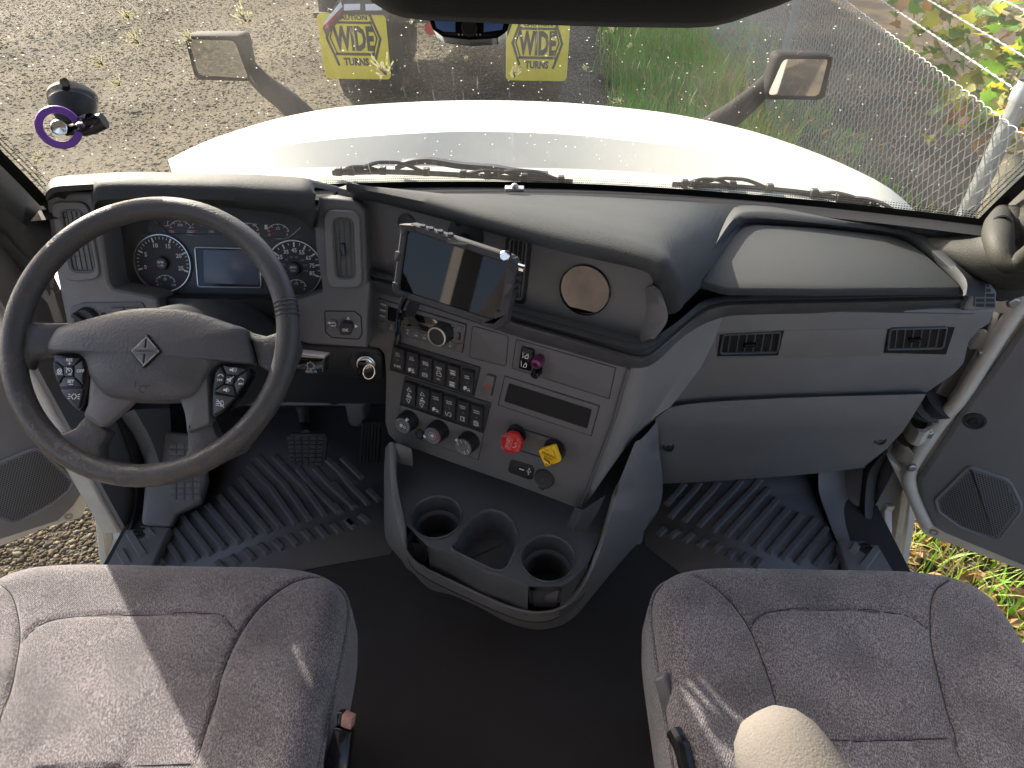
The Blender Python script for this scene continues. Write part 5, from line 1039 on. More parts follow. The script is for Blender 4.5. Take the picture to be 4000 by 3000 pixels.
# binnacle hood over the instruments and its left end cap
def lf(name, m, rows_, n=46, **kw): return lofted(name, m, rows_, dash, n, **kw)
sil_b = [ca(690, 110), ca(720, 75), ca(860, 45), ca(1300, 36), ca(2111, 56), cb(500, 62), cb(800, 78), cb(1100, 98), cb(1240, 125), cb(1300, 215)]
cr_b = [ca(655, 260), ca(668, 200), ca(800, 176), ca(1300, 176), ca(2111, 192), cb(500, 215), cb(800, 235), cb(1050, 250), cb(1230, 265), cb(1310, 300)]
lp_b = [ca(655, 520), ca(680, 395), ca(800, 360), ca(1300, 350), ca(2111, 364), cb(500, 392), cb(800, 420), cb(1000, 445), cb(1150, 490), cb(1290, 560)]
so_b = [ca(700, 640), ca(720, 480), ca(820, 440), ca(1300, 430), ca(2111, 444), cb(500, 480), cb(800, 508), cb(1000, 545), cb(1140, 600), cb(1255, 720)]
B1 = [ony(p, 1.205) for p in sil_b]; B2 = [ony(p, 1.140) for p in cr_b]; B3 = [ony(p, 1.128) for p in lp_b]; B4 = [ony(p, 1.165) for p in so_b]
B0 = [Vector((q.x*.98, q.y + .16, q.z - .085)) for q in B1]; B1b = [a.lerp(c, .55) + Vector((0, -.008, .006)) for a, c in zip(B1, B2)]
lf('binnacle_hood', M['pad'], [B0, B1, B1b, B2, [a.lerp(c, .25) + Vector((0, -.004, 0)) for a, c in zip(B2, B3)], B3, [a.lerp(c, .3) + Vector((0, 0, -.003)) for a, c in zip(B3, B4)], B4, [q + Vector((0, .09, -.02)) for q in B4]], sharp=1.0)
E1 = [ony(p, y) for p, y in ((ca(75, 300), 1.19), (ca(85, 240), 1.2), (ca(120, 170), 1.215), (ca(170, 115), 1.225), (ca(300, 82), 1.23), (ca(600, 62), 1.23), (ca(855, 42), 1.225))]
E2 = [ony(p, y) for p, y in ((ca(78, 320), 1.15), (ca(95, 275), 1.15), (ca(150, 225), 1.15), (ca(230, 205), 1.15), (ca(350, 195), 1.15), (ca(520, 185), 1.15), (ca(662, 178), 1.15))]
E3 = [q + Vector((0, .0, -.010)) for q in E2]; E4 = [q + Vector((0, .03, -.016)) for q in E2]; E5 = [q + Vector((0, .05, -.03)) for q in E2]
lf('left_end_cap', M['pad'], [[q + Vector((0, .12, -.08)) for q in E1], E1, [a.lerp(c, .6) + Vector((0, 0, .006)) for a, c in zip(E1, E2)], E2, E3, E4, E5], n=30, sharp=1.0)
b = MB(); b.slab(FP.lift(-.02), [FP.lift(-.02).uv(p) for p in (ca(95, 250), ca(650, 190), ca(660, 330), ca(85, 400))], -.10, 0, .003); b.build('cap_filler', M['black'], dash)
# light switch block, dash end panel at the left
q = lambda a, c: fu(cp(a, c))
lsb = MB(); lsb.slab(FP, rnd([q(835, 1050), q(835, 900), q(980, 848), q(1690, 838), q(1720, 930), q(1720, 1130), q(880, 1130)], .012), -.01, .0035, .0015); lsp = thing('light_switch_panel', 'headlight switch panel with rotary knob left behind the wheel', 'switch panel', FP.w(*q(1200, 1050), 0)); lsb.build('plate', M['plastic'], lsp)
F2 = FP.lift(.0035)
b = MB(); o_ = F2.w(*F2.uv(cp(1040, 1040))); b.lathe(o_, FP.n, [(.024, 0), (.022, .012), (.020, .014), (0, .014)], 28); b.build('rotary_knob', M['black'], lsp)
b = MB(); mk = Vector(F2.uv(cp(1040, 1040))); b.slab(F2, rnd(rect(mk.x, mk.y, .010, .044, .9), .003), .010, .024, .003); b.build('knob_grip', M['black'], lsp)
q2 = lambda a, c: F2.uv(cp(a, c))
b = MB()
x, y = q2(945, 955); b.stroke(F2, circ(x, y, .0024, 12), .0009, closed=True)
x, y = q2(1005, 937)
for s in (-1, 1):
    b.stroke(F2, [(x + s*.001, y - .003), (x + s*.003, y), (x + s*.001, y + .003)], .0009)
    for k in (-1, 0, 1): b.stroke(F2, [(x + s*.004, y + k*.002), (x + s*.0065, y + k*.0028)], .0008)
for (a_, c_) in ((1080, 945), (910, 1000)):
    x, y = q2(a_, c_); b.stroke(F2, circ(x, y, .0034, 12, -1.57, 1.57) , .001, closed=True)
    for k in (-1, 0, 1): b.stroke(F2, [(x - .002, y + k*.0024), (x - .0065, y + k*.0024 - .0008)], .0008)
x, y = q2(1150, 940); b.stroke(F2, circ(x, y, .0042, 12, .6, 5.2), .001); b.stroke(F2, [(x, y), (x + .004, y + .004)], .001)
b.build('symbols', M['dim'], lsp, smooth=False, recalc=False)
b = MB(); b.slab(F2, [q2(1195, 968), q2(1245, 968), q2(1250, 1060), q2(1200, 1060)], 0, .0008, .0002); b.slab(F2, [q2(1275, 1000), q2(1292, 1000), q2(1294, 1030), q2(1277, 1030)], .0008, .004, .0005); b.build('dimmer_wheel', M['deep'], lsp)
for pts, t1_, t2_, xc in (((1312, 900), (1468, 892), 'LAMP', 'CHECK', 1388), ((1480, 890), (1638, 885), 'WORK', 'LAMP', 1560)) and (((1312, 1468), 'LAMP', 'CHECK', 1388), ((1480, 1640), 'WORK', 'LIGHT', 1560)):
    x0, x1 = pts; b = MB(); b.slab(F2, rnd([q2(x0, 908), q2(x1, 902), q2(x1 + 18, 1070), q2(x0 + 18, 1075)], .002), 0, .0045, .0015); k_ = b.build('push_button', M['plastic'], lsp)
    b = MB(); F3 = F2.lift(.0045); b.text(F3, t1_, *F3.uv(cp(xc, 955)), .0042, bold=.01, h=.0004); b.text(F3, t2_, *F3.uv(cp(xc + 4, 988)), .0042, bold=.01, h=.0004); b.build('lettering', M['dim'], k_, smooth=False, recalc=False)
# dash end panel by the left door
EP = PL(att(cp(560, 800), 1.42), (.8, .6, 0), (-.1, .05, 1)); 
if EP.n.dot(CAM - EP.o) < 0: EP = PL(EP.o, (-.8, -.6, 0), (-.1, .05, 1))
q = lambda a, c: EP.uv(cp(a, c))
b = MB(); b.slab(EP, [q(420, 700), q(630, 690), q(700, 900), q(760, 1080), q(640, 1090), q(600, 960), q(560, 860), q(500, 800), q(430, 785)], -.03, 0, .003); b.slab(EP, [q(290, 290), q(310, 235), q(600, 180), q(660, 470), q(640, 690), q(480, 690), q(500, 640), q(330, 640)], -.03, -.002, .004); b.build('dash_end_panel', M['lowpad'], dash, bevel=.002)
b = MB(); b.slab(EP, rnd([q(325, 285), q(420, 275), q(410, 345), q(335, 350)], .003), -.01, -.001, .0005); b.build('end_slot', M['deep'], dash)
# nav pad on the right fascia
q = lambda a, c: fu(cc(a, c))
nav = thing('menu_keypad', 'menu keypad with OK and back buttons right of the wheel', 'keypad', FP.hit(cc(430, 900)))
P_ = rnd([q(200, 640), q(560, 645), q(640, 710), q(655, 920), q(610, 985), q(290, 965), q(210, 900)], .006)
b = MB(); b.frame(FP, P_, inset(ccw(P_), .0022), 0, .001, .0004, hin=0); b.build('groove', M['deep'], nav)
b = MB(); b.slab(FP, inset(ccw(P_), .0022), 0, .0012, .0005); b.build('pad', M['plastic'], nav)
b = MB(); b.slab(FP, rnd([q(255, 745), q(350, 748), q(360, 850), q(258, 850)], .003), .001, .0055, .0015); kb = b.build('back_button', M['plastic'], nav)
b = MB(); F4 = FP.lift(.0055); x, y = F4.uv(cc(305, 805)); b.stroke(F4, [(x - .008, y + .003), (x + .003, y + .003)], .0016); b.stroke(F4, circ(x + .003, y, .003, 8, -1.57, 1.57), .0016); b.stroke(F4, [(x + .003, y - .003), (x - .004, y - .003)], .0016); b.face(F4, [(x - .011, y + .003), (x - .006, y + .006), (x - .006, y)], .0008); b.build('symbol', M['mark'], kb, smooth=False, recalc=False)
b = MB(); b.slab(FP, rnd([q(395, 790), q(440, 750), q(540, 770), q(560, 830), q(520, 915), q(405, 910)], .004), .001, .016, .003); kb = b.build('ok_knob', M['black'], nav)
b = MB(); F5 = FP.lift(.016); b.text(F5, 'OK', *F5.uv(cc(452, 872)), .0062, bold=.02, h=.0004); b.build('lettering', M['mark'], kb, smooth=False, recalc=False)
b = MB()
for x, y, a in ((485, 735, 1.57), (575, 825, 0), (395, 805, 3.14)):
    x, y = q(x, y); b.face(FP, [(x + .0045*math.cos(a + t), y + .0045*math.sin(a + t)) for t in (0, 2.1, 4.2)], .0016)
b.build('arrows', M['mark'], nav, smooth=False, recalc=False)
# knee panel with the ignition, column parts
KP = PL(ony(cc(400, 1250), 1.16), (1, 0, 0), (0, -.02, 1)); KP = KP if KP.n.y < 0 else PL(KP.o, (-1, 0, 0), (0, -.02, 1)); q = lambda a, c: KP.uv(cc(a, c))
b = MB(); b.slab(KP, [q(-1500, 1000), q(0, 1035), q(700, 1080), q(820, 1105), q(880, 1170), q(905, 1300), q(900, 1470), q(0, 1400), q(-1500, 1340)], -.08, 0, .006); b.build('knee_panel', M['black'], dash, bevel=.004)
GP = PL((0, 1.36, .3), (1, 0, 0), (0, 0, 1)); q = lambda a, c: GP.uv(cF(a, c))
b = MB(); b.slab(GP, [q(-900, 260), q(1330, 270), q(1340, 620), q(1090, 620), q(1075, 660), q(1110, 790), q(1020, 915), q(900, 905), q(860, 860), q(815, 640), q(-900, 640)], -.06, 0, .012); b.build('lower_duct', M['lowpad'], dash, bevel=.006)
q0 = GP.hit(cF(675, 525)); b = MB(); b.lathe(q0, (0, -1, 0), [(.016, 0), (.016, .006), (.011, .007), (.010, .001), (.006, .001), (.005, .006), (0, .006)], 24); b.build('screw', M['black'], dash)
ig = thing('ignition_lock', 'round ignition lock with a silver ring beside the centre stack', 'ignition', KP.hit(cc(700, 1300))); o_ = KP.hit(cc(700, 1240)); n = (KP.n*.8 + (CAM - o_).normalized()*.4).normalized()
b = MB(); b.lathe(o_, n, [(.036, -.01), (.033, .004), (.022, .008), (.0205, .010)], 30); b.build('collar', M['black'], ig)
b = MB(); b.lathe(o_, n, [(.0195, .008), (.0195, .015), (.017, .016), (.0155, .012), (.0150, .012), (.0150, .017), (.012, .018), (.011, .014), (0, .014)], 30); b.build('ring', M['silver'], ig)
ky = thing('key', 'black key hanging in the ignition with a silver key ring', 'key', o_ + n*.02 + Vector((0, 0, -.04)))
KY = PL(o_ + n*.022, (1, 0, .05), Vector((0, .15, 1))); KY = KY if KY.n.dot(n) > 0 else PL(KY.o, (-1, 0, -.05), (0, .15, 1)); q = lambda a, c: KY.uv(cc(a, c))
b = MB(); b.slab(KY, rnd([q(600, 1260), q(620, 1240), q(680, 1240), q(690, 1290), q(655, 1330), q(645, 1420), q(605, 1425)], .002), -.004, .004, .001); b.build('bow', M['gloss'], ky)
b = MB(); rp = [KY.w(*q(733 + 67*math.cos(t*.2618), 1352 + 72*math.sin(t*.2618)), .004 + .004*math.sin(t*.26)) for t in range(24)]; b.tube(rp, .0016, seg=6, closed=True); b.build('key_ring', M['chrome'], ky)

# ---------------------------------------------------------------- instrument cluster
CA_, CB_ = ony((800, 860), 1.268), ony((800, 1177), 1.195)
CLP = PL(CB_, (1, 0, 0), CA_ - CB_); CLP = CLP if CLP.n.y < 0 else PL(CB_, (-1, 0, 0), CA_ - CB_); cu = lambda p: CLP.uv(p)
clus = thing('instrument_cluster', 'instrument cluster with two round gauges and a blank screen', 'instrument cluster', CLP.hit((800, 1180)))
M['dial'] = mat('dial_face', (.036, .037, .040), .55); M['clface'] = mat('cluster_face', (.070, .072, .078), .45, bump=(900, .1))
b = MB(); b.slab(CLP, [cu(p) for p in (ca(740, 500), ca(700, 760), ca(880, 1440), ca(1300, 1540), cb(0, 1590), cb(900, 1600), cb(1400, 1480), cb(1420, 1300), cb(1330, 800), cb(1260, 480), cb(0, 330))], -.04, -.001, .003); b.build('housing', M['clface'], clus)
def gauge(cx, rpx, title, nums, a0, a1, ticks, needle, sub, label):
    c = Vector(cu(cx)); r = rpx; g = MB(); o_ = CLP.w(c.x, c.y)
    g.lathe(o_, CLP.n, [(0, .0012), (r*.985, .0012)], 56); gd = g.build('gauge', M['dial'], clus); gd['label'] = label
    g = MB(); g.lathe(o_, CLP.n, [(r*.985, -.001), (r*1.0, .005), (r*1.025, .005), (r*1.045, .001)], 64); g.build('ring', M['silver'], gd)
    g = MB(); h = .0016
    def pol(a, rr): return (c.x + rr*math.cos(a), c.y + rr*math.sin(a))
    for k in range(ticks + 1):
        a = a0 + (a1 - a0)*k/ticks; big = k % 5 == 0 if ticks > 20 else k % 2 == 0
        g.stroke(CLP, [pol(a, r*(.80 if big else .86)), pol(a, r*.93)], .0032 if big else .0014, h)
    for t, f in nums: a = a0 + (a1 - a0)*f; g.text(CLP, t, *pol(a, r*.66 if len(t) < 3 else r*.66), r*.155, bold=.02, h=h)
    g.build('dial_print', M['mark'], gd, smooth=False, recalc=False)
    g = MB(); g.lathe(o_, CLP.n, [(r*.24, .001), (r*.22, .010), (r*.19, .0105), (0, .0105)], 32); g.build('hub', M['black'], gd)
    H = CLP.lift(.0105); g = MB(); g.face(H, circ(c.x, c.y, r*.16, 28), .0002); g.build('hub_face', M['clface'], gd, smooth=False)
    g = MB(); g.text(H, title[0], c.x, c.y + r*.045, r*.085, bold=.02, h=.0006); g.text(H, title[1], c.x, c.y - r*.07, r*.065, bold=.01, h=.0006); g.build('hub_print', M['mark'], gd, smooth=False, recalc=False)
    a = needle; g = MB(); g.slab(CLP, [pol(a + .055/.3*.25, r*.2), pol(a - .055/.3*.25, r*.2), pol(a - .008, r*.74), pol(a + .008, r*.74)], .006, .0075, .0003); g.build('needle', M['redmark'], gd)
    if sub: smallgauge(sub[0], r*.36, gd, sub[1], sub[2], sub[3])
    return gd
def smallgauge(p, rr, parent, lo, mid, hi, dark=True, needle=True):
    c = Vector(cu(p)) if not isinstance(p, Vector) else p; h = .0022; m_ = MB()
    def pol(a, r): return (c.x + r*math.cos(a), c.y + r*math.sin(a)*.8)
    m_.stroke(CLP, [pol(2.9 - 2.66*k/14, rr) for k in range(15)], .0012, h)
    for k in range(5): a = 2.9 - 2.66*k/4; m_.stroke(CLP, [pol(a, rr*.8), pol(a, rr*1.02)], .0012, h)
    m_.text(CLP, mid, c.x, c.y + rr*.42, rr*.24, bold=.01, h=h); m_.text(CLP, hi, c.x + rr*.82, c.y - rr*.16, rr*.24, bold=.01, h=h); m_.text(CLP, lo, c.x - rr*.82, c.y - rr*.16, rr*.24, bold=.01, h=h)
    g = m_.build('small_scale', M['mark'], parent, smooth=False, recalc=False)
    m_ = MB(); m_.stroke(CLP, [pol(3.35, rr*.35), pol(3.35, rr*1.0)], .0016, .004); m_.stroke(CLP, [pol(2.95 - .1*k, rr*1.0) for k in range(4)], .0016, .0026); m_.build('red_needle', M['redmark'], parent, smooth=False, recalc=False)
kk = .3316 * 1.41/2700
gauge(ca(1470, 1110), 325*kk, ('RPM', 'x 100'), [('0', .01), ('5', .2), ('10', .41), ('15', .60), ('20', .80), ('25', .985)], R(195), R(-18), 25, R(196), (ca(1505, 1345), '0', '50', '100'), 'tachometer marked zero to twenty five')
gauge(cb(1060, 1170), 318*kk, ('MPH', 'km/h'), [('5', .01), ('15', .125), ('25', .25), ('35', .375), ('45', .5), ('55', .62), ('65', .745), ('75', .87), ('85', .985)], R(195), R(-18), 16, R(200), (cb(1085, 1395), 'E', '1/2', 'F'), 'speedometer marked five to eighty five')
c = Vector(cu(cb(1060, 1170))); g = MB(); r = 318*kk
for t, f in (('20', .16), ('40', .30), ('60', .43), ('80', .56), ('100', .70), ('120', .84), ('140', .97)): a = R(195) + (R(-213))*f; g.text(CLP, t, c.x + r*.42*math.cos(a), c.y + r*.42*math.sin(a), r*.085, h=.0016)
g.build('inner_scale', M['dim'], clus, smooth=False, recalc=False)
sq = rnd([cu(p) for p in (ca(1840, 915), cb(440, 928), cb(680, 1230), cb(670, 1400), ca(1890, 1390))][:1] + [cu(cb(668, 935)), cu(cb(672, 1402)), cu(ca(1880, 1392))], .006)
b = MB(); b.frame(CLP, sq, inset(ccw(sq), .0022), -.002, .004, .0008, hin=-.004); b.build('screen_rim', M['silver'], clus)
M['lcd'] = mat('blank_screen', (.09, .11, .16), .22, var=(9, (.13, .15, .20), .2)); b = MB(); si = inset(ccw(sq), .0022); b.face(CLP, si, .0008); b.build('screen_mask', M['gloss'], clus, smooth=False)
b = MB(); b.slab(CLP, [cu(p) for p in (ca(1945, 955), cb(635, 960), cb(632, 1365), ca(1955, 1345))], .001, .0018, .0003); b.build('screen', M['lcd'], clus)
tp = [ca(1370, 600), ca(1480, 715), ca(1560, 760), ca(2111, 782), cb(300, 795), cb(900, 818), cb(1010, 795), cb(1135, 690)]
b = MB(); b.tube([CLP.w(*cu(p), .001) for p in cat([Vector((*p, 0)) for p in tp], 40)], .0016, seg=6); b.build('upper_rim', M['silver'], clus)
for p, l_, m_, h_ in ((ca(1680, 715), '100', '200', '300'), (ca(1935, 715), '0', '75', '150'), (cb(515, 742), '0', '50', '150'), (cb(870, 755), 'E', '1/2', 'F')): smallgauge(p, .022, clus, l_, m_, h_)
b = MB(); x, y = cu(cb(725, 685)); b.slab(CLP, rect(x, y, .006, .009), .001, .0015); b.text(CLP, 'PSI', *cu(cb(595, 655)), .004, bold=.01, h=.0016); x, y = cu(ca(1525, 645)); b.stroke(CLP, [(x - .006, y - .004), (x + .006, y - .004)], .001); b.stroke(CLP, [(x, y - .003), (x, y + .005), (x + .003, y + .005)], .001); b.build('symbols', M['mark'], clus, smooth=False, recalc=False)
# clear curved cover lens over the dials
M['lens'] = bpy.data.materials.new('clear_lens'); M['lens'].use_nodes = True; nt, N, K = nodes(M['lens']); nt.nodes.clear(); o_ = N('ShaderNodeOutputMaterial'); tr = N('ShaderNodeBsdfTransparent'); gl = N('ShaderNodeBsdfGlossy'); gl.inputs['Roughness'].default_value = .03; fr = N('ShaderNodeFresnel'); fr.inputs[0].default_value = 1.3; mx = N('ShaderNodeMixShader'); K(fr.outputs[0], mx.inputs[0]); K(tr.outputs[0], mx.inputs[1]); K(gl.outputs[0], mx.inputs[2]); K(mx.outputs[0], o_.inputs[0])
# ================================================================== CENTRE STACK CONTROLS
S1 = SP.lift(.0005)
def sq_(l, f): return [su(f(*a)) for a in l]
rad = thing('radio', 'car radio with a round volume knob and numbered keys below the tablet', 'radio', SP.hit(cc(1340, 1130)))
RP = [su(cc(*a)) for a in ((840, 490), (1885, 800), (1835, 1142), (820, 835))]
b = MB(); b.frame(SP, rnd(RP, .003), rnd(inset(ccw(RP), .0018)[::1], .002), 0, .0012, .0004, hin=-.002); b.build('slot_gap', M['deep'], rad)
b = MB(); b.slab(SP, rnd(inset(ccw(RP), .0015), .002), -.02, .0035, .001); b.build('faceplate', M['plastic'], rad, bevel=.0006)
RF = SP.lift(.0035); ru = lambda a, c: RF.uv(cc(a, c))
b = MB(); b.slab(RF, rnd([ru(955, 590), ru(1740, 810), ru(1722, 985), ru(948, 752)], .002), 0, .0008, .0003); M['radioglass'] = mat('radio_window', (.012, .011, .010), .06, spec=.9); b.build('display', M['radioglass'], rad)
def key(l, txt=None, m_='mark', sz=.0052, at_=None, small=None):
    b = MB(); b.slab(RF, rnd([ru(*a) for a in l], .001), 0, .0022, .0008); k_ = b.build('radio_key', M['plastic'], rad); K2 = RF.lift(.0022)
    if txt or small:
        b = MB(); cx_, cy_ = [sum(v)/4 for v in zip(*l)]
        if txt: b.text(K2, txt, *K2.uv(cc(cx_ + 2, cy_ + (18 if small else 0))), sz, bold=.02, h=.0003)
        if small: b.text(K2, small, *K2.uv(cc(cx_ + 6, cy_ - 18)), .0024, h=.0003)
        b.build('lettering', M[m_], k_, smooth=False, recalc=False)
    return k_, K2
for k, t in enumerate(('MEDIA', 'DISPLAY', 'RADIO')):
    y = 535 + 66*k; x = 862 - 9*k; key([(x, y), (x + 84, y + 22), (x + 80, y + 78), (x - 6, y + 55)], t, sz=.0030)
def handset(k_, K2, p, m_):
    b = MB(); x, y = K2.uv(cc(*p)); b.stroke(K2, circ(x, y - .002, .0045, 8, .5, 2.6), .0018, .0004); b.build('symbol', M[m_], k_, smooth=False, recalc=False)
bx = [(838, 762), (938, 790), (1035, 812), (1135, 845), (1233, 872), (1335, 903), (1435, 935), (1535, 962), (1635, 992), (1738, 1025), (1838, 1052)]
lab = [None, ('1', 'BT'), ('2', 'AM'), ('3', 'OPT'), ('<<', 'ii'), ('>>', '>'), ('4', 'ABC'), ('5', 'A'), ('6', 'FX'), None]
for k in range(10):
    (x0, y0), (x1, y1) = bx[k], bx[k + 1]; l = [(x0 + 4, y0 + 4), (x1 - 6, y1 - 6 - 18), (x1 - 12, y1 + 66), (x0 - 4, y0 + 76)]
    if lab[k] is None: k_, K2 = key(l); handset(k_, K2, (x0 + 46, y0 + 45), 'greenmark' if k == 0 else 'redmark')
    else: key(l, lab[k][0], sz=.0050 if len(lab[k][0]) == 1 else .0034, small=lab[k][1])
o_ = RF.hit(cc(1600, 900)); b = MB(); b.lathe(o_, SP.n, [(.0225, 0), (.021, .002), (.0205, .022), (.0195, .024)], 36); b.build('volume_knob', M['black'], rad); nb = rad.children[-1]
o2 = o_ + SP.n*.024; b = MB(); b.lathe(o2, SP.n, [(.0200, -.001), (.0200, .001), (.0172, .0014), (.0170, .0)], 36); b.build('knob_ring', M['silver'], nb); b = MB(); b.lathe(o2, SP.n, [(.0170, .0), (0, .0004)], 30); b.build('knob_cap', M['black'], nb)
b = MB(); b.text(RF.lift(.0008), 'VOL/MENU', *ru(1515, 790), .0026, h=.0003); b.build('lettering', M['mark'], rad, smooth=False, recalc=False)
b = MB(); b.lathe(RF.hit(cc(1695, 915)), SP.n, [(.0052, 0), (.005, .0018), (.0035, .002), (.003, -.001), (0, -.001)], 20); b.build('aux_socket', M['black'], rad)
b = MB(); b.slab(RF, rnd([ru(1762, 812), ru(1840, 832), ru(1835, 868), ru(1758, 848)], .001), 0, .002, .0006); pk = b.build('power_key', M['plastic'], rad); b = MB(); x, y = ru(1802, 842); b.stroke(RF.lift(.002), circ(x, y, .0016, 10), .0006, .0003, True); b.build('symbol', M['dim'], pk, smooth=False, recalc=False)
b = MB(); b.slab(RF, rnd([ru(1772, 895), ru(1812, 905), ru(1806, 990), ru(1766, 980)], .0008), 0, .0012, .0004); us = b.build('usb_port', M['deep'], rad); b = MB(); b.slab(RF, [ru(1780, 908), ru(1788, 910), ru(1783, 970), ru(1775, 968)], .0012, .0018, .0001); b.build('contact', M['steel'], us)
# square blank plate, wide blank panel with a switch and two air fittings
bl = [cc(1945, 815), cd(1622, 35), cd(1590, 400), cc(1905, 1195)]
bp = rnd([su(p) for p in bl], .007); b = MB(); b.frame(SP, bp, inset(ccw(bp), .0012), 0, .0006, .0002, hin=-.001); b.build('plate_gap', M['deep'], dash); b = MB(); b.slab(SP, inset(ccw(bp), .0012), 0, .0008, .0005); b.build('blank_plate', M['plastic'], dash)
wp = [su(p) for p in (ce(350, 70), ce(1530, 410), ce(1450, 782), ce(298, 418))]; b = MB(); b.frame(SP, rnd(wp, .001), rnd(inset(ccw(wp), .0014), .001), 0, .0006, .0002, hin=-.001); b.build('panel_gap', M['deep'], dash); b = MB(); b.slab(SP, rnd(inset(ccw(wp), .0014), .001), 0, .0010, .0006); b.build('blank_panel', M['plastic'], dash)
W1 = SP.lift(.001); we = lambda a, c: W1.uv(ce(a, c))
b = MB(); b.slab(W1, rnd([we(420, 150), we(572, 190), we(532, 448), we(385, 412)], .003), 0, .004, .0015); lk = b.build('lane_switch', M['gloss'], dash, bevel=.001); W2 = W1.lift(.004)
b = MB(); b.slab(W2, [W2.uv(ce(*a)) for a in ((432, 178), (548, 208), (540, 248), (428, 218))], 0, .002, .001); b.build('rocker_tip', M['black'], lk)
b = MB()
for (x, y) in ((462, 272), (442, 375)):
    u_, v_ = W2.uv(ce(x, y)); b.stroke(W2, [(u_ - .0045, v_ - .005), (u_ - .006, v_ + .006)], .0012); b.stroke(W2, [(u_ - .001, v_ - .005), (u_ + .001, v_ + .001), (u_ + .006, v_ + .003), (u_ + .005, v_ - .004)], .0012, closed=True); b.stroke(W2, [(u_ + .001, v_ + .001), (u_ + .0035, v_ + .0055), (u_ + .006, v_ + .003)], .0012)
u_, v_ = W2.uv(ce(462, 272)); b.stroke(W2, [(u_ - .006, v_ - .005), (u_ + .006, v_ + .006)], .0011); b.build('symbols', M['mark'], lk, smooth=False, recalc=False)
b = MB(); b.slab(W1, rnd([we(598, 190), we(742, 225), we(695, 500), we(545, 462)], .003), 0, .0012, .0006); b.build('fitting_plate', M['plastic'], dash)
M['purple'] = mat('anodised_purple', (.20, .045, .13), .3, metal=.5)
for (x, y), m_, rr_, nm in (((640, 290), 'purple', .0105, 'purple air fitting'), ((625, 415), 'gloss', .0085, 'black air fitting')):
    o_ = W1.hit(ce(x, y)); ax = (SP.n*.85 + Vector((-.1, -.3, -.15))).normalized(); b = MB(); b.lathe(o_, ax, [(rr_*.8, -.004), (rr_*.8, .006), (rr_*1.1, .008), (rr_*1.15, .012), (rr_*1.0, .024), (rr_*.65, .026), (rr_*.38, .026), (rr_*.34, .018), (0, .018)], 8); f_ = b.build('air_fitting', M[m_], dash, sharp=.3); f_['label'] = nm
    b = MB(); b.lathe(o_, ax, [(rr_*.36, .0262), (0, .0262)], 14); b.build('bore', M['deep'], f_)
# hazard button
b = MB(); hz_ = [su(cd(*a)) for a in ((1365, 475), (1480, 505), (1425, 745), (1300, 715))]; b.frame(SP, rnd(hz_, .004), rnd(inset(ccw(hz_), .001), .0035), 0, .0008, .0003, hin=-.002); b.build('button_gap', M['deep'], dash)
b = MB(); b.slab(SP, rnd(inset(ccw(hz_), .0012), .0035), 0, .006, .0015); hb = b.build('hazard_button', M['plastic'], dash); H2 = SP.lift(.006); u_, v_ = H2.uv(cd(1380, 632)); b = MB()
for s_, w_ in ((.0075, .0011), (.0042, .0010)): b.stroke(H2, [(u_ + s_*math.cos(a), v_ - .0004 + s_*math.sin(a)) for a in (1.57, 3.665, 5.76)], w_, .0004, True)
b.build('triangle', M['redmark'], hb, smooth=False, recalc=False)
# storage slot with its bevelled surround
sl_o = [su(ce(*a)) for a in ((215, 500), (1340, 855), (1240, 1220), (135, 850))]; sl_i = [su(ce(*a)) for a in ((270, 588), (1245, 900), (1190, 1125), (212, 805))]
b = MB(); b.frame(SP, rnd(sl_o, .002), rnd(inset(ccw(sl_o), .0016), .002), 0, .0007, .0002, hin=-.001); b.build('slot_gap', M['deep'], dash)
b = MB(); b.frame(SP, rnd(inset(ccw(sl_o), .0016), .002, 3), rnd(sl_i, .003, 3), 0, .0022, .0012, hin=-.0005); b.build('slot_frame', M['plastic'], dash)
b = MB(); b.face(SP, rnd(sl_i, .003, 3), .0004); b.build('storage_slot', M['deep'], dash, smooth=False)
# ---------------------------------------------------------------- twelve rocker switches
swp = thing('switch_bank', 'two rows of black rocker switches with white symbols on the stack', 'switches', SP.hit(cd(850, 1000)))
for l in (((270, 88), (1292, 402), (1215, 748), (218, 432)), ((395, 508), (1418, 822), (1330, 1172), (338, 845))):
    P_ = rnd([su(cd(*a)) for a in l], .003); b = MB(); b.slab(SP, P_, -.01, .0035, .0025); b.build('switch_bezel', M['gloss'] if False else M['black'], swp)
row1 = [(335, 287), (497, 336), (660, 390), (818, 442), (980, 495), (1148, 552)]; row2 = [(466, 696), (622, 748), (780, 798), (938, 850), (1097, 905), (1258, 960)]
SB = SP.lift(.0035); SW = SP.lift(.0112)
def gl_axle(b, P, u, v): b.stroke(P, [(u - .007, v), (u + .007, v)], .0012); [b.stroke(P, [(u + s, v - .003), (u + s, v + .003)], .0012) for s in (-.007, 0, .004, .007)]
def gl_truck(b, P, u, v): b.face(P, [(u - .007, v - .002), (u - .007, v + .002), (u - .004, v + .005), (u, v + .005), (u, v - .002)], .0006); b.face(P, circ(u - .005, v - .003, .0018, 8), .0006); b.stroke(P, [(u + .001, v + .001), (u + .007, v + .001)], .0012); b.face(P, circ(u + .003, v - .003, .0016, 8), .0006); b.face(P, circ(u + .0065, v - .003, .0016, 8), .0006)
def gl_ring(b, P, u, v, slash=False):
    b.stroke(P, circ(u, v, .0042, 14), .0011, closed=True); b.face(P, circ(u, v, .0016, 8), .0006)
    for s in (0, math.pi): b.stroke(P, circ(u, v, .0062, 6, s - .8, s + .8), .0011)
    if slash: b.stroke(P, [(u - .0055, v + .005), (u + .0055, v - .005)], .0012)
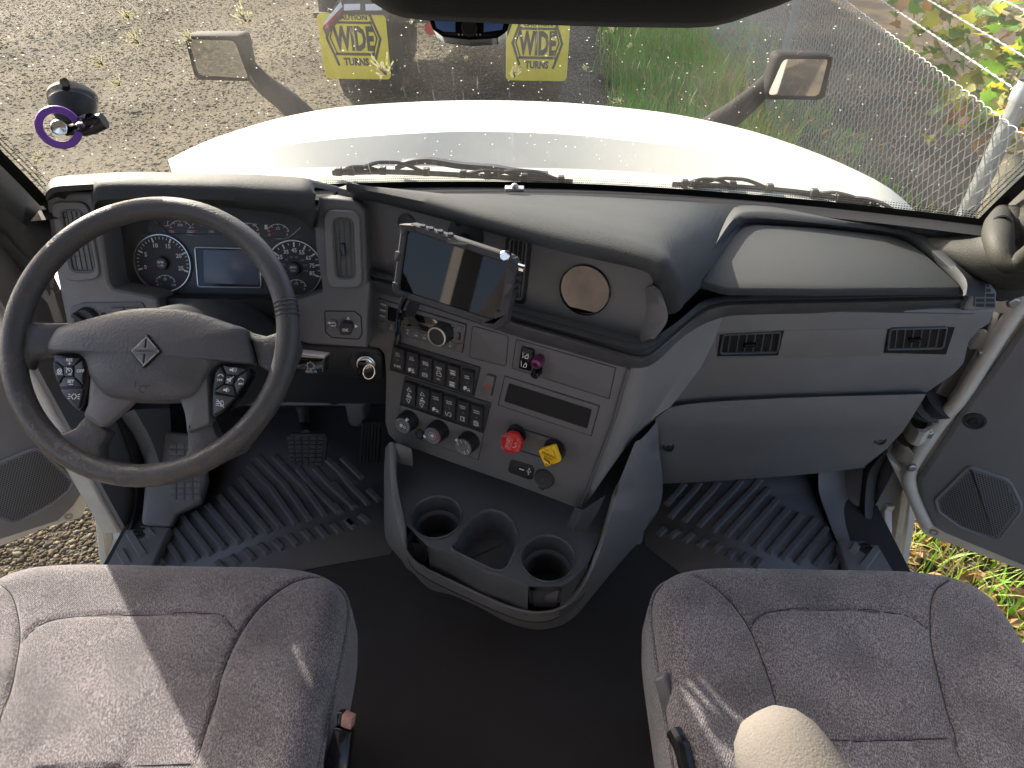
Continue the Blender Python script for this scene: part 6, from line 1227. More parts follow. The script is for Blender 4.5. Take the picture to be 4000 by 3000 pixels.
def gl_sun(b, P, u, v): b.stroke(P, circ(u, v, .0028, 8, math.pi, 2*math.pi) + [(u - .0028, v)], .0011); b.stroke(P, [(u - .0065, v + .001), (u + .0065, v + .001)], .0012); [b.stroke(P, [(u + .0042*math.cos(a), v + .0042*math.sin(a)), (u + .0068*math.cos(a), v + .0068*math.sin(a))], .001) for a in (3.4, 4.0, 4.71, 5.4, 6.0)]
def gl_door(b, P, u, v): b.stroke(P, [(u - .005, v - .006), (u + .005, v - .006), (u + .005, v + .001), (u + .002, v + .006), (u - .003, v + .006), (u - .005, v + .001)], .0012, closed=True); b.stroke(P, [(u - .005, v + .0005), (u + .005, v + .0005)], .001)
def gl_bunk(b, P, u, v): b.stroke(P, [(u - .006, v - .003), (u + .006, v - .003)], .0014); b.face(P, [(u - .006, v - .001), (u + .006, v - .001), (u + .005, v + .0015), (u - .002, v + .0015), (u - .006, v + .002)], .0006)
def gl_tri(b, P, u, v, s): b.stroke(P, [(u - .005, v - .0045*s), (u + .005, v - .0045*s), (u, v + .0055*s)], .0011, closed=True)
def gl_flake(b, P, u, v): [b.stroke(P, [(u - .003*math.cos(a), v + .003 - .003*math.sin(a)), (u + .003*math.cos(a), v + .003 + .003*math.sin(a))], .0009) for a in (.5, 1.57, 2.6)]; gl_bunk(b, P, u, v - .003)
def gl_spring(b, P, u, v): b.stroke(P, [(u - .007, v + .004), (u - .007, v - .003), (u - .004, v - .005), (u - .001, v + .003), (u + .002, v + .005), (u + .006, v + .001), (u + .005, v - .005), (u + .001, v - .004)], .0012)
def gl_mirror(b, P, u, v): b.stroke(P, [(u - .003, v - .005), (u + .003, v - .005), (u + .003, v + .005), (u - .003, v + .005)], .0012, closed=True); b.stroke(P, [(u + .003, v + .004), (u + .006, v + .004)], .0012); b.stroke(P, [(u + .005, v + .005), (u + .005, v - .006)], .0011)
def gl_regen(b, P, u, v): b.stroke(P, [(u - .006, v), (u + .006, v)], .001); [b.stroke(P, circ(u + dx, v + dy, .0017, 8), .001, closed=True) for dx, dy in ((.004, .003), (.005, -.003), (-.003, .004), (-.003, -.004), (.001, .0045), (.001, -.0045))]
def gl_ped(b, P, u, v): gl_truck(b, P, u, v); b.stroke(P, [(u + .001, v + .006), (u + .004, v + .002), (u + .007, v + .006)], .001)
rk = [(row1[0], ['FDL', 'LOCK'], gl_axle, None, 0), (row1[1], ['OFF', 'ROAD'], gl_ped, None, 0), (row1[2], None, lambda b, P, u, v: gl_ring(b, P, u, v), lambda b, P, u, v: gl_ring(b, P, u, v, True), 0), (row1[3], None, 'OFF', gl_sun, gl_door), (row1[4], None, lambda b, P, u, v: (gl_sun(b, P, u, v + .003), gl_bunk(b, P, u, v - .003)), lambda b, P, u, v: (gl_sun(b, P, u, v + .004), gl_bunk(b, P, u, v - .003)), 0), (row1[5], ['SUSP', 'DUMP'], gl_truck, None, 0),
      (row2[0], None, lambda b, P, u, v: gl_tri(b, P, u, v, -1), lambda b, P, u, v: gl_tri(b, P, u, v, 1), gl_flake), (row2[1], None, lambda b, P, u, v: gl_tri(b, P, u, v, -1), lambda b, P, u, v: gl_tri(b, P, u, v, 1), gl_flake), (row2[2], ['5TH WHEEL', 'SLIDE'], gl_truck, None, 0), (row2[3], ['5TH WHEEL', 'UNLOCK'], gl_spring, None, 0), (row2[4], ['MIRROR', 'HEAT'], gl_mirror, None, 0), (row2[5], ['PARKED', 'REGEN'], gl_regen, None, 0)]
names = ['differential lock switch marked FDL LOCK', 'switch marked OFF ROAD', 'brake symbol switch third in the upper row', 'cab light switch marked OFF', 'bunk light switch fifth in the upper row', 'switch marked SUSP DUMP', 'temperature switch with two arrows at the left of the lower row', 'fan switch with two arrows second in the lower row', 'switch marked 5TH WHEEL SLIDE', 'switch marked 5TH WHEEL UNLOCK', 'switch marked MIRROR HEAT', 'switch marked PARKED REGEN']
M['rocker'] = mat('rocker_plastic', (.034, .034, .037), .42, bump=(900, .12)); M['label'] = mat('rocker_label_field', (.040, .040, .044), .35)
for (pos, txt, low, top, mid), nm in zip(rk, names):
    x, y = pos; ctr = Vector(SB.uv(cd(x, y))); tl_, tr2, br_, bl_ = [Vector(SB.uv(cd(x + a, y + c))) for a, c in ((-50, -140), (80, -102), (48, 160), (-84, 122))]
    b = MB(); n_ = 9; rows = []
    for k in range(n_):   # a concave, top-tipped rocker
        f = k/(n_-1); a, c = tl_.lerp(bl_, f), tr2.lerp(br_, f); h = .0105 - .0070*math.sin(math.pi*f*.55) + (.0035*f if False else 0)
        rows.append([SB.w(a.x, a.y, -.002), SB.w(a.x, a.y, h - .0012), SB.w(*(a + (c - a)*.07), h), SB.w(*(a + (c - a)*.93), h), SB.w(c.x, c.y, h - .0012), SB.w(c.x, c.y, -.002)])
    b.loft(rows, cap=True); s_ = b.build('rocker_switch', M['rocker'], swp, sharp=.9); s_['label'] = nm
    def face_at(f):
        h = .0105 - .0070*math.sin(math.pi*f*.55); dh = -.0070*math.pi*.55*math.cos(math.pi*f*.55); a, c = tl_.lerp(bl_, f), tr2.lerp(br_, f); m_ = a.lerp(c, .5); Lh = (bl_ - tl_).length
        o_ = SB.w(m_.x, m_.y, h); dn = (SB.ex*(bl_ - tl_).x + SB.ey*(bl_ - tl_).y).normalized() + SB.n*(dh/Lh); rt = (SB.ex*(tr2 - tl_).x + SB.ey*(tr2 - tl_).y); return PL(o_, rt, -dn)
    ft, fb_, fm = face_at(.27), face_at(.82), face_at(.55)
    b = MB()
    for P, hh in ((ft, .013), (fb_, .010)): b.slab(P, rnd(rect(0, 0, .0155, hh), .001), -.001, .0007, .0004)
    b.build('label_field', M['label'], s_)
    b = MB(); ftl, fbl = ft.lift(.0007), fb_.lift(.0007)
    if txt:
        z_ = .0034 if len(txt[0]) < 6 else .0032
        b.text(ftl, txt[0], 0, .0026, z_, bold=.012, h=.0004, wid=min(.014, .0028*len(txt[0]))); b.text(ftl, txt[1], 0, -.0026, z_, bold=.012, h=.0004, wid=min(.0135, .0028*len(txt[1])))
    elif callable(top): top(b, ftl, 0, 0)
    if isinstance(low, str): b.text(fbl, low, 0, 0, .0034, bold=.012, h=.0004)
    elif callable(low): low(b, fbl, 0, 0)
    if callable(mid): mid(b, fm.lift(.0003), 0, 0)
    b.build('symbols', M['mark'], s_, smooth=False, recalc=False)
    if not callable(mid):
        b = MB(); b.lathe(fm.o, fm.n, [(.0013, 0), (.001, .0006), (0, .0006)], 10); b.build('indicator', M['dim'], s_)
# ---------------------------------------------------------------- climate panel
clp = thing('climate_panel', 'climate control panel with three round knobs below the switches', 'climate control', SP.hit(cd(800, 1450)))
cpz = [su(cd(*a)) for a in ((345, 845), (1330, 1180), (1265, 1500), (285, 1155))]
b = MB(); b.frame(SP, rnd(cpz, .001), rnd(inset(ccw(cpz), .0012), .001), 0, .0006, .0002, hin=-.001); b.build('panel_gap', M['deep'], clp); b = MB(); b.slab(SP, rnd(inset(ccw(cpz), .0012), .001), 0, .0010, .0004); b.build('plate', M['plastic'], clp)
def knob(c_px, base_px, r, label, deco):
    base, tip = SP.hit(base_px), None; ax = SP.n; d = ray(c_px); h = .030
    pl = SP.lift(h); tip = pl.hit(c_px); base = tip - SP.n*h
    b = MB(); b.lathe(base, ax, [(r*1.12, -.002), (r*1.10, .006), (r*1.02, .010), (r*.98, h - .002), (r*.93, h)], 40); kb = b.build('knob', M['black'], clp); kb['label'] = label
    b = MB()
    for k in range(24):
        a = 2*math.pi*k/24; e = SP.ex*math.cos(a) + SP.ey*math.sin(a); b.tube([base + e*r*1.05 + ax*.010, base + e*r*.985 + ax*(h - .003)], .0009, seg=5)
    b.build('knurl', M['black'], kb)
    b = MB(); b.lathe(tip, ax, [(r*.92, .0), (r*.90, .0009), (r*.86, .0004), (0, .0004)], 40); b.build('dial_cap', M['plastic'], kb)
    P = PL(tip + ax*.0005, SP.ex, SP.ey); deco(P, r, kb)
    return kb
def pol(a, r): return (r*math.cos(a), r*math.sin(a))
def pointer(P, r, kb, a): b = MB(); b.slab(P, [pol(a - .12, r*.86), pol(a + .12, r*.86), pol(a + .14, r*1.10), pol(a - .14, r*1.10)], -.004, .0012, .0003); b.build('pointer', M['mark'], kb)
def d_fan(P, r, kb):
    pointer(P, r, kb, 1.05); b = MB()
    for k in range(9): a = 2.6 - .36*k; b.stroke(P, [pol(a, r*.74), pol(a - .24, r*.74)], .0011 + .00014*k)
    b.face(P, circ(0, 0, r*.42, 24), .0002); b.build('dial_print', M['dim'], kb, smooth=False, recalc=False); b = MB(); b.face(P, circ(0, 0, r*.39, 24), .0006); gl_truck(b, P.lift(.0004), .001, 0); b.build('symbol', M['mark'], kb, smooth=False, recalc=False)
    b = MB(); b.face(P, circ(0, 0, r*.38, 24), .0009); kk_ = b.build('button', M['black'], kb, smooth=False); b = MB(); P2_ = P.lift(.001); b.stroke(P2_, [(-.004, -.003), (.004, -.003), (.005, .001), (.001, .004), (-.003, .003)], .001, closed=True); b.stroke(P2_, circ(-.001, 0, .0018, 8), .001, closed=True); b.build('cab_symbol', M['mark'], kb, smooth=False, recalc=False)
def d_temp(P, r, kb):
    pointer(P, r, kb, 3.6)
    for m_, a0, s in (('bluemark', 1.65, 1), ('redmark', 1.45, -1)):
        b = MB()
        for k in range(9): a = a0 + s*.24*k; b.stroke(P, [pol(a, r*.78), pol(a + s*.16, r*.78)], .0011 + .00012*k)
        b.build('dial_print', M[m_], kb, smooth=False, recalc=False)
    b = MB(); 
    for k in range(3): a = k*math.pi/3 + .5; b.stroke(P, [pol(a, r*.22), pol(a + math.pi, r*.22)], .0012)
    b.stroke(P, circ(0, 0, r*.14, 8), .001, closed=True); b.stroke(P, circ(0, 0, r*.40, 24), .0005, closed=True); b.build('symbol', M['mark'], kb, smooth=False, recalc=False)
def d_mode(P, r, kb):
    pointer(P, r, kb, 2.55); b = MB()
    for k in range(6):
        a = 2.75 - .72*k - (0 if k else -.3); x, y = pol(2.85 - .82*k, r*.66); b.stroke(P, [(x - .002, y + .002), (x, y), (x + .002, y - .001), (x + .001, y - .003)], .0009); b.face(P, circ(x - .0005, y + .003, .0009, 6), .0006); b.face(P, circ(*pol(2.45 - .82*k, r*.76), .0006, 6), .0006)
    b.build('symbols', M['mark'], kb, smooth=False, recalc=False); b = MB(); b.lathe(P.o, P.n, [(r*.34, .0002), (r*.30, -.0003), (0, -.0006)], 24); b.build('finger_dimple', M['black'], kb)
KR = .0205
knob(cd(368, 1092), cd(430, 1040), KR, 'fan speed knob', d_fan); knob(cd(722, 1212), cd(790, 1160), KR*1.03, 'temperature knob with blue and red arcs', d_temp); knob(cd(1085, 1345), cd(1150, 1290), KR, 'air direction knob', d_mode)
b = MB(); o_ = SP.hit(cd(585, 1190)); b.lathe(o_, SP.n, [(.0125, 0), (.0122, .004), (.0105, .005), (0, .0046)], 28); mx_ = b.build('defrost_button', M['black'], clp); P = PL(o_ + SP.n*.005, SP.ex, SP.ey); b = MB(); b.text(P, 'MAX', 0, .004, .0028, h=.0004); b.stroke(P, [(-.004, -.001), (.004, -.001), (.002, -.005), (-.002, -.005)], .0009, closed=True); b.build('lettering', M['dim'], mx_, smooth=False, recalc=False)
# ---------------------------------------------------------------- brake knobs on their oval plate, usb plate, power socket
ov = [su(ce(*a)) for a in ((270, 1130), (350, 1102), (840, 1255), (925, 1320), (940, 1410), (870, 1530), (780, 1510), (330, 1365), (240, 1260))]
b = MB(); P_ = rnd(ov, .012, 5); b.frame(SP, P_, inset(ccw(P_), .0022), 0, .003, .001, hin=.0); b.build('knob_plate_rim', M['black'], dash); b = MB(); b.slab(SP, inset(ccw(P_), .0022), 0, .0008, .0003); b.build('knob_plate', M['plastic'], dash)
for p in ((360, 1185), (800, 1355)):
    b = MB(); b.lathe(SP.hit(ce(*p)), SP.n, [(.021, 0), (.020, .006), (.017, .007), (.015, .002), (0, .001)], 28); b.build('knob_collar', M['deep'], dash)
M['redknob'] = mat('red_knob', (.52, .018, .020), .35); M['yelknob'] = mat('yellow_knob', (.78, .46, .008), .38); M['ink'] = mat('dark_ink', (.05, .035, .01), .5)
KH = .050
def pull_knob(label, base_px, poly_px, m_, name):
    t = thing(name, label, 'pull knob', SP.hit(base_px)); pl = SP.lift(KH); P_ = [pl.uv(ce(*a)) for a in poly_px]; ctr = sum((Vector(p) for p in P_), Vector((0, 0)))/len(P_); tip = pl.w(ctr.x, ctr.y, 0); base = tip - SP.n*(KH + .002)
    # the shaft leans with the pull of the knob towards its socket
    sk = SP.hit(base_px); b = MB(); b.tube([sk, sk.lerp(tip, .45), tip - SP.n*.008], [.0085, .009, .010], seg=20); b.build('shaft', M['deep'], t)
    b = MB(); b.tube([sk.lerp(tip, .40), sk.lerp(tip, .7), tip - SP.n*.006], [.0125, .014, .019], seg=10); b.build('neck', m_, t)
    b = MB(); b.slab(pl, rnd(P_, .0045 if len(P_) == 4 else .002, 4), -.011, 0, .0025); b.build('knob_head', m_, t, bevel=.001)
    return t, pl, ctr
t, pl, ctr = pull_knob('red octagonal trailer air supply knob pulled out on the stack', ce(375, 1200), [(270, 1175), (365, 1205), (415, 1295), (400, 1390), (320, 1432), (215, 1412), (162, 1320), (180, 1225)], M['redknob'], 'trailer_air_knob')
b = MB(); d = (Vector(pl.uv(ce(262, 1215))) - Vector(pl.uv(ce(232, 1375)))); ra = math.atan2(d.y, d.x); kx = lambda a, c: pl.uv(ce(a, c))
b.text(pl, 'TRAILER', *kx(243, 1300), .0050, rot=ra, bold=.012, h=.0005); b.text(pl, 'AIR SUPPLY', *kx(272, 1305), .0052, rot=ra, bold=.012, h=.0005, wid=.031); b.text(pl, 'NOT FOR PARKING', *kx(297, 1318), .0026, rot=ra, h=.0005, wid=.027)
b.text(pl, 'EVACUATE', *kx(228, 1215), .0030, rot=.15, h=.0005); b.text(pl, 'PULL', *kx(190, 1352), .0030, rot=2.1 + math.pi, h=.0005); b.text(pl, 'TO', *kx(182, 1282), .0028, rot=ra, h=.0005); b.text(pl, 'SUPPLY', *kx(365, 1260), .0030, rot=-1.2, h=.0005); b.text(pl, 'TO', *kx(388, 1335), .0026, rot=-1.7, h=.0005); b.text(pl, 'PUSH', *kx(360, 1390), .0030, rot=.55, h=.0005)
x, y = kx(335, 1318); b.stroke(pl, [(x - .004, y - .007), (x + .001, y - .006), (x + .003, y)], .0022); b.stroke(pl, [(x - .001, y + .002), (x + .003, y + .004), (x + .001, y + .007)], .0018); b.build('lettering', mat('pale_red_print', (.70, .30, .28), .5), t, smooth=False, recalc=False)
t, pl, ctr = pull_knob('yellow diamond parking brake knob pulled out below the storage slot', ce(800, 1365), [(605, 1392), (800, 1330), (868, 1525), (690, 1592)], M['yelknob'], 'parking_brake_knob'); kx = lambda a, c: pl.uv(ce(a, c))
d = Vector(kx(805, 1470)) - Vector(kx(675, 1415)); ra = math.atan2(d.y, d.x)
b = MB(); b.text(pl, 'PARKING', *kx(738, 1440), .0058, rot=ra, bold=.01, h=.0005, wid=.029); b.text(pl, 'BRAKE', *kx(732, 1475), .0042, rot=ra, h=.0005); b.text(pl, 'PULL', *kx(716, 1380), .0032, rot=.35, h=.0005); b.text(pl, 'TO', *kx(762, 1372), .0030, rot=-.3, h=.0005); b.text(pl, 'APPLY', *kx(800, 1415), .0030, rot=-1.15, h=.0005); b.text(pl, 'PUSH', *kx(668, 1530), .0030, rot=-1.15, h=.0005); b.text(pl, 'TO', *kx(700, 1565), .0030, rot=-.3, h=.0005); b.text(pl, 'RELEASE', *kx(755, 1550), .0034, rot=.4, h=.0005)
x, y = kx(715, 1508); b.stroke(pl, [(x - .006, y + .003), (x + .004, y)], .0032); b.stroke(pl, [(x + .005, y), (x + .005, y - .004), (x - .001, y - .006)], .0022); b.build('lettering', M['ink'], t, smooth=False, recalc=False)
up_ = [su(cz(*a)) for a in ((1000, 188), (1168, 238), (1180, 270), (1165, 345), (1130, 345), (985, 290), (975, 265))]; P_ = rnd(up_, .003)
b = MB(); b.frame(SP, P_, inset(ccw(P_), .0014), 0, .0012, .0004, hin=0); b.build('usb_plate_gap', M['deep'], dash); b = MB(); b.slab(SP, inset(ccw(P_), .0014), 0, .0012, .0005); ub = b.build('usb_plate', M['black'], dash); U1 = SP.lift(.0012); uu = lambda a, c: U1.uv(cz(a, c))
b = MB(); b.slab(U1, [uu(1055, 245), uu(1108, 262), uu(1104, 290), uu(1050, 272)], 0, .0004, .0001); b.build('usb_port', M['deep'], ub); b = MB(); b.slab(U1, [uu(1064, 257), uu(1102, 270), uu(1100, 278), uu(1062, 265)], .0006, .0012, .0002); b.build('contact', M['mark'], ub)
b = MB(); x, y = uu(1138, 285); b.stroke(U1, [(x, y - .007), (x, y + .007)], .001); b.stroke(U1, [(x, y - .003), (x + .0035, y), (x + .0035, y + .003)], .001); b.stroke(U1, [(x, y - .005), (x - .0035, y - .001), (x - .0035, y + .002)], .001); b.face(U1, [(x - .002, y + .006), (x + .002, y + .006), (x, y + .009)], .0006); b.face(U1, circ(x, y - .0075, .0014, 8), .0006); b.build('usb_symbol', M['mark'], ub, smooth=False, recalc=False)
b = MB(); o_ = SP.hit(cz(1262, 335)); b.lathe(o_, SP.n, [(.0215, 0), (.0205, .006), (.0185, .0085), (.016, .0075), (0, .0085)], 32); b.slab(SP, rnd(rect(*su(cz(1245, 405)), .012, .008, -.3), .001), 0, .006, .001); ps_ = b.build('power_socket_cap', M['rubber'], dash); P = PL(o_ + SP.n*.0085, SP.ex, SP.ey); b = MB(); b.text(P, '12V', -.001, .0, .005, rot=1.2, h=.0004); b.build('lettering', M['plastic'], ps_, smooth=False, recalc=False)
# ---------------------------------------------------------------- pocket panel items
pv = lambda p: PAN.uv(p)
b = MB(); P_ = [pv(r2(*a)) for a in ((870, 328), (1025, 365), (985, 745), (850, 700))]; b.slab(PAN, rnd(P_, .012), 0, .002, .001); b.build('vent_recess', M['deep'], dash)
vent(PAN.lift(.002), [r2(890, 340), r2(1000, 360), r2(968, 720), r2(868, 690)], 3, 3, dash, r=.010, label='upright air vent half hidden behind the tablet')
o_ = PAN.hit(r2(1335, 652)); rr_ = (PAN.hit(r2(1482, 660)) - PAN.hit(r2(1186, 640))).length/2
b = MB(); b.lathe(o_, PAN.n, [(rr_*1.02, -.004), (rr_*1.01, .004), (rr_*.965, .005), (rr_*.955, .002)], 56); rd = b.build('round_blank', M['gloss'], dash); b = MB(); b.lathe(o_, PAN.n, [(rr_*.955, .002), (0, .0022)], 56); M['mirrordisc'] = mat('smoked_mirror', (.12, .115, .105), .05, metal=1.0); b.build('disc', M['mirrordisc'], rd)
for (x, y), r_ in (((632, 335), .036), ((288, 262), .019)):
    o_ = PAN.hit(r2(x, y)); b = MB(); b.lathe(o_, PAN.n, [(r_, 0), (r_, .003), (r_*.9, .004), (0, .004)], 30); md = b.build('mount_disc', M['black'], dash)
    if r_ > .03:
        for k in range(3):
            a = 1.2 + .5*k; q_ = o_ + (PAN.ex*math.cos(a) + PAN.ey*math.sin(a))*r_*.72 + PAN.n*.004; b = MB(); b.lathe(q_, PAN.n, [(.0045, 0), (.0045, .003), (0, .003)], 6); b.build('screw', M['gloss'], md)
# ---------------------------------------------------------------- tablet in its rugged frame
tab = thing('tablet', 'black tablet in a rugged frame mounted in front of the dash', 'tablet', att(r2(560, 800), 1.17))
TPn = plane3(att(r2(220, 665), 1.195), att(r2(860, 880), 1.15), att(r2(268, 258), 1.155)); TPn = TPn if TPn.n.dot(CAM - TPn.o) > 0 else plane3(att(r2(860, 880), 1.15), att(r2(220, 665), 1.195), att(r2(268, 258), 1.155))
tu = lambda a, c: TPn.uv(r2(a, c))
to = [tu(262, 268), tu(320, 258), tu(905, 448), tu(945, 500), tu(880, 850), tu(820, 882), tu(235, 680), tu(215, 640)]; ti = [tu(296, 302), tu(310, 300), tu(868, 490), tu(885, 512), tu(835, 800), tu(805, 828), tu(280, 680) if False else tu(262, 655), tu(248, 640)]
b = MB(); b.slab(TPn, rnd(to, .006), -.016, .0, .003); b.build('case_back', M['rubber'], tab, bevel=.0015)
b = MB(); b.frame(TPn, rnd(to, .006, 4), rnd(ti, .003, 4), -.002, .0075, .0022, hin=.001); b.build('case_frame', M['rubber'], tab)
M['screen'] = mat('tablet_glass', (.004, .004, .005), .03, spec=.4); b = MB(); b.face(TPn, rnd(ti, .003, 4), .0022); b.build('screen', M['screen'], tab, smooth=False)
def bump(pts, h0, h1, nm, m_='rubber', r_=.0015): b = MB(); b.slab(TPn, rnd([tu(*a) for a in pts], r_), h0, h1, .0015); b.build(nm, M[m_], tab, bevel=.0006)
for pts in (((255, 262), (345, 270), (338, 312), (300, 300), (288, 330), (262, 330)), ((540, 345), (655, 380), (648, 415), (535, 378)), ((860, 440), (925, 465), (948, 520), (935, 560), (900, 520), (855, 495)), ((815, 770), (880, 790), (868, 850), (820, 885), (735, 850), (745, 835), (810, 840)), ((215, 600), (250, 610), (256, 650), (305, 668), (300, 688), (235, 682), (214, 650)), ((232, 420), (262, 425), (256, 480), (226, 474)), ((880, 600), (925, 612), (912, 700), (868, 690))): bump(pts, -.017, .0095, 'bumper')
for x in (382, 430, 485, 545):
    y = 288 + (x - 382)*.30; b = MB(); o_ = TPn.w(*tu(x, y - 4), .002); b.lathe(o_, TPn.ey*.9 + TPn.n*.3, [(.0055, -.003), (.0055, .003), (.0045, .0045), (0, .0045)], 12); b.build('side_button', M['gloss'], tab)
b = MB(); o_ = TPn.w(*tu(872, 448), .010); b.lathe(o_, TPn.n, [(.009, -.012), (.009, .0), (.007, .002), (.0, .002)], 8); b.build('clamp_screw', M['chrome'], tab); b = MB(); o_ = TPn.w(*tu(955, 525), -.002); b.lathe(o_, TPn.ex, [(.007, -.006), (.007, .006), (.0, .006)], 10); b.build('clamp_screw', M['chrome'], tab)
for y0 in (560, 600, 640): 
    bump([(918 - (y0-560)*.2, y0), (950 - (y0-560)*.2, y0 + 8), (946 - (y0-560)*.2, y0 + 30), (914 - (y0-560)*.2, y0 + 22)], -.014, .002, 'ratchet_tooth', 'black')
mt = thing('tablet_mount', 'black bracket arm holding the tablet off the pocket panel', 'mount', PAN.hit(r2(632, 420)))
b = MB(); b.tube(cat([PAN.hit(r2(632, 350)), PAN.hit(r2(632, 420)) + PAN.n*.05, TPn.w(*tu(560, 560), -.02)], 10), .014, seg=12); b.build('arm', M['black'], mt); b = MB(); b.slab(TPn, rect(*tu(560, 560), .09, .07), -.03, -.017, .002); b.build('cradle', M['black'], mt)
# corrugated cable conduit
path = cat([TPn.w(*tu(300, 640), -.02), TPn.w(*tu(268, 688), -.010), near(SP.hit(cc(1105, 600)), .955), near(SP.hit(cc(1075, 740)), .965), near(SP.hit(cc(1068, 860)), .972), near(SP.hit(cc(1072, 945)), .98), SP.hit(cc(1080, 1010)) + SP.n*.004], 150)
b = MB(); b.tube(path, [.0042 if k % 3 else .0058 for k in range(150)], seg=12); tag(b.build('cable_conduit', M['gloss'], sharp=.5), 'black corrugated cable conduit hanging from the tablet over the radio', 'cable')
b = MB(); sp_ = cat([TPn.w(*tu(330, 690), -.015), near(SP.hit(cc(1205, 690)), .975), near(SP.hit(cc(1240, 760)), .98), near(SP.hit(cc(1272, 828)), .984)], 14)
b.loft([[q - SP.ex*.011 for q in sp_], [q + SP.ex*.011 for q in sp_], [q + SP.ex*.011 - SP.n*.003 for q in sp_], [q - SP.ex*.011 - SP.n*.003 for q in sp_]]); tag(b.build('strap', M['rubber'], sharp=.6), 'short black strap end hanging below the tablet over the radio display', 'strap')
# ================================================================== STEERING WHEEL
wc = att((588, 1338), 1.05); WN = Vector((0, -.66, .752)).normalized(); WP = PL(wc, (1, 0, 0), (0, .752, .66)); WP = WP if WP.n.dot(WN) > 0 else PL(wc, (-1, 0, 0), (0, .752, .66))
wu = lambda p: WP.uv(p)
ext = [Vector(wu(p)) for p in ((6, 1330), (1174, 1330), (588, 776), (588, 1900))]
cxw = (ext[0].x + ext[1].x)/2; cyw = (ext[2].y + ext[3].y)/2; Ro = ((ext[1].x - ext[0].x)/2 + (ext[2].y - ext[3].y)/2)/2
print('wheel', wc, cxw, cyw, Ro, (ext[1].x - ext[0].x)/2, (ext[2].y - ext[3].y)/2)
def rim_material():
    m = mat('worn_rim_skin', (.032, .031, .031), .46, bump=(420, .45, 'grain')); nt, N, K = nodes(m); b = nt.nodes['Principled BSDF']; tc = N('ShaderNodeTexCoord'); n = N('ShaderNodeTexNoise'); n.inputs['Scale'].default_value = 26; n.inputs['Detail'].default_value = 9; n.inputs['Roughness'].default_value = .72; K(tc.outputs['Object'], n.inputs['Vector'])
    sx = N('ShaderNodeSeparateXYZ'); K(tc.outputs['Object'], sx.inputs[0]); g = N('ShaderNodeMapRange'); g.inputs[1].default_value = -.05; g.inputs[2].default_value = -.16; g.inputs[3].default_value = -.12; g.inputs[4].default_value = .07; K(sx.outputs['Y'], g.inputs[0]); g2 = N('ShaderNodeMapRange'); g2.inputs[1].default_value = -.12; g2.inputs[2].default_value = -.2; g2.inputs[3].default_value = 0; g2.inputs[4].default_value = .12; K(sx.outputs['X'], g2.inputs[0])
    a = N('ShaderNodeMath'); K(n.outputs['Fac'], a.inputs[0]); K(g.outputs[0], a.inputs[1]); a2 = N('ShaderNodeMath'); K(a.outputs[0], a2.inputs[0]); K(g2.outputs[0], a2.inputs[1]); r = N('ShaderNodeMapRange'); r.inputs[1].default_value = .53; r.inputs[2].default_value = .56; K(a2.outputs[0], r.inputs[0])
    x = N('ShaderNodeMix'); x.data_type = 'RGBA'; x.inputs[6].default_value = (.050, .049, .051, 1); x.inputs[7].default_value = (.066, .058, .052, 1); K(r.outputs[0], x.inputs[0]); K(x.outputs[2], b.inputs['Base Color']); q = N('ShaderNodeMapRange'); q.inputs[3].default_value = .46; q.inputs[4].default_value = .30; K(r.outputs[0], q.inputs[0]); K(q.outputs[0], b.inputs['Roughness'])
    bp_ = [l for l in nt.nodes if l.type == 'BUMP'][0]; b2 = N('ShaderNodeBump'); b2.inputs['Strength'].default_value = .5; b2.inputs['Distance'].default_value = .0006; K(r.outputs[0], b2.inputs['Height']); K(bp_.outputs[0], b2.inputs['Normal']); K(b2.outputs[0], b.inputs['Normal']); return m
M['rim'] = rim_material()
wheel = thing('steering_wheel', 'worn black four spoke steering wheel with a diamond badge', 'steering wheel', wc - WN*.05)
rt_ = .0172; b = MB()
ring = []
for k in range(96):
    a = 2*math.pi*k/96; c, s = math.cos(a), math.sin(a); ctr = Vector((cxw + c*(Ro - rt_), cyw + s*(Ro - rt_))); row = []
    for j in range(16):
        t = 2*math.pi*j/16; rad_ = (Ro - rt_) + math.cos(t)*rt_*(1.0); h = math.sin(t)*rt_*1.12
        row.append(WP.w(cxw + c*rad_, cyw + s*rad_, h))
    ring.append(row)
ring.append(ring[0]); b.loft(ring, closed=True); rim = b.build('rim', M['rim'], wheel, sharp=3)
def spoke(name, pts, h0, h1, ch_, bev=.006, m_='rim'):
    b = MB(); b.slab(WP, [wu(p) for p in pts], h0, h1, ch_); return b.build(name, M[m_], wheel, bevel=bev, seg=3)
spoke('spoke', [r1(70, 930), r1(150, 985), r1(220, 990), r1(420, 990), r1(330, 1090), r1(305, 1185), r1(230, 1190), r1(180, 1210), r1(160, 1270), r1(70, 1240)], -.022, .002, .010)
spoke('spoke', [r1(1455, 1035), r1(1480, 1050), r1(1560, 1070), r1(1620, 1050), r1(1650, 990), r1(1720, 960), r1(1760, 1150), r1(1690, 1330), r1(1600, 1320), r1(1590, 1290), r1(1515, 1245)], -.022, .002, .010)
spoke('spoke', [cf(520, 170), cf(480, 205), cf(440, 255), cf(380, 285), cf(310, 280), cf(230, 240), cf(330, 420), cf(480, 500), cf(720, 510), cf(640, 465), cf(600, 420), cf(598, 370), cf(620, 320), cf(640, 280)], -.020, .004, .010)
spoke('spoke', [cf(1095, 270), cf(1100, 380), cf(1085, 430), cf(1040, 480), cf(960, 510), cf(1200, 500), cf(1420, 400), cf(1560, 220), cf(1400, 310), cf(1330, 330), cf(1285, 300), cf(1250, 215)], -.020, .004, .010)
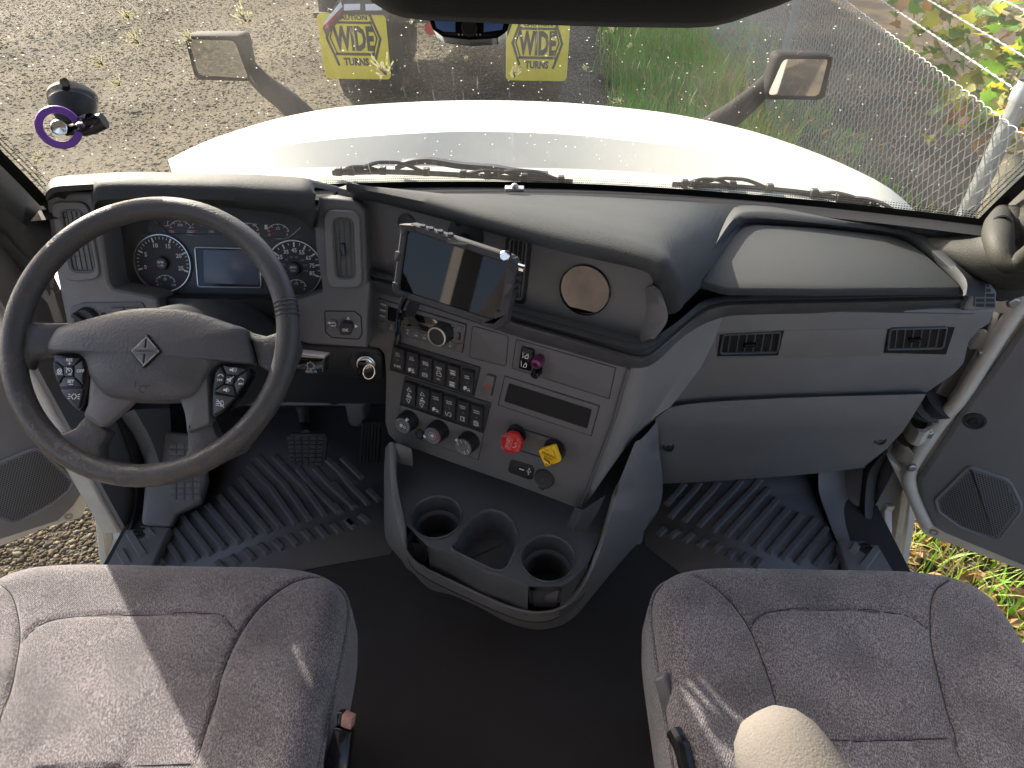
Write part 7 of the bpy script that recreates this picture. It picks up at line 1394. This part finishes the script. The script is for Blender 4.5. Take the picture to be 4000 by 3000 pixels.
# lower arms of the hub
spoke('hub_arm', [r1(540, 1260), r1(520, 1480), r1(490, 1545), r1(600, 1620), r1(640, 1590), r1(740, 1500), r1(800, 1440), r1(700, 1330)], -.016, .010, .010, m_='plastic')
spoke('hub_arm', [r1(1235, 1280), r1(1250, 1520), r1(1250, 1600), r1(1120, 1650), r1(1105, 1640), r1(1090, 1530), r1(1060, 1440), r1(1100, 1330)], -.016, .010, .010, m_='plastic')
pad_px = [r1(302, 1150), r1(312, 1110), r1(365, 1035), r1(480, 1000), r1(620, 962), r1(760, 930), r1(870, 918), r1(1000, 917), r1(1110, 928), r1(1220, 955), r1(1350, 1000), r1(1462, 1042), r1(1470, 1100), r1(1498, 1200), r1(1500, 1240), r1(1400, 1240), r1(1310, 1232), r1(1265, 1265), r1(1235, 1310), r1(1190, 1400), r1(1130, 1448), r1(1000, 1462), r1(800, 1460), r1(680, 1445), r1(610, 1400), r1(555, 1320), r1(530, 1230), r1(490, 1190), r1(430, 1178), r1(320, 1182)]
pp = [Vector(q) for q in ccw([wu(p) for p in pad_px])]; pp = [Vector((q.x, q.y)) for q in cat([Vector((q.x, q.y, 0)) for q in pp] + [Vector((pp[0].x, pp[0].y, 0))], 121)[:-1]]
pc = Vector(wu(r1(880, 1200))); b = MB(); rows = []
for k, h in ((1.0, -.02), (1.0, .004), (.985, .012), (.95, .0175), (.88, .022), (.75, .027), (.55, .031), (.3, .033), (.01, .0335)):
    rows.append([WP.w(*(pc + (q - pc)*k), h) for q in pp])
b.loft(rows, closed=True); b.build('horn_pad', M['wheelpad'] if 'wheelpad' in M else mat('horn_pad_skin', (.068, .067, .071), .47, bump=(300, .5, 'grain'), wear=(40, (.10, .07, .065), .70, .6)), wheel, sharp=2)
# badge
WB = WP.lift(.0318); bq = lambda a, c: WB.uv(cp(a, c)); dm = [Vector(bq(*a)) for a in ((1745, 1215), (1525, 1425), (1700, 1640), (1925, 1430))]; P_ = rnd(dm, .004, 4)
b = MB(); b.slab(WB, P_, -.006, .003, .001); bg_ = b.build('badge', M['gloss'], wheel)
I1 = inset(ccw(P_), .0032); I2 = inset(ccw(P_), .0052); b = MB(); b.frame(WB, I1, I2, .0025, .0045, .0006, hin=.002); b.build('badge_rim', M['steel'], bg_)
dc_ = sum(dm, Vector((0, 0)))/4; s_ = [dc_ + (q - dc_)*.72 for q in dm]; G1_ = WB.lift(.003)
for i in range(4):
    a, c = s_[i], s_[(i+1) % 4]; m_ = (a + c)/2; b = MB(); cc_ = dc_ + (m_ - dc_)*.16; b.slab(G1_, [cc_, a.lerp(c, .06) + (m_ - a)*.0, m_*1.0, c.lerp(a, .06)], 0, .0014, .0006); b.build('badge_facet', M['plastic'], bg_)
hx = (s_[3] - s_[1]); ang = math.atan2(hx.y, hx.x); b = MB(); b.slab(G1_, rect(dc_.x, dc_.y, hx.length*.98, .0085, ang if abs(ang) < 1.6 else ang + math.pi), .001, .0026, .0005); b.build('badge_band', M['plastic'], bg_); b = MB(); b.text(G1_.lift(.0026), 'INTERNATIONAL', dc_.x, dc_.y, .0045, rot=ang if abs(ang) < 1.6 else ang + math.pi, bold=.01, h=.0003, wid=hx.length*.78); b.build('badge_lettering', M['rubber'], bg_, smooth=False, recalc=False)
b = MB(); W3 = WP.lift(.0325); x, y = W3.uv(cs(1690, 345)); b.stroke(W3, [(x - .012, y + .009), (x - .012, y - .002)], .0012); b.stroke(W3, circ(x, y - .002, .005, 10, 0, 5.2), .0012); b.stroke(W3, [(x + .004, y + .003), (x + .011, y + .003)], .0012); b.build('embossed_mark', M['black'], wheel, smooth=False, recalc=False)
# thumb button pads
M['thumb'] = mat('thumb_button', (.045, .047, .056), .35)
def pad(outline, f, btns, label):
    P0 = WP.lift(.006); o_ = [P0.uv(f(*a)) for a in outline]; b = MB(); P_ = rnd(o_, .005, 4); b.slab(P0, P_, -.02, .0, .0015); pd = b.build('button_pad', M['gloss'], wheel); pd['label'] = label
    for l, txts, sym in btns:
        b = MB(); b.slab(P0, rnd([P0.uv(f(*a)) for a in l], .0012), 0, .0035, .0009); k_ = b.build('thumb_button', M['thumb'], pd); Q = P0.lift(.0035); b = MB()
        for t, at_, sz in txts: b.text(Q, t, *Q.uv(f(*at_)), sz, bold=.02, h=.0004)
        if sym: sym(b, Q, f)
        if b.v:  b.build('button_print', M['mark'], pd, smooth=False, recalc=False)
def y_cc(b, Q, f): x, y = Q.uv(f(820, 152)); b.stroke(Q, circ(x, y, .0042, 12, -.9, 3.6), .0011); b.stroke(Q, [(x - .005, y + .005), (x + .001, y)], .0012)
def y_x(b, Q, f): x, y = Q.uv(f(705, 152)); b.stroke(Q, circ(x, y, .0036, 12), .0010, closed=True); b.stroke(Q, [(x - .002, y - .002), (x + .002, y + .002)], .0012); b.stroke(Q, [(x - .002, y + .002), (x + .002, y - .002)], .0012)
def y_mk(b, Q, f):
    x, y = Q.uv(f(875, 450))
    for s in (-1, 1):
        b.stroke(Q, [(x + s*.001, y - .004), (x + s*.004, y), (x + s*.001, y + .004)], .001)
        for k in (-1, 0, 1): b.stroke(Q, [(x + s*.0055, y + k*.0025), (x + s*.0085, y + k*.0035)], .0009)
pad([(630, -55), (640, 60), (690, 300), (740, 430), (860, 570), (940, 632), (985, 560), (1030, 420), (1060, 200), (1060, 60), (1000, -20), (900, -58)], cs,
    [([(650, -5), (960, 0), (885, 88), (758, 95)], [('RES', (818, 18), .0048), ('+', (820, 60), .0048)], None), ([(640, 30), (745, 105), (752, 215), (700, 300), (650, 150)], [('CANCEL', (705, 188), .0022)], y_x), ([(895, 95), (985, 20), (1000, 90), (985, 300), (893, 212)], [('OFF', (950, 148), .0048)], None), ([(765, 232), (880, 225), (975, 325), (715, 342)], [('SET', (835, 270), .0048), ('_', (838, 306), .0010)], None), ([(765, 102), (872, 100), (874, 208), (770, 212)], [('ON', (820, 188), .0026)], y_cc), ([(725, 375), (990, 362), (970, 470), (935, 600), (830, 510)], [], y_mk)], 'cruise control button pad on the left of the hub')
def sp_(x, y, b, Q, w=0):
    b.face(Q, [(x - .005, y - .0015), (x - .005, y + .0015), (x - .002, y + .0015), (x + .001, y + .004), (x + .001, y - .004), (x - .002, y - .0015)], .0005)
    for k in range(w): b.stroke(Q, circ(x + .0005, y, .003 + .002*k, 5, -.7, .7), .0009)
def ph_(x, y, b, Q): b.stroke(Q, circ(x, y - .002, .0042, 7, .4, 2.7), .0017)
def skp(x, y, b, Q, s): b.face(Q, [(x - .003*s, y - .002), (x - .003*s, y + .002), (x, y)], .0005); b.face(Q, [(x, y - .002), (x, y + .002), (x + .003*s, y)], .0005); b.stroke(Q, [(x + .0038*s, y - .002), (x + .0038*s, y + .002)], .0008)
def ysl(b, Q, f): x, y = Q.uv(f(1356, 1332)); sp_(x, y, b, Q); b.stroke(Q, [(x - .004, y - .005), (x + .005, y + .005)], .001)
def lmp(b, Q, f): x, y = Q.uv(f(1298, 1472)); b.stroke(Q, circ(x + .001, y, .0042, 10, -1.57, 1.57), .001, closed=True); [b.stroke(Q, [(x - .001, y + k*.0025), (x - .006, y + k*.003)], .0009) for k in (-1, 0, 1)]; b.stroke(Q, [(x - .005, y + .006), (x + .006, y - .006)], .001)
pad([(1300, 1242), (1360, 1238), (1475, 1262), (1478, 1300), (1400, 1430), (1330, 1510), (1262, 1556), (1250, 1530), (1252, 1380), (1268, 1280)], r1,
    [([(1318, 1250), (1452, 1272), (1405, 1305), (1340, 1300)], [], lambda b, Q, f: sp_(*Q.uv(f(1372, 1274)), b, Q, 2)), ([(1305, 1255), (1330, 1312), (1318, 1355), (1265, 1392), (1275, 1300)], [], lambda b, Q, f: (ph_(*Q.uv(f(1300, 1310)), b, Q), skp(*Q.uv(f(1297, 1333)), b, Q, -1))), ([(1462, 1280), (1410, 1318), (1385, 1360), (1400, 1415), (1450, 1340)], [], lambda b, Q, f: (ph_(*Q.uv(f(1420, 1333)), b, Q), skp(*Q.uv(f(1418, 1356)), b, Q, 1))), ([(1322, 1365), (1375, 1372), (1388, 1425), (1270, 1402)], [], lambda b, Q, f: sp_(*Q.uv(f(1336, 1392)), b, Q, 1)), ([(1338, 1308), (1385, 1315), (1375, 1362), (1328, 1355)], [], ysl), ([(1262, 1420), (1385, 1438), (1320, 1505), (1266, 1540)], [], lmp)], 'audio button pad on the right of the hub')
# grip rings on the rim
for k in range(4):
    a = math.atan2(wu(r1(1690, 880 + 26*k))[1] - cyw, wu(r1(1690, 880 + 26*k))[0] - cxw); c, s = math.cos(a), math.sin(a); b = MB(); b.tube([WP.w(cxw + c*((Ro - rt_) + math.cos(t*.39)*rt_*1.03), cyw + s*((Ro - rt_) + math.cos(t*.39)*rt_*1.03), math.sin(t*.39)*rt_*1.15) for t in range(16)], .0010, seg=5, closed=True); b.build('grip_ring', M['rubber'], wheel)
col = thing('steering_column', 'black steering column shroud behind the wheel', 'steering column', wc + Vector((0, .2, -.2)))
b = MB(); c0, c1_ = wc - WN*.03, wc + Vector((.0, .30, -.26)); b.tube([c0, c0.lerp(c1_, .3), c0.lerp(c1_, .65), c1_], [.060, .085, .105, .095], seg=24); b.build('shroud', M['black'], col, sharp=1.2)
st = PL(att(cc(60, 1270), 1.16), (1, 0, -.02), (0, .45, .9)); st = st if st.n.dot(CAM - st.o) > 0 else PL(st.o, (-1, 0, .02), (0, .45, .9)); q = lambda a, c: st.uv(cc(a, c))
stalk = thing('shift_stalk', 'glossy black gear shift stalk with silver top right of the wheel', 'stalk', att(cc(60, 1390), 1.17))
b = MB(); b.slab(st, rnd([q(-260, 1190), q(205, 1205), q(200, 1390), q(-260, 1330)], .004), -.035, 0, .004); b.build('body', M['gloss'], stalk, bevel=.002); b = MB(); b.slab(st, rnd([q(-260, 1130), q(215, 1180), q(205, 1212), q(-260, 1180)], .002), -.034, .002, .003); b.build('top_strip', M['steel'], stalk, bevel=.001)
b = MB(); s2 = st.lift(.0); x, y = s2.uv(cc(38, 1290)); b.stroke(s2, circ(x, y, .0052, 16), .0014, .0006, True); [b.face(s2, circ(x + .0068*math.cos(a*.785), y + .0068*math.sin(a*.785), .0011, 5), .0006) for a in range(8)]; b.text(s2, '+', *s2.uv(cc(86, 1285)), .004, bold=.02); b.text(s2, '-', *s2.uv(cc(86, 1306)), .001, bold=.02); b.text(s2, 'M/A', *s2.uv(cc(70, 1360)), .0062, bold=.01); x, y = s2.uv(cc(10, 1357)); b.face(s2, [(x - .005, y), (x, y + .004), (x, y - .004)], .0008); b.stroke(s2, [(x, y), (x + .004, y)], .003); b.build('print', M['dim'], stalk, smooth=False, recalc=False)

# ================================================================== PEDALS
bpd = thing('brake_pedal', 'wide brake pedal with a checked rubber pad on a bent arm', 'pedal', fl(cF(330, 1400), .1))
BPp = plane3(onz(cF(110, 1340), .155), onz(cF(520, 1340), .155), onz(cF(330, 1000), .225)); BPp = BPp if BPp.n.dot(CAM - BPp.o) > 0 else plane3(onz(cF(520, 1340), .155), onz(cF(110, 1340), .155), onz(cF(330, 1000), .225)); q = lambda a, c: BPp.uv(cF(a, c))
b = MB(); b.slab(BPp, rnd([q(70, 1020), q(120, 985), q(560, 985), q(598, 1030), q(565, 1330), q(510, 1395), q(160, 1395), q(105, 1320)], .006), -.014, 0, .003); b.build('pad', M['rubber'], bpd, bevel=.001)
for j in range(7):
    y0, y1 = 1003 + 56*j, 1049 + 56*j
    for i in range(5):
        ins = 8*j; x0, x1 = 78 + ins*.75 + (98 - ins*.30)*i, 78 + ins*.75 + (98 - ins*.30)*(i + 1) - 12; b = MB(); b.slab(BPp, [q(x0, y0), q(x1, y0), q(x1, y1), q(x0, y1)], 0, .0035, .0010); b.build('tread_block', M['rubber'], bpd)
b = MB(); b.tube(cat([BPp.hit(cF(300, 1000)) - BPp.n*.01, ony(cF(300, 900), 1.40), ony(cF(285, 740), 1.44), ony(cF(240, 600), 1.46), ony(cF(200, 480), 1.46)], 14), [.011 + .0006*k for k in range(14)], seg=10); b.build('arm', M['black'], bpd)
apd = thing('accelerator_pedal', 'long ribbed accelerator pedal beside the centre stack', 'pedal', fl(cF(1140, 1350), .02))
AP = plane3(onz(cF(1000, 1350), .06), onz(cF(1260, 1350), .06), onz(cF(1160, 830), .20)); AP = AP if AP.n.dot(CAM - AP.o) > 0 else plane3(onz(cF(1260, 1350), .06), onz(cF(1000, 1350), .06), onz(cF(1160, 830), .20)); q = lambda a, c: AP.uv(cF(a, c))
b = MB(); b.slab(AP, [q(1040, 825), q(1300, 825), q(1265, 1350), q(1003, 1350)], -.014, 0, .002); b.build('plate', M['black'], apd)
for k in range(6): b = MB(); b.slab(AP, [q(1046 + 42*k, 828), q(1070 + 42*k, 828), q(1040 + 43*k, 1352), q(1012 + 43*k, 1352)], 0, .005, .002); b.build('rib', M['rubber'], apd)

# ================================================================== CUP HOLDER CONSOLE
con = thing('centre_console', 'black floor console with three cup holders below the centre stack', 'console', (.0, .95, 0))
CZ = .285
# tray surface as a plane tilted a little towards the seats
CT = PL(onz(cz(800, 700), CZ), (1, 0, 0), (0, 1, .08)); ct = lambda a, c: CT.uv(cz(a, c))
shell_top = [(40, 60), (48, 250), (62, 480), (110, 700), (165, 880), (240, 985), (330, 1060), (520, 1150), (760, 1265), (950, 1350), (1100, 1390), (1230, 1402), (1360, 1380), (1470, 1310), (1560, 1200), (1640, 1050), (1720, 850), (1780, 640), (1850, 430), (1905, 300), (2010, 40)]
rim_in = [(80, 60), (85, 250), (120, 480), (165, 690), (172, 860), (215, 950), (330, 1035), (520, 1130), (760, 1240), (960, 1325), (1100, 1368), (1220, 1380), (1340, 1358), (1440, 1290), (1530, 1180), (1610, 1030), (1690, 830), (1745, 640), (1800, 450), (1860, 330), (1970, 60)]
zz = [.42, .36, .32, .30, .275, .255, .235, .215, .205, .20, .20, .20, .205, .22, .245, .27, .295, .32, .36, .42, .52]
TOP = [onz(cz(*p), z) for p, z in zip(shell_top, zz)]; INN = [onz(cz(*p), z - .004) for p, z in zip(rim_in, zz)]
side_px = [(10, 100), (0, 300), (0, 500), (2, 700), (20, 830), (110, 950), (250, 1090), (450, 1170), (700, 1290), (900, 1400), (1080, 1460), (1240, 1476), (1420, 1440), (1560, 1340), (1680, 1200), (1850, 1000), (2080, 700), (2165, 560), (2190, 380), (2160, 100), (2150, -120)]
zs2 = [.30, .25, .2, .16, .13, .10, .09, .075, .065, .06, .06, .06, .06, .065, .07, .08, .10, .16, .22, .32, .42]
SIDE = [onz(cz(*p), z) for p, z in zip(side_px, zs2)]; FOOT = [Vector((q.x*.92 + .008, q.y + .02 if q.y < 1 else q.y + .01, .0)) for q in SIDE]
lofted('shell', M['lowpad'], [FOOT, SIDE, [a.lerp(c, .55) + Vector((0, -.004, .002)) for a, c in zip(SIDE, TOP)], TOP, [a.lerp(c, .5) + Vector((0, 0, .003)) for a, c in zip(TOP, INN)], INN, [q + Vector((0, .004, -.05)) for q in INN]], con, 90, sharp=.9)
# tray with real cup wells, cut as a lathe of rims and walls
tray = [(85, 180), (120, 480), (165, 690), (178, 700), (250, 760), (348, 870), (520, 905), (760, 1050), (950, 1080), (1135, 1185), (1400, 1180), (1500, 1120), (1600, 1010), (1680, 820), (1745, 640), (1800, 480), (1700, 200)]
cups = [((410, 640), 203, .010), ((1287, 965), 212, .010)]
def tray_mesh():
    poly = [ct(*p) for p in tray]; holes = []
    for (x, y), rr_, _ in cups:
        c = Vector(ct(x, y)); r_ = (Vector(ct(x + rr_, y)) - Vector(ct(x - rr_, y))).length/2; holes.append((c, r_))
    return poly, holes
poly, holes = tray_mesh()
mid_px = [(560, 830), (610, 740), (690, 640), (780, 590), (850, 580), (940, 605), (1020, 680), (1055, 770), (1050, 870), (1010, 950), (975, 1030), (930, 1065), (860, 1060), (700, 985), (535, 905), (522, 870)]
mid = [ct(*p) for p in mid_px]
def triangulate_with_holes(outer, inners):
    from mathutils.geometry import delaunay_2d_cdt
    vs = []; es = []
    for lp in [outer] + inners:
        o = len(vs); vs += [Vector(p) for p in lp]; es += [(o + i, o + (i + 1) % len(lp)) for i in range(len(lp))]
    r_ = delaunay_2d_cdt(vs, es, [], 0, 1e-6); V, F = r_[0], r_[2]; out = []
    def ins(p, poly):
        c = False
        for i in range(len(poly)):
            (x1, y1), (x2, y2) = poly[i-1], poly[i]
            if (y1 > p[1]) != (y2 > p[1]) and p[0] < (x2 - x1)*(p[1] - y1)/(y2 - y1) + x1: c = not c
        return c
    for f in F:
        m = sum((V[i] for i in f), Vector((0, 0)))/len(f)
        if ins(m, outer) and not any(ins(m, i) for i in inners): out.append(f)
    return V, out
tray_poly = [ct(*p) for p in ((60, 60), (85, 300), (120, 480), (160, 690), (345, 875), (540, 930), (760, 1050), (950, 1105), (1130, 1188), (1395, 1188), (1500, 1120), (1600, 1010), (1690, 820), (1755, 640), (1820, 480), (1880, 200), (1000, 60))]
# wells clipped to circles where they meet the tray edge: keep the circle only, the slot cuts the front wall
circs = [circ(c.x, c.y, r_, 48) for c, r_ in holes]
V, F = triangulate_with_holes(tray_poly, circs + [rnd(mid, .01, 2)])
b = MB(); b.add([CT.w(v.x, v.y, 0) for v in V], F); b.build('tray', M['tray'] if 'tray' in M else M.setdefault('tray', mat('tray_plastic', (.080, .081, .086), .38, bump=(700, .15), wear=(26, (.06, .055, .05), .74, .7))), con, smooth=False)
for (c, r_), dp in zip(holes, (.115, .115)):
    o_ = CT.w(c.x, c.y, 0); b = MB(); b.lathe(o_, Vector((0, -.05, 1)), [(r_*1.03, .001), (r_*1.0, .0035), (r_*.965, .002), (r_*.95, -.004), (r_*.92, -.045), (r_*.80, -.050), (r_*.775, -.053), (r_*.74, -dp), (0, -dp)], 48); b.build('cup_holder', M['tray'], con, sharp=.8)
P_ = rnd(mid, .01, 3); b = MB(); Q = ccw(P_); N_ = len(Q); rg = lambda i, h: [CT.w(a, c, h) for a, c in (inset(Q, i) if i else Q)]
b.loft([rg(-.002, .001), rg(.001, .003), rg(.003, .001), rg(.005, -.01), rg(.010, -.058), rg(.016, -.066)], closed=True); b.add(rg(.016, -.066), [tuple(range(N_))]); b.build('storage_bin', M['tray'], con, sharp=.8)
# front wall below the tray, with the two slot chutes
fw = [(160, 690), (178, 880), (345, 875), (540, 930), (760, 1050), (950, 1105), (1135, 1188), (1395, 1185), (1500, 1120), (1605, 1010)]
FT = [CT.w(*ct(*p), 0) for p in fw]; FBt = [q + Vector((0, -.004, -.10)) for q in FT]
lofted('front_wall', M['tray'], [[q + Vector((0, .003, 0)) for q in FT[2:7]], [q + Vector((0, -.002, -.004)) for q in FT[2:7]], FBt[2:7]], con, 50)
lofted('tray_wall', M['tray'], [[q for q in FT[7:]], [q + Vector((0, -.01, -.10)) for q in FT[7:]]], con, 20)
lofted('bottom_gutter', M['tray'], [[q + Vector((0, .0, -.045)) for q in INN[3:17]], [q + Vector((-q.x*.1, .06, -.06)) for q in INN[3:17]]], con, 50)
M['poltray'] = mat('polished_tray', (.085, .09, .098), .25)
b = MB(); G_ = lambda l: [onz(cz(x, y), z) for x, y, z in l]
b.add(G_([(1160, 1222, .222), (1375, 1222, .222), (1348, 1346, .190), (1180, 1346, .190), (1136, 1180, .287), (1142, 1310, .262), (1398, 1180, .287), (1380, 1310, .262), (1265, 1216, .215), (1262, 1350, .184)]), [(0, 8, 9, 3), (8, 1, 2, 9), (4, 0, 3, 5), (1, 6, 7, 2)]); b.build('chute', M['poltray'], con, sharp=.5)
b = MB(); b.add(G_([(190, 830, .235), (345, 870, .235), (318, 1000, .20), (205, 930, .215), (350, 868, .287), (330, 985, .262)]), [(0, 1, 2, 3), (1, 4, 5, 2)]); b.build('chute', M['tray'], con, sharp=.5)
# stack foot brackets
b = MB(); b.loft([cat([onz(cz(*p), z) for p, z in l], 8) for l in ([((85, 60), .42), ((90, 160), .36), ((110, 215), .31)], [((125, 70), .43), ((128, 170), .37), ((135, 225), .31)], [((215, 105), .42), ((225, 180), .36), ((225, 245), .31)])]); b.build('bracket', M['lowpad'], con)
b = MB(); b.loft([cat([onz(cz(*p), z) for p, z in l], 8) for l in ([((1500, 560), .40), ((1465, 640), .35), ((1432, 718), .295)], [((1560, 590), .41), ((1520, 680), .36), ((1490, 745), .30)], [((1740, 470), .42), ((1680, 600), .36), ((1580, 765), .295)])]); b.build('bracket', M['tray'], con)

# ================================================================== WIPERS
def wiper(label, blade, arm, Y0, clips):
    P = [ony(p, y) for p, y in blade]; t = thing('wiper', label, 'wiper', P[0] - Vector((0, 0, .02)), 'windshield wipers')
    C = cat(P, 40); b = MB(); b.loft([[q + Vector((0, 0, .006)) for q in C], [q + Vector((0, -.004, .0)) for q in C], [q + Vector((0, 0, -.007)) for q in C], [q + Vector((0, .004, 0)) for q in C], [q + Vector((0, 0, .006)) for q in C]]); b.build('blade', M['rubber'], t)
    A = cat([ony(p, y) for p, y in arm], 30); b = MB(); b.loft([[q + Vector((0, -.010, -.006)) for q in A], [q + Vector((0, -.007, .006)) for q in A], [q + Vector((0, .007, .006)) for q in A], [q + Vector((0, .010, -.006)) for q in A], [q + Vector((0, -.010, -.006)) for q in A]]); b.build('arm', M['black'], t)
    for f0, f1, hh in clips:
        i0, i1 = int(f0*39), int(f1*39); mid_ = C[(i0 + i1)//2] + Vector((0, 0, hh)); b = MB(); b.tube(cat([C[i0], C[i0].lerp(mid_, .6) + Vector((0, 0, hh*.3)), mid_, C[i1].lerp(mid_, .6) + Vector((0, 0, hh*.3)), C[i1]], 14), .0045, seg=6); b.build('yoke', M['black'], t)
        for i in (i0, i1): b = MB(); b.box(C[i] + Vector((0, 0, .003)), .016, .014, .018); b.build('clip', M['black'], t, bevel=.002)
wiper('left windshield wiper resting along the windshield foot', [(c2(148, 1018), 1.50), (c2(500, 1012), 1.53), (c2(1000, 1035), 1.54), (c2(1565, 1070), 1.53)], [(c2(520, 985), 1.55), (c2(600, 955), 1.56), (c2(720, 945), 1.57), (c2(900, 972), 1.57), (c2(1100, 988), 1.57), (c2(1215, 1008), 1.57), (c2(1420, 1030), 1.57)], 1.5, ((.04, .22, .012), (.10, .40, .022), (.56, .80, .014), (.66, .97, .018)))
wiper('right windshield wiper resting along the windshield foot', [(c3(40, 1085), 1.52), (c3(400, 1098), 1.51), (c3(850, 1140), 1.46), (c3(1200, 1215), 1.39), (c3(1460, 1300), 1.31)], [(c3(200, 1078), 1.55), (c3(420, 1070), 1.55), (c3(600, 1068), 1.54), (c3(740, 1105), 1.52), (c3(840, 1112), 1.50), (c3(1000, 1150), 1.47), (c3(1250, 1205), 1.40)], 1.5, ((.06, .28, .014), (.12, .42, .018), (.60, .84, .012), (.70, .97, .014)))

# ================================================================== PHONE MOUNT ON THE GLASS
pm = thing('phone_mount', 'suction cup phone mount with a purple ring stuck on the windshield', 'phone mount', glass_hit(c1(430, 600)))
g0 = glass_hit(c1(430, 580)); nrm = Vector((.25, -.62, -.75)).normalized(); nrm = Vector((.22, -.80, -.55)).normalized()
sc = (g0 - CAM).length/1.35*.74
b = MB(); b.lathe(g0, nrm, [(.046*sc, -.004), (.047*sc, .002), (.044*sc, .006), (.043*sc, .010), (.045*sc, .014), (.043*sc, .020), (.034*sc, .036), (.022*sc, .048), (.016*sc, .052), (0, .053)], 36); b.build('suction_cup', M['black'], pm)
b = MB(); tq = glass_hit(c1(385, 500)); b.tube([tq + nrm*.004, glass_hit(c1(380, 465)) + nrm*.006], .007, seg=8); b.build('pull_tab', M['gloss'], pm)
rc = att(c1(348, 750), ray(c1(430, 580)).length and (g0 - CAM).length/ray(c1(430, 580)).length - .055); rn = ((CAM - rc).normalized()*.8 + Vector((.25, -.35, .1))).normalized()
M['purplering'] = mat('purple_ring', (.16, .06, .36), .3, metal=.3); rk_ = (rc - CAM).length*1.0; rs = 118*.6632/2700*((rc - CAM).length/ray(c1(348, 750)).length)
b = MB(); b.lathe(rc, rn, [(rs*.66, 0), (rs*.67, .004), (rs*.98, .004), (rs*1.02, .002), (rs*1.02, -.003), (rs*.66, -.003), (rs*.66, 0)], 48); b.build('magnet_ring', M['purplering'], pm)
b = MB(); b.lathe(rc, rn, [(rs*.36, -.012), (rs*.38, .003), (rs*.34, .006), (rs*.30, .005), (0, .006)], 32); b.build('centre_boss', M['chrome'], pm)
b = MB(); b.tube(cat([rc - rn*.008, rc - rn*.03 + Vector((.02, 0, -.005)), att(c1(540, 700), 1.22*((g0 - CAM).length/ray(c1(430, 580)).length)/1.3), g0 + nrm*.05], 12), .009, seg=10); b.build('arm', M['gloss'], pm)
b = MB(); b.lathe(att(c1(545, 735), (rc - CAM).length/ray(c1(348, 750)).length + .02), Vector((1, .2, .3)), [(.012, -.02), (.014, 0), (.012, .02), (0, .02)], 14); b.build('joint', M['black'], pm)
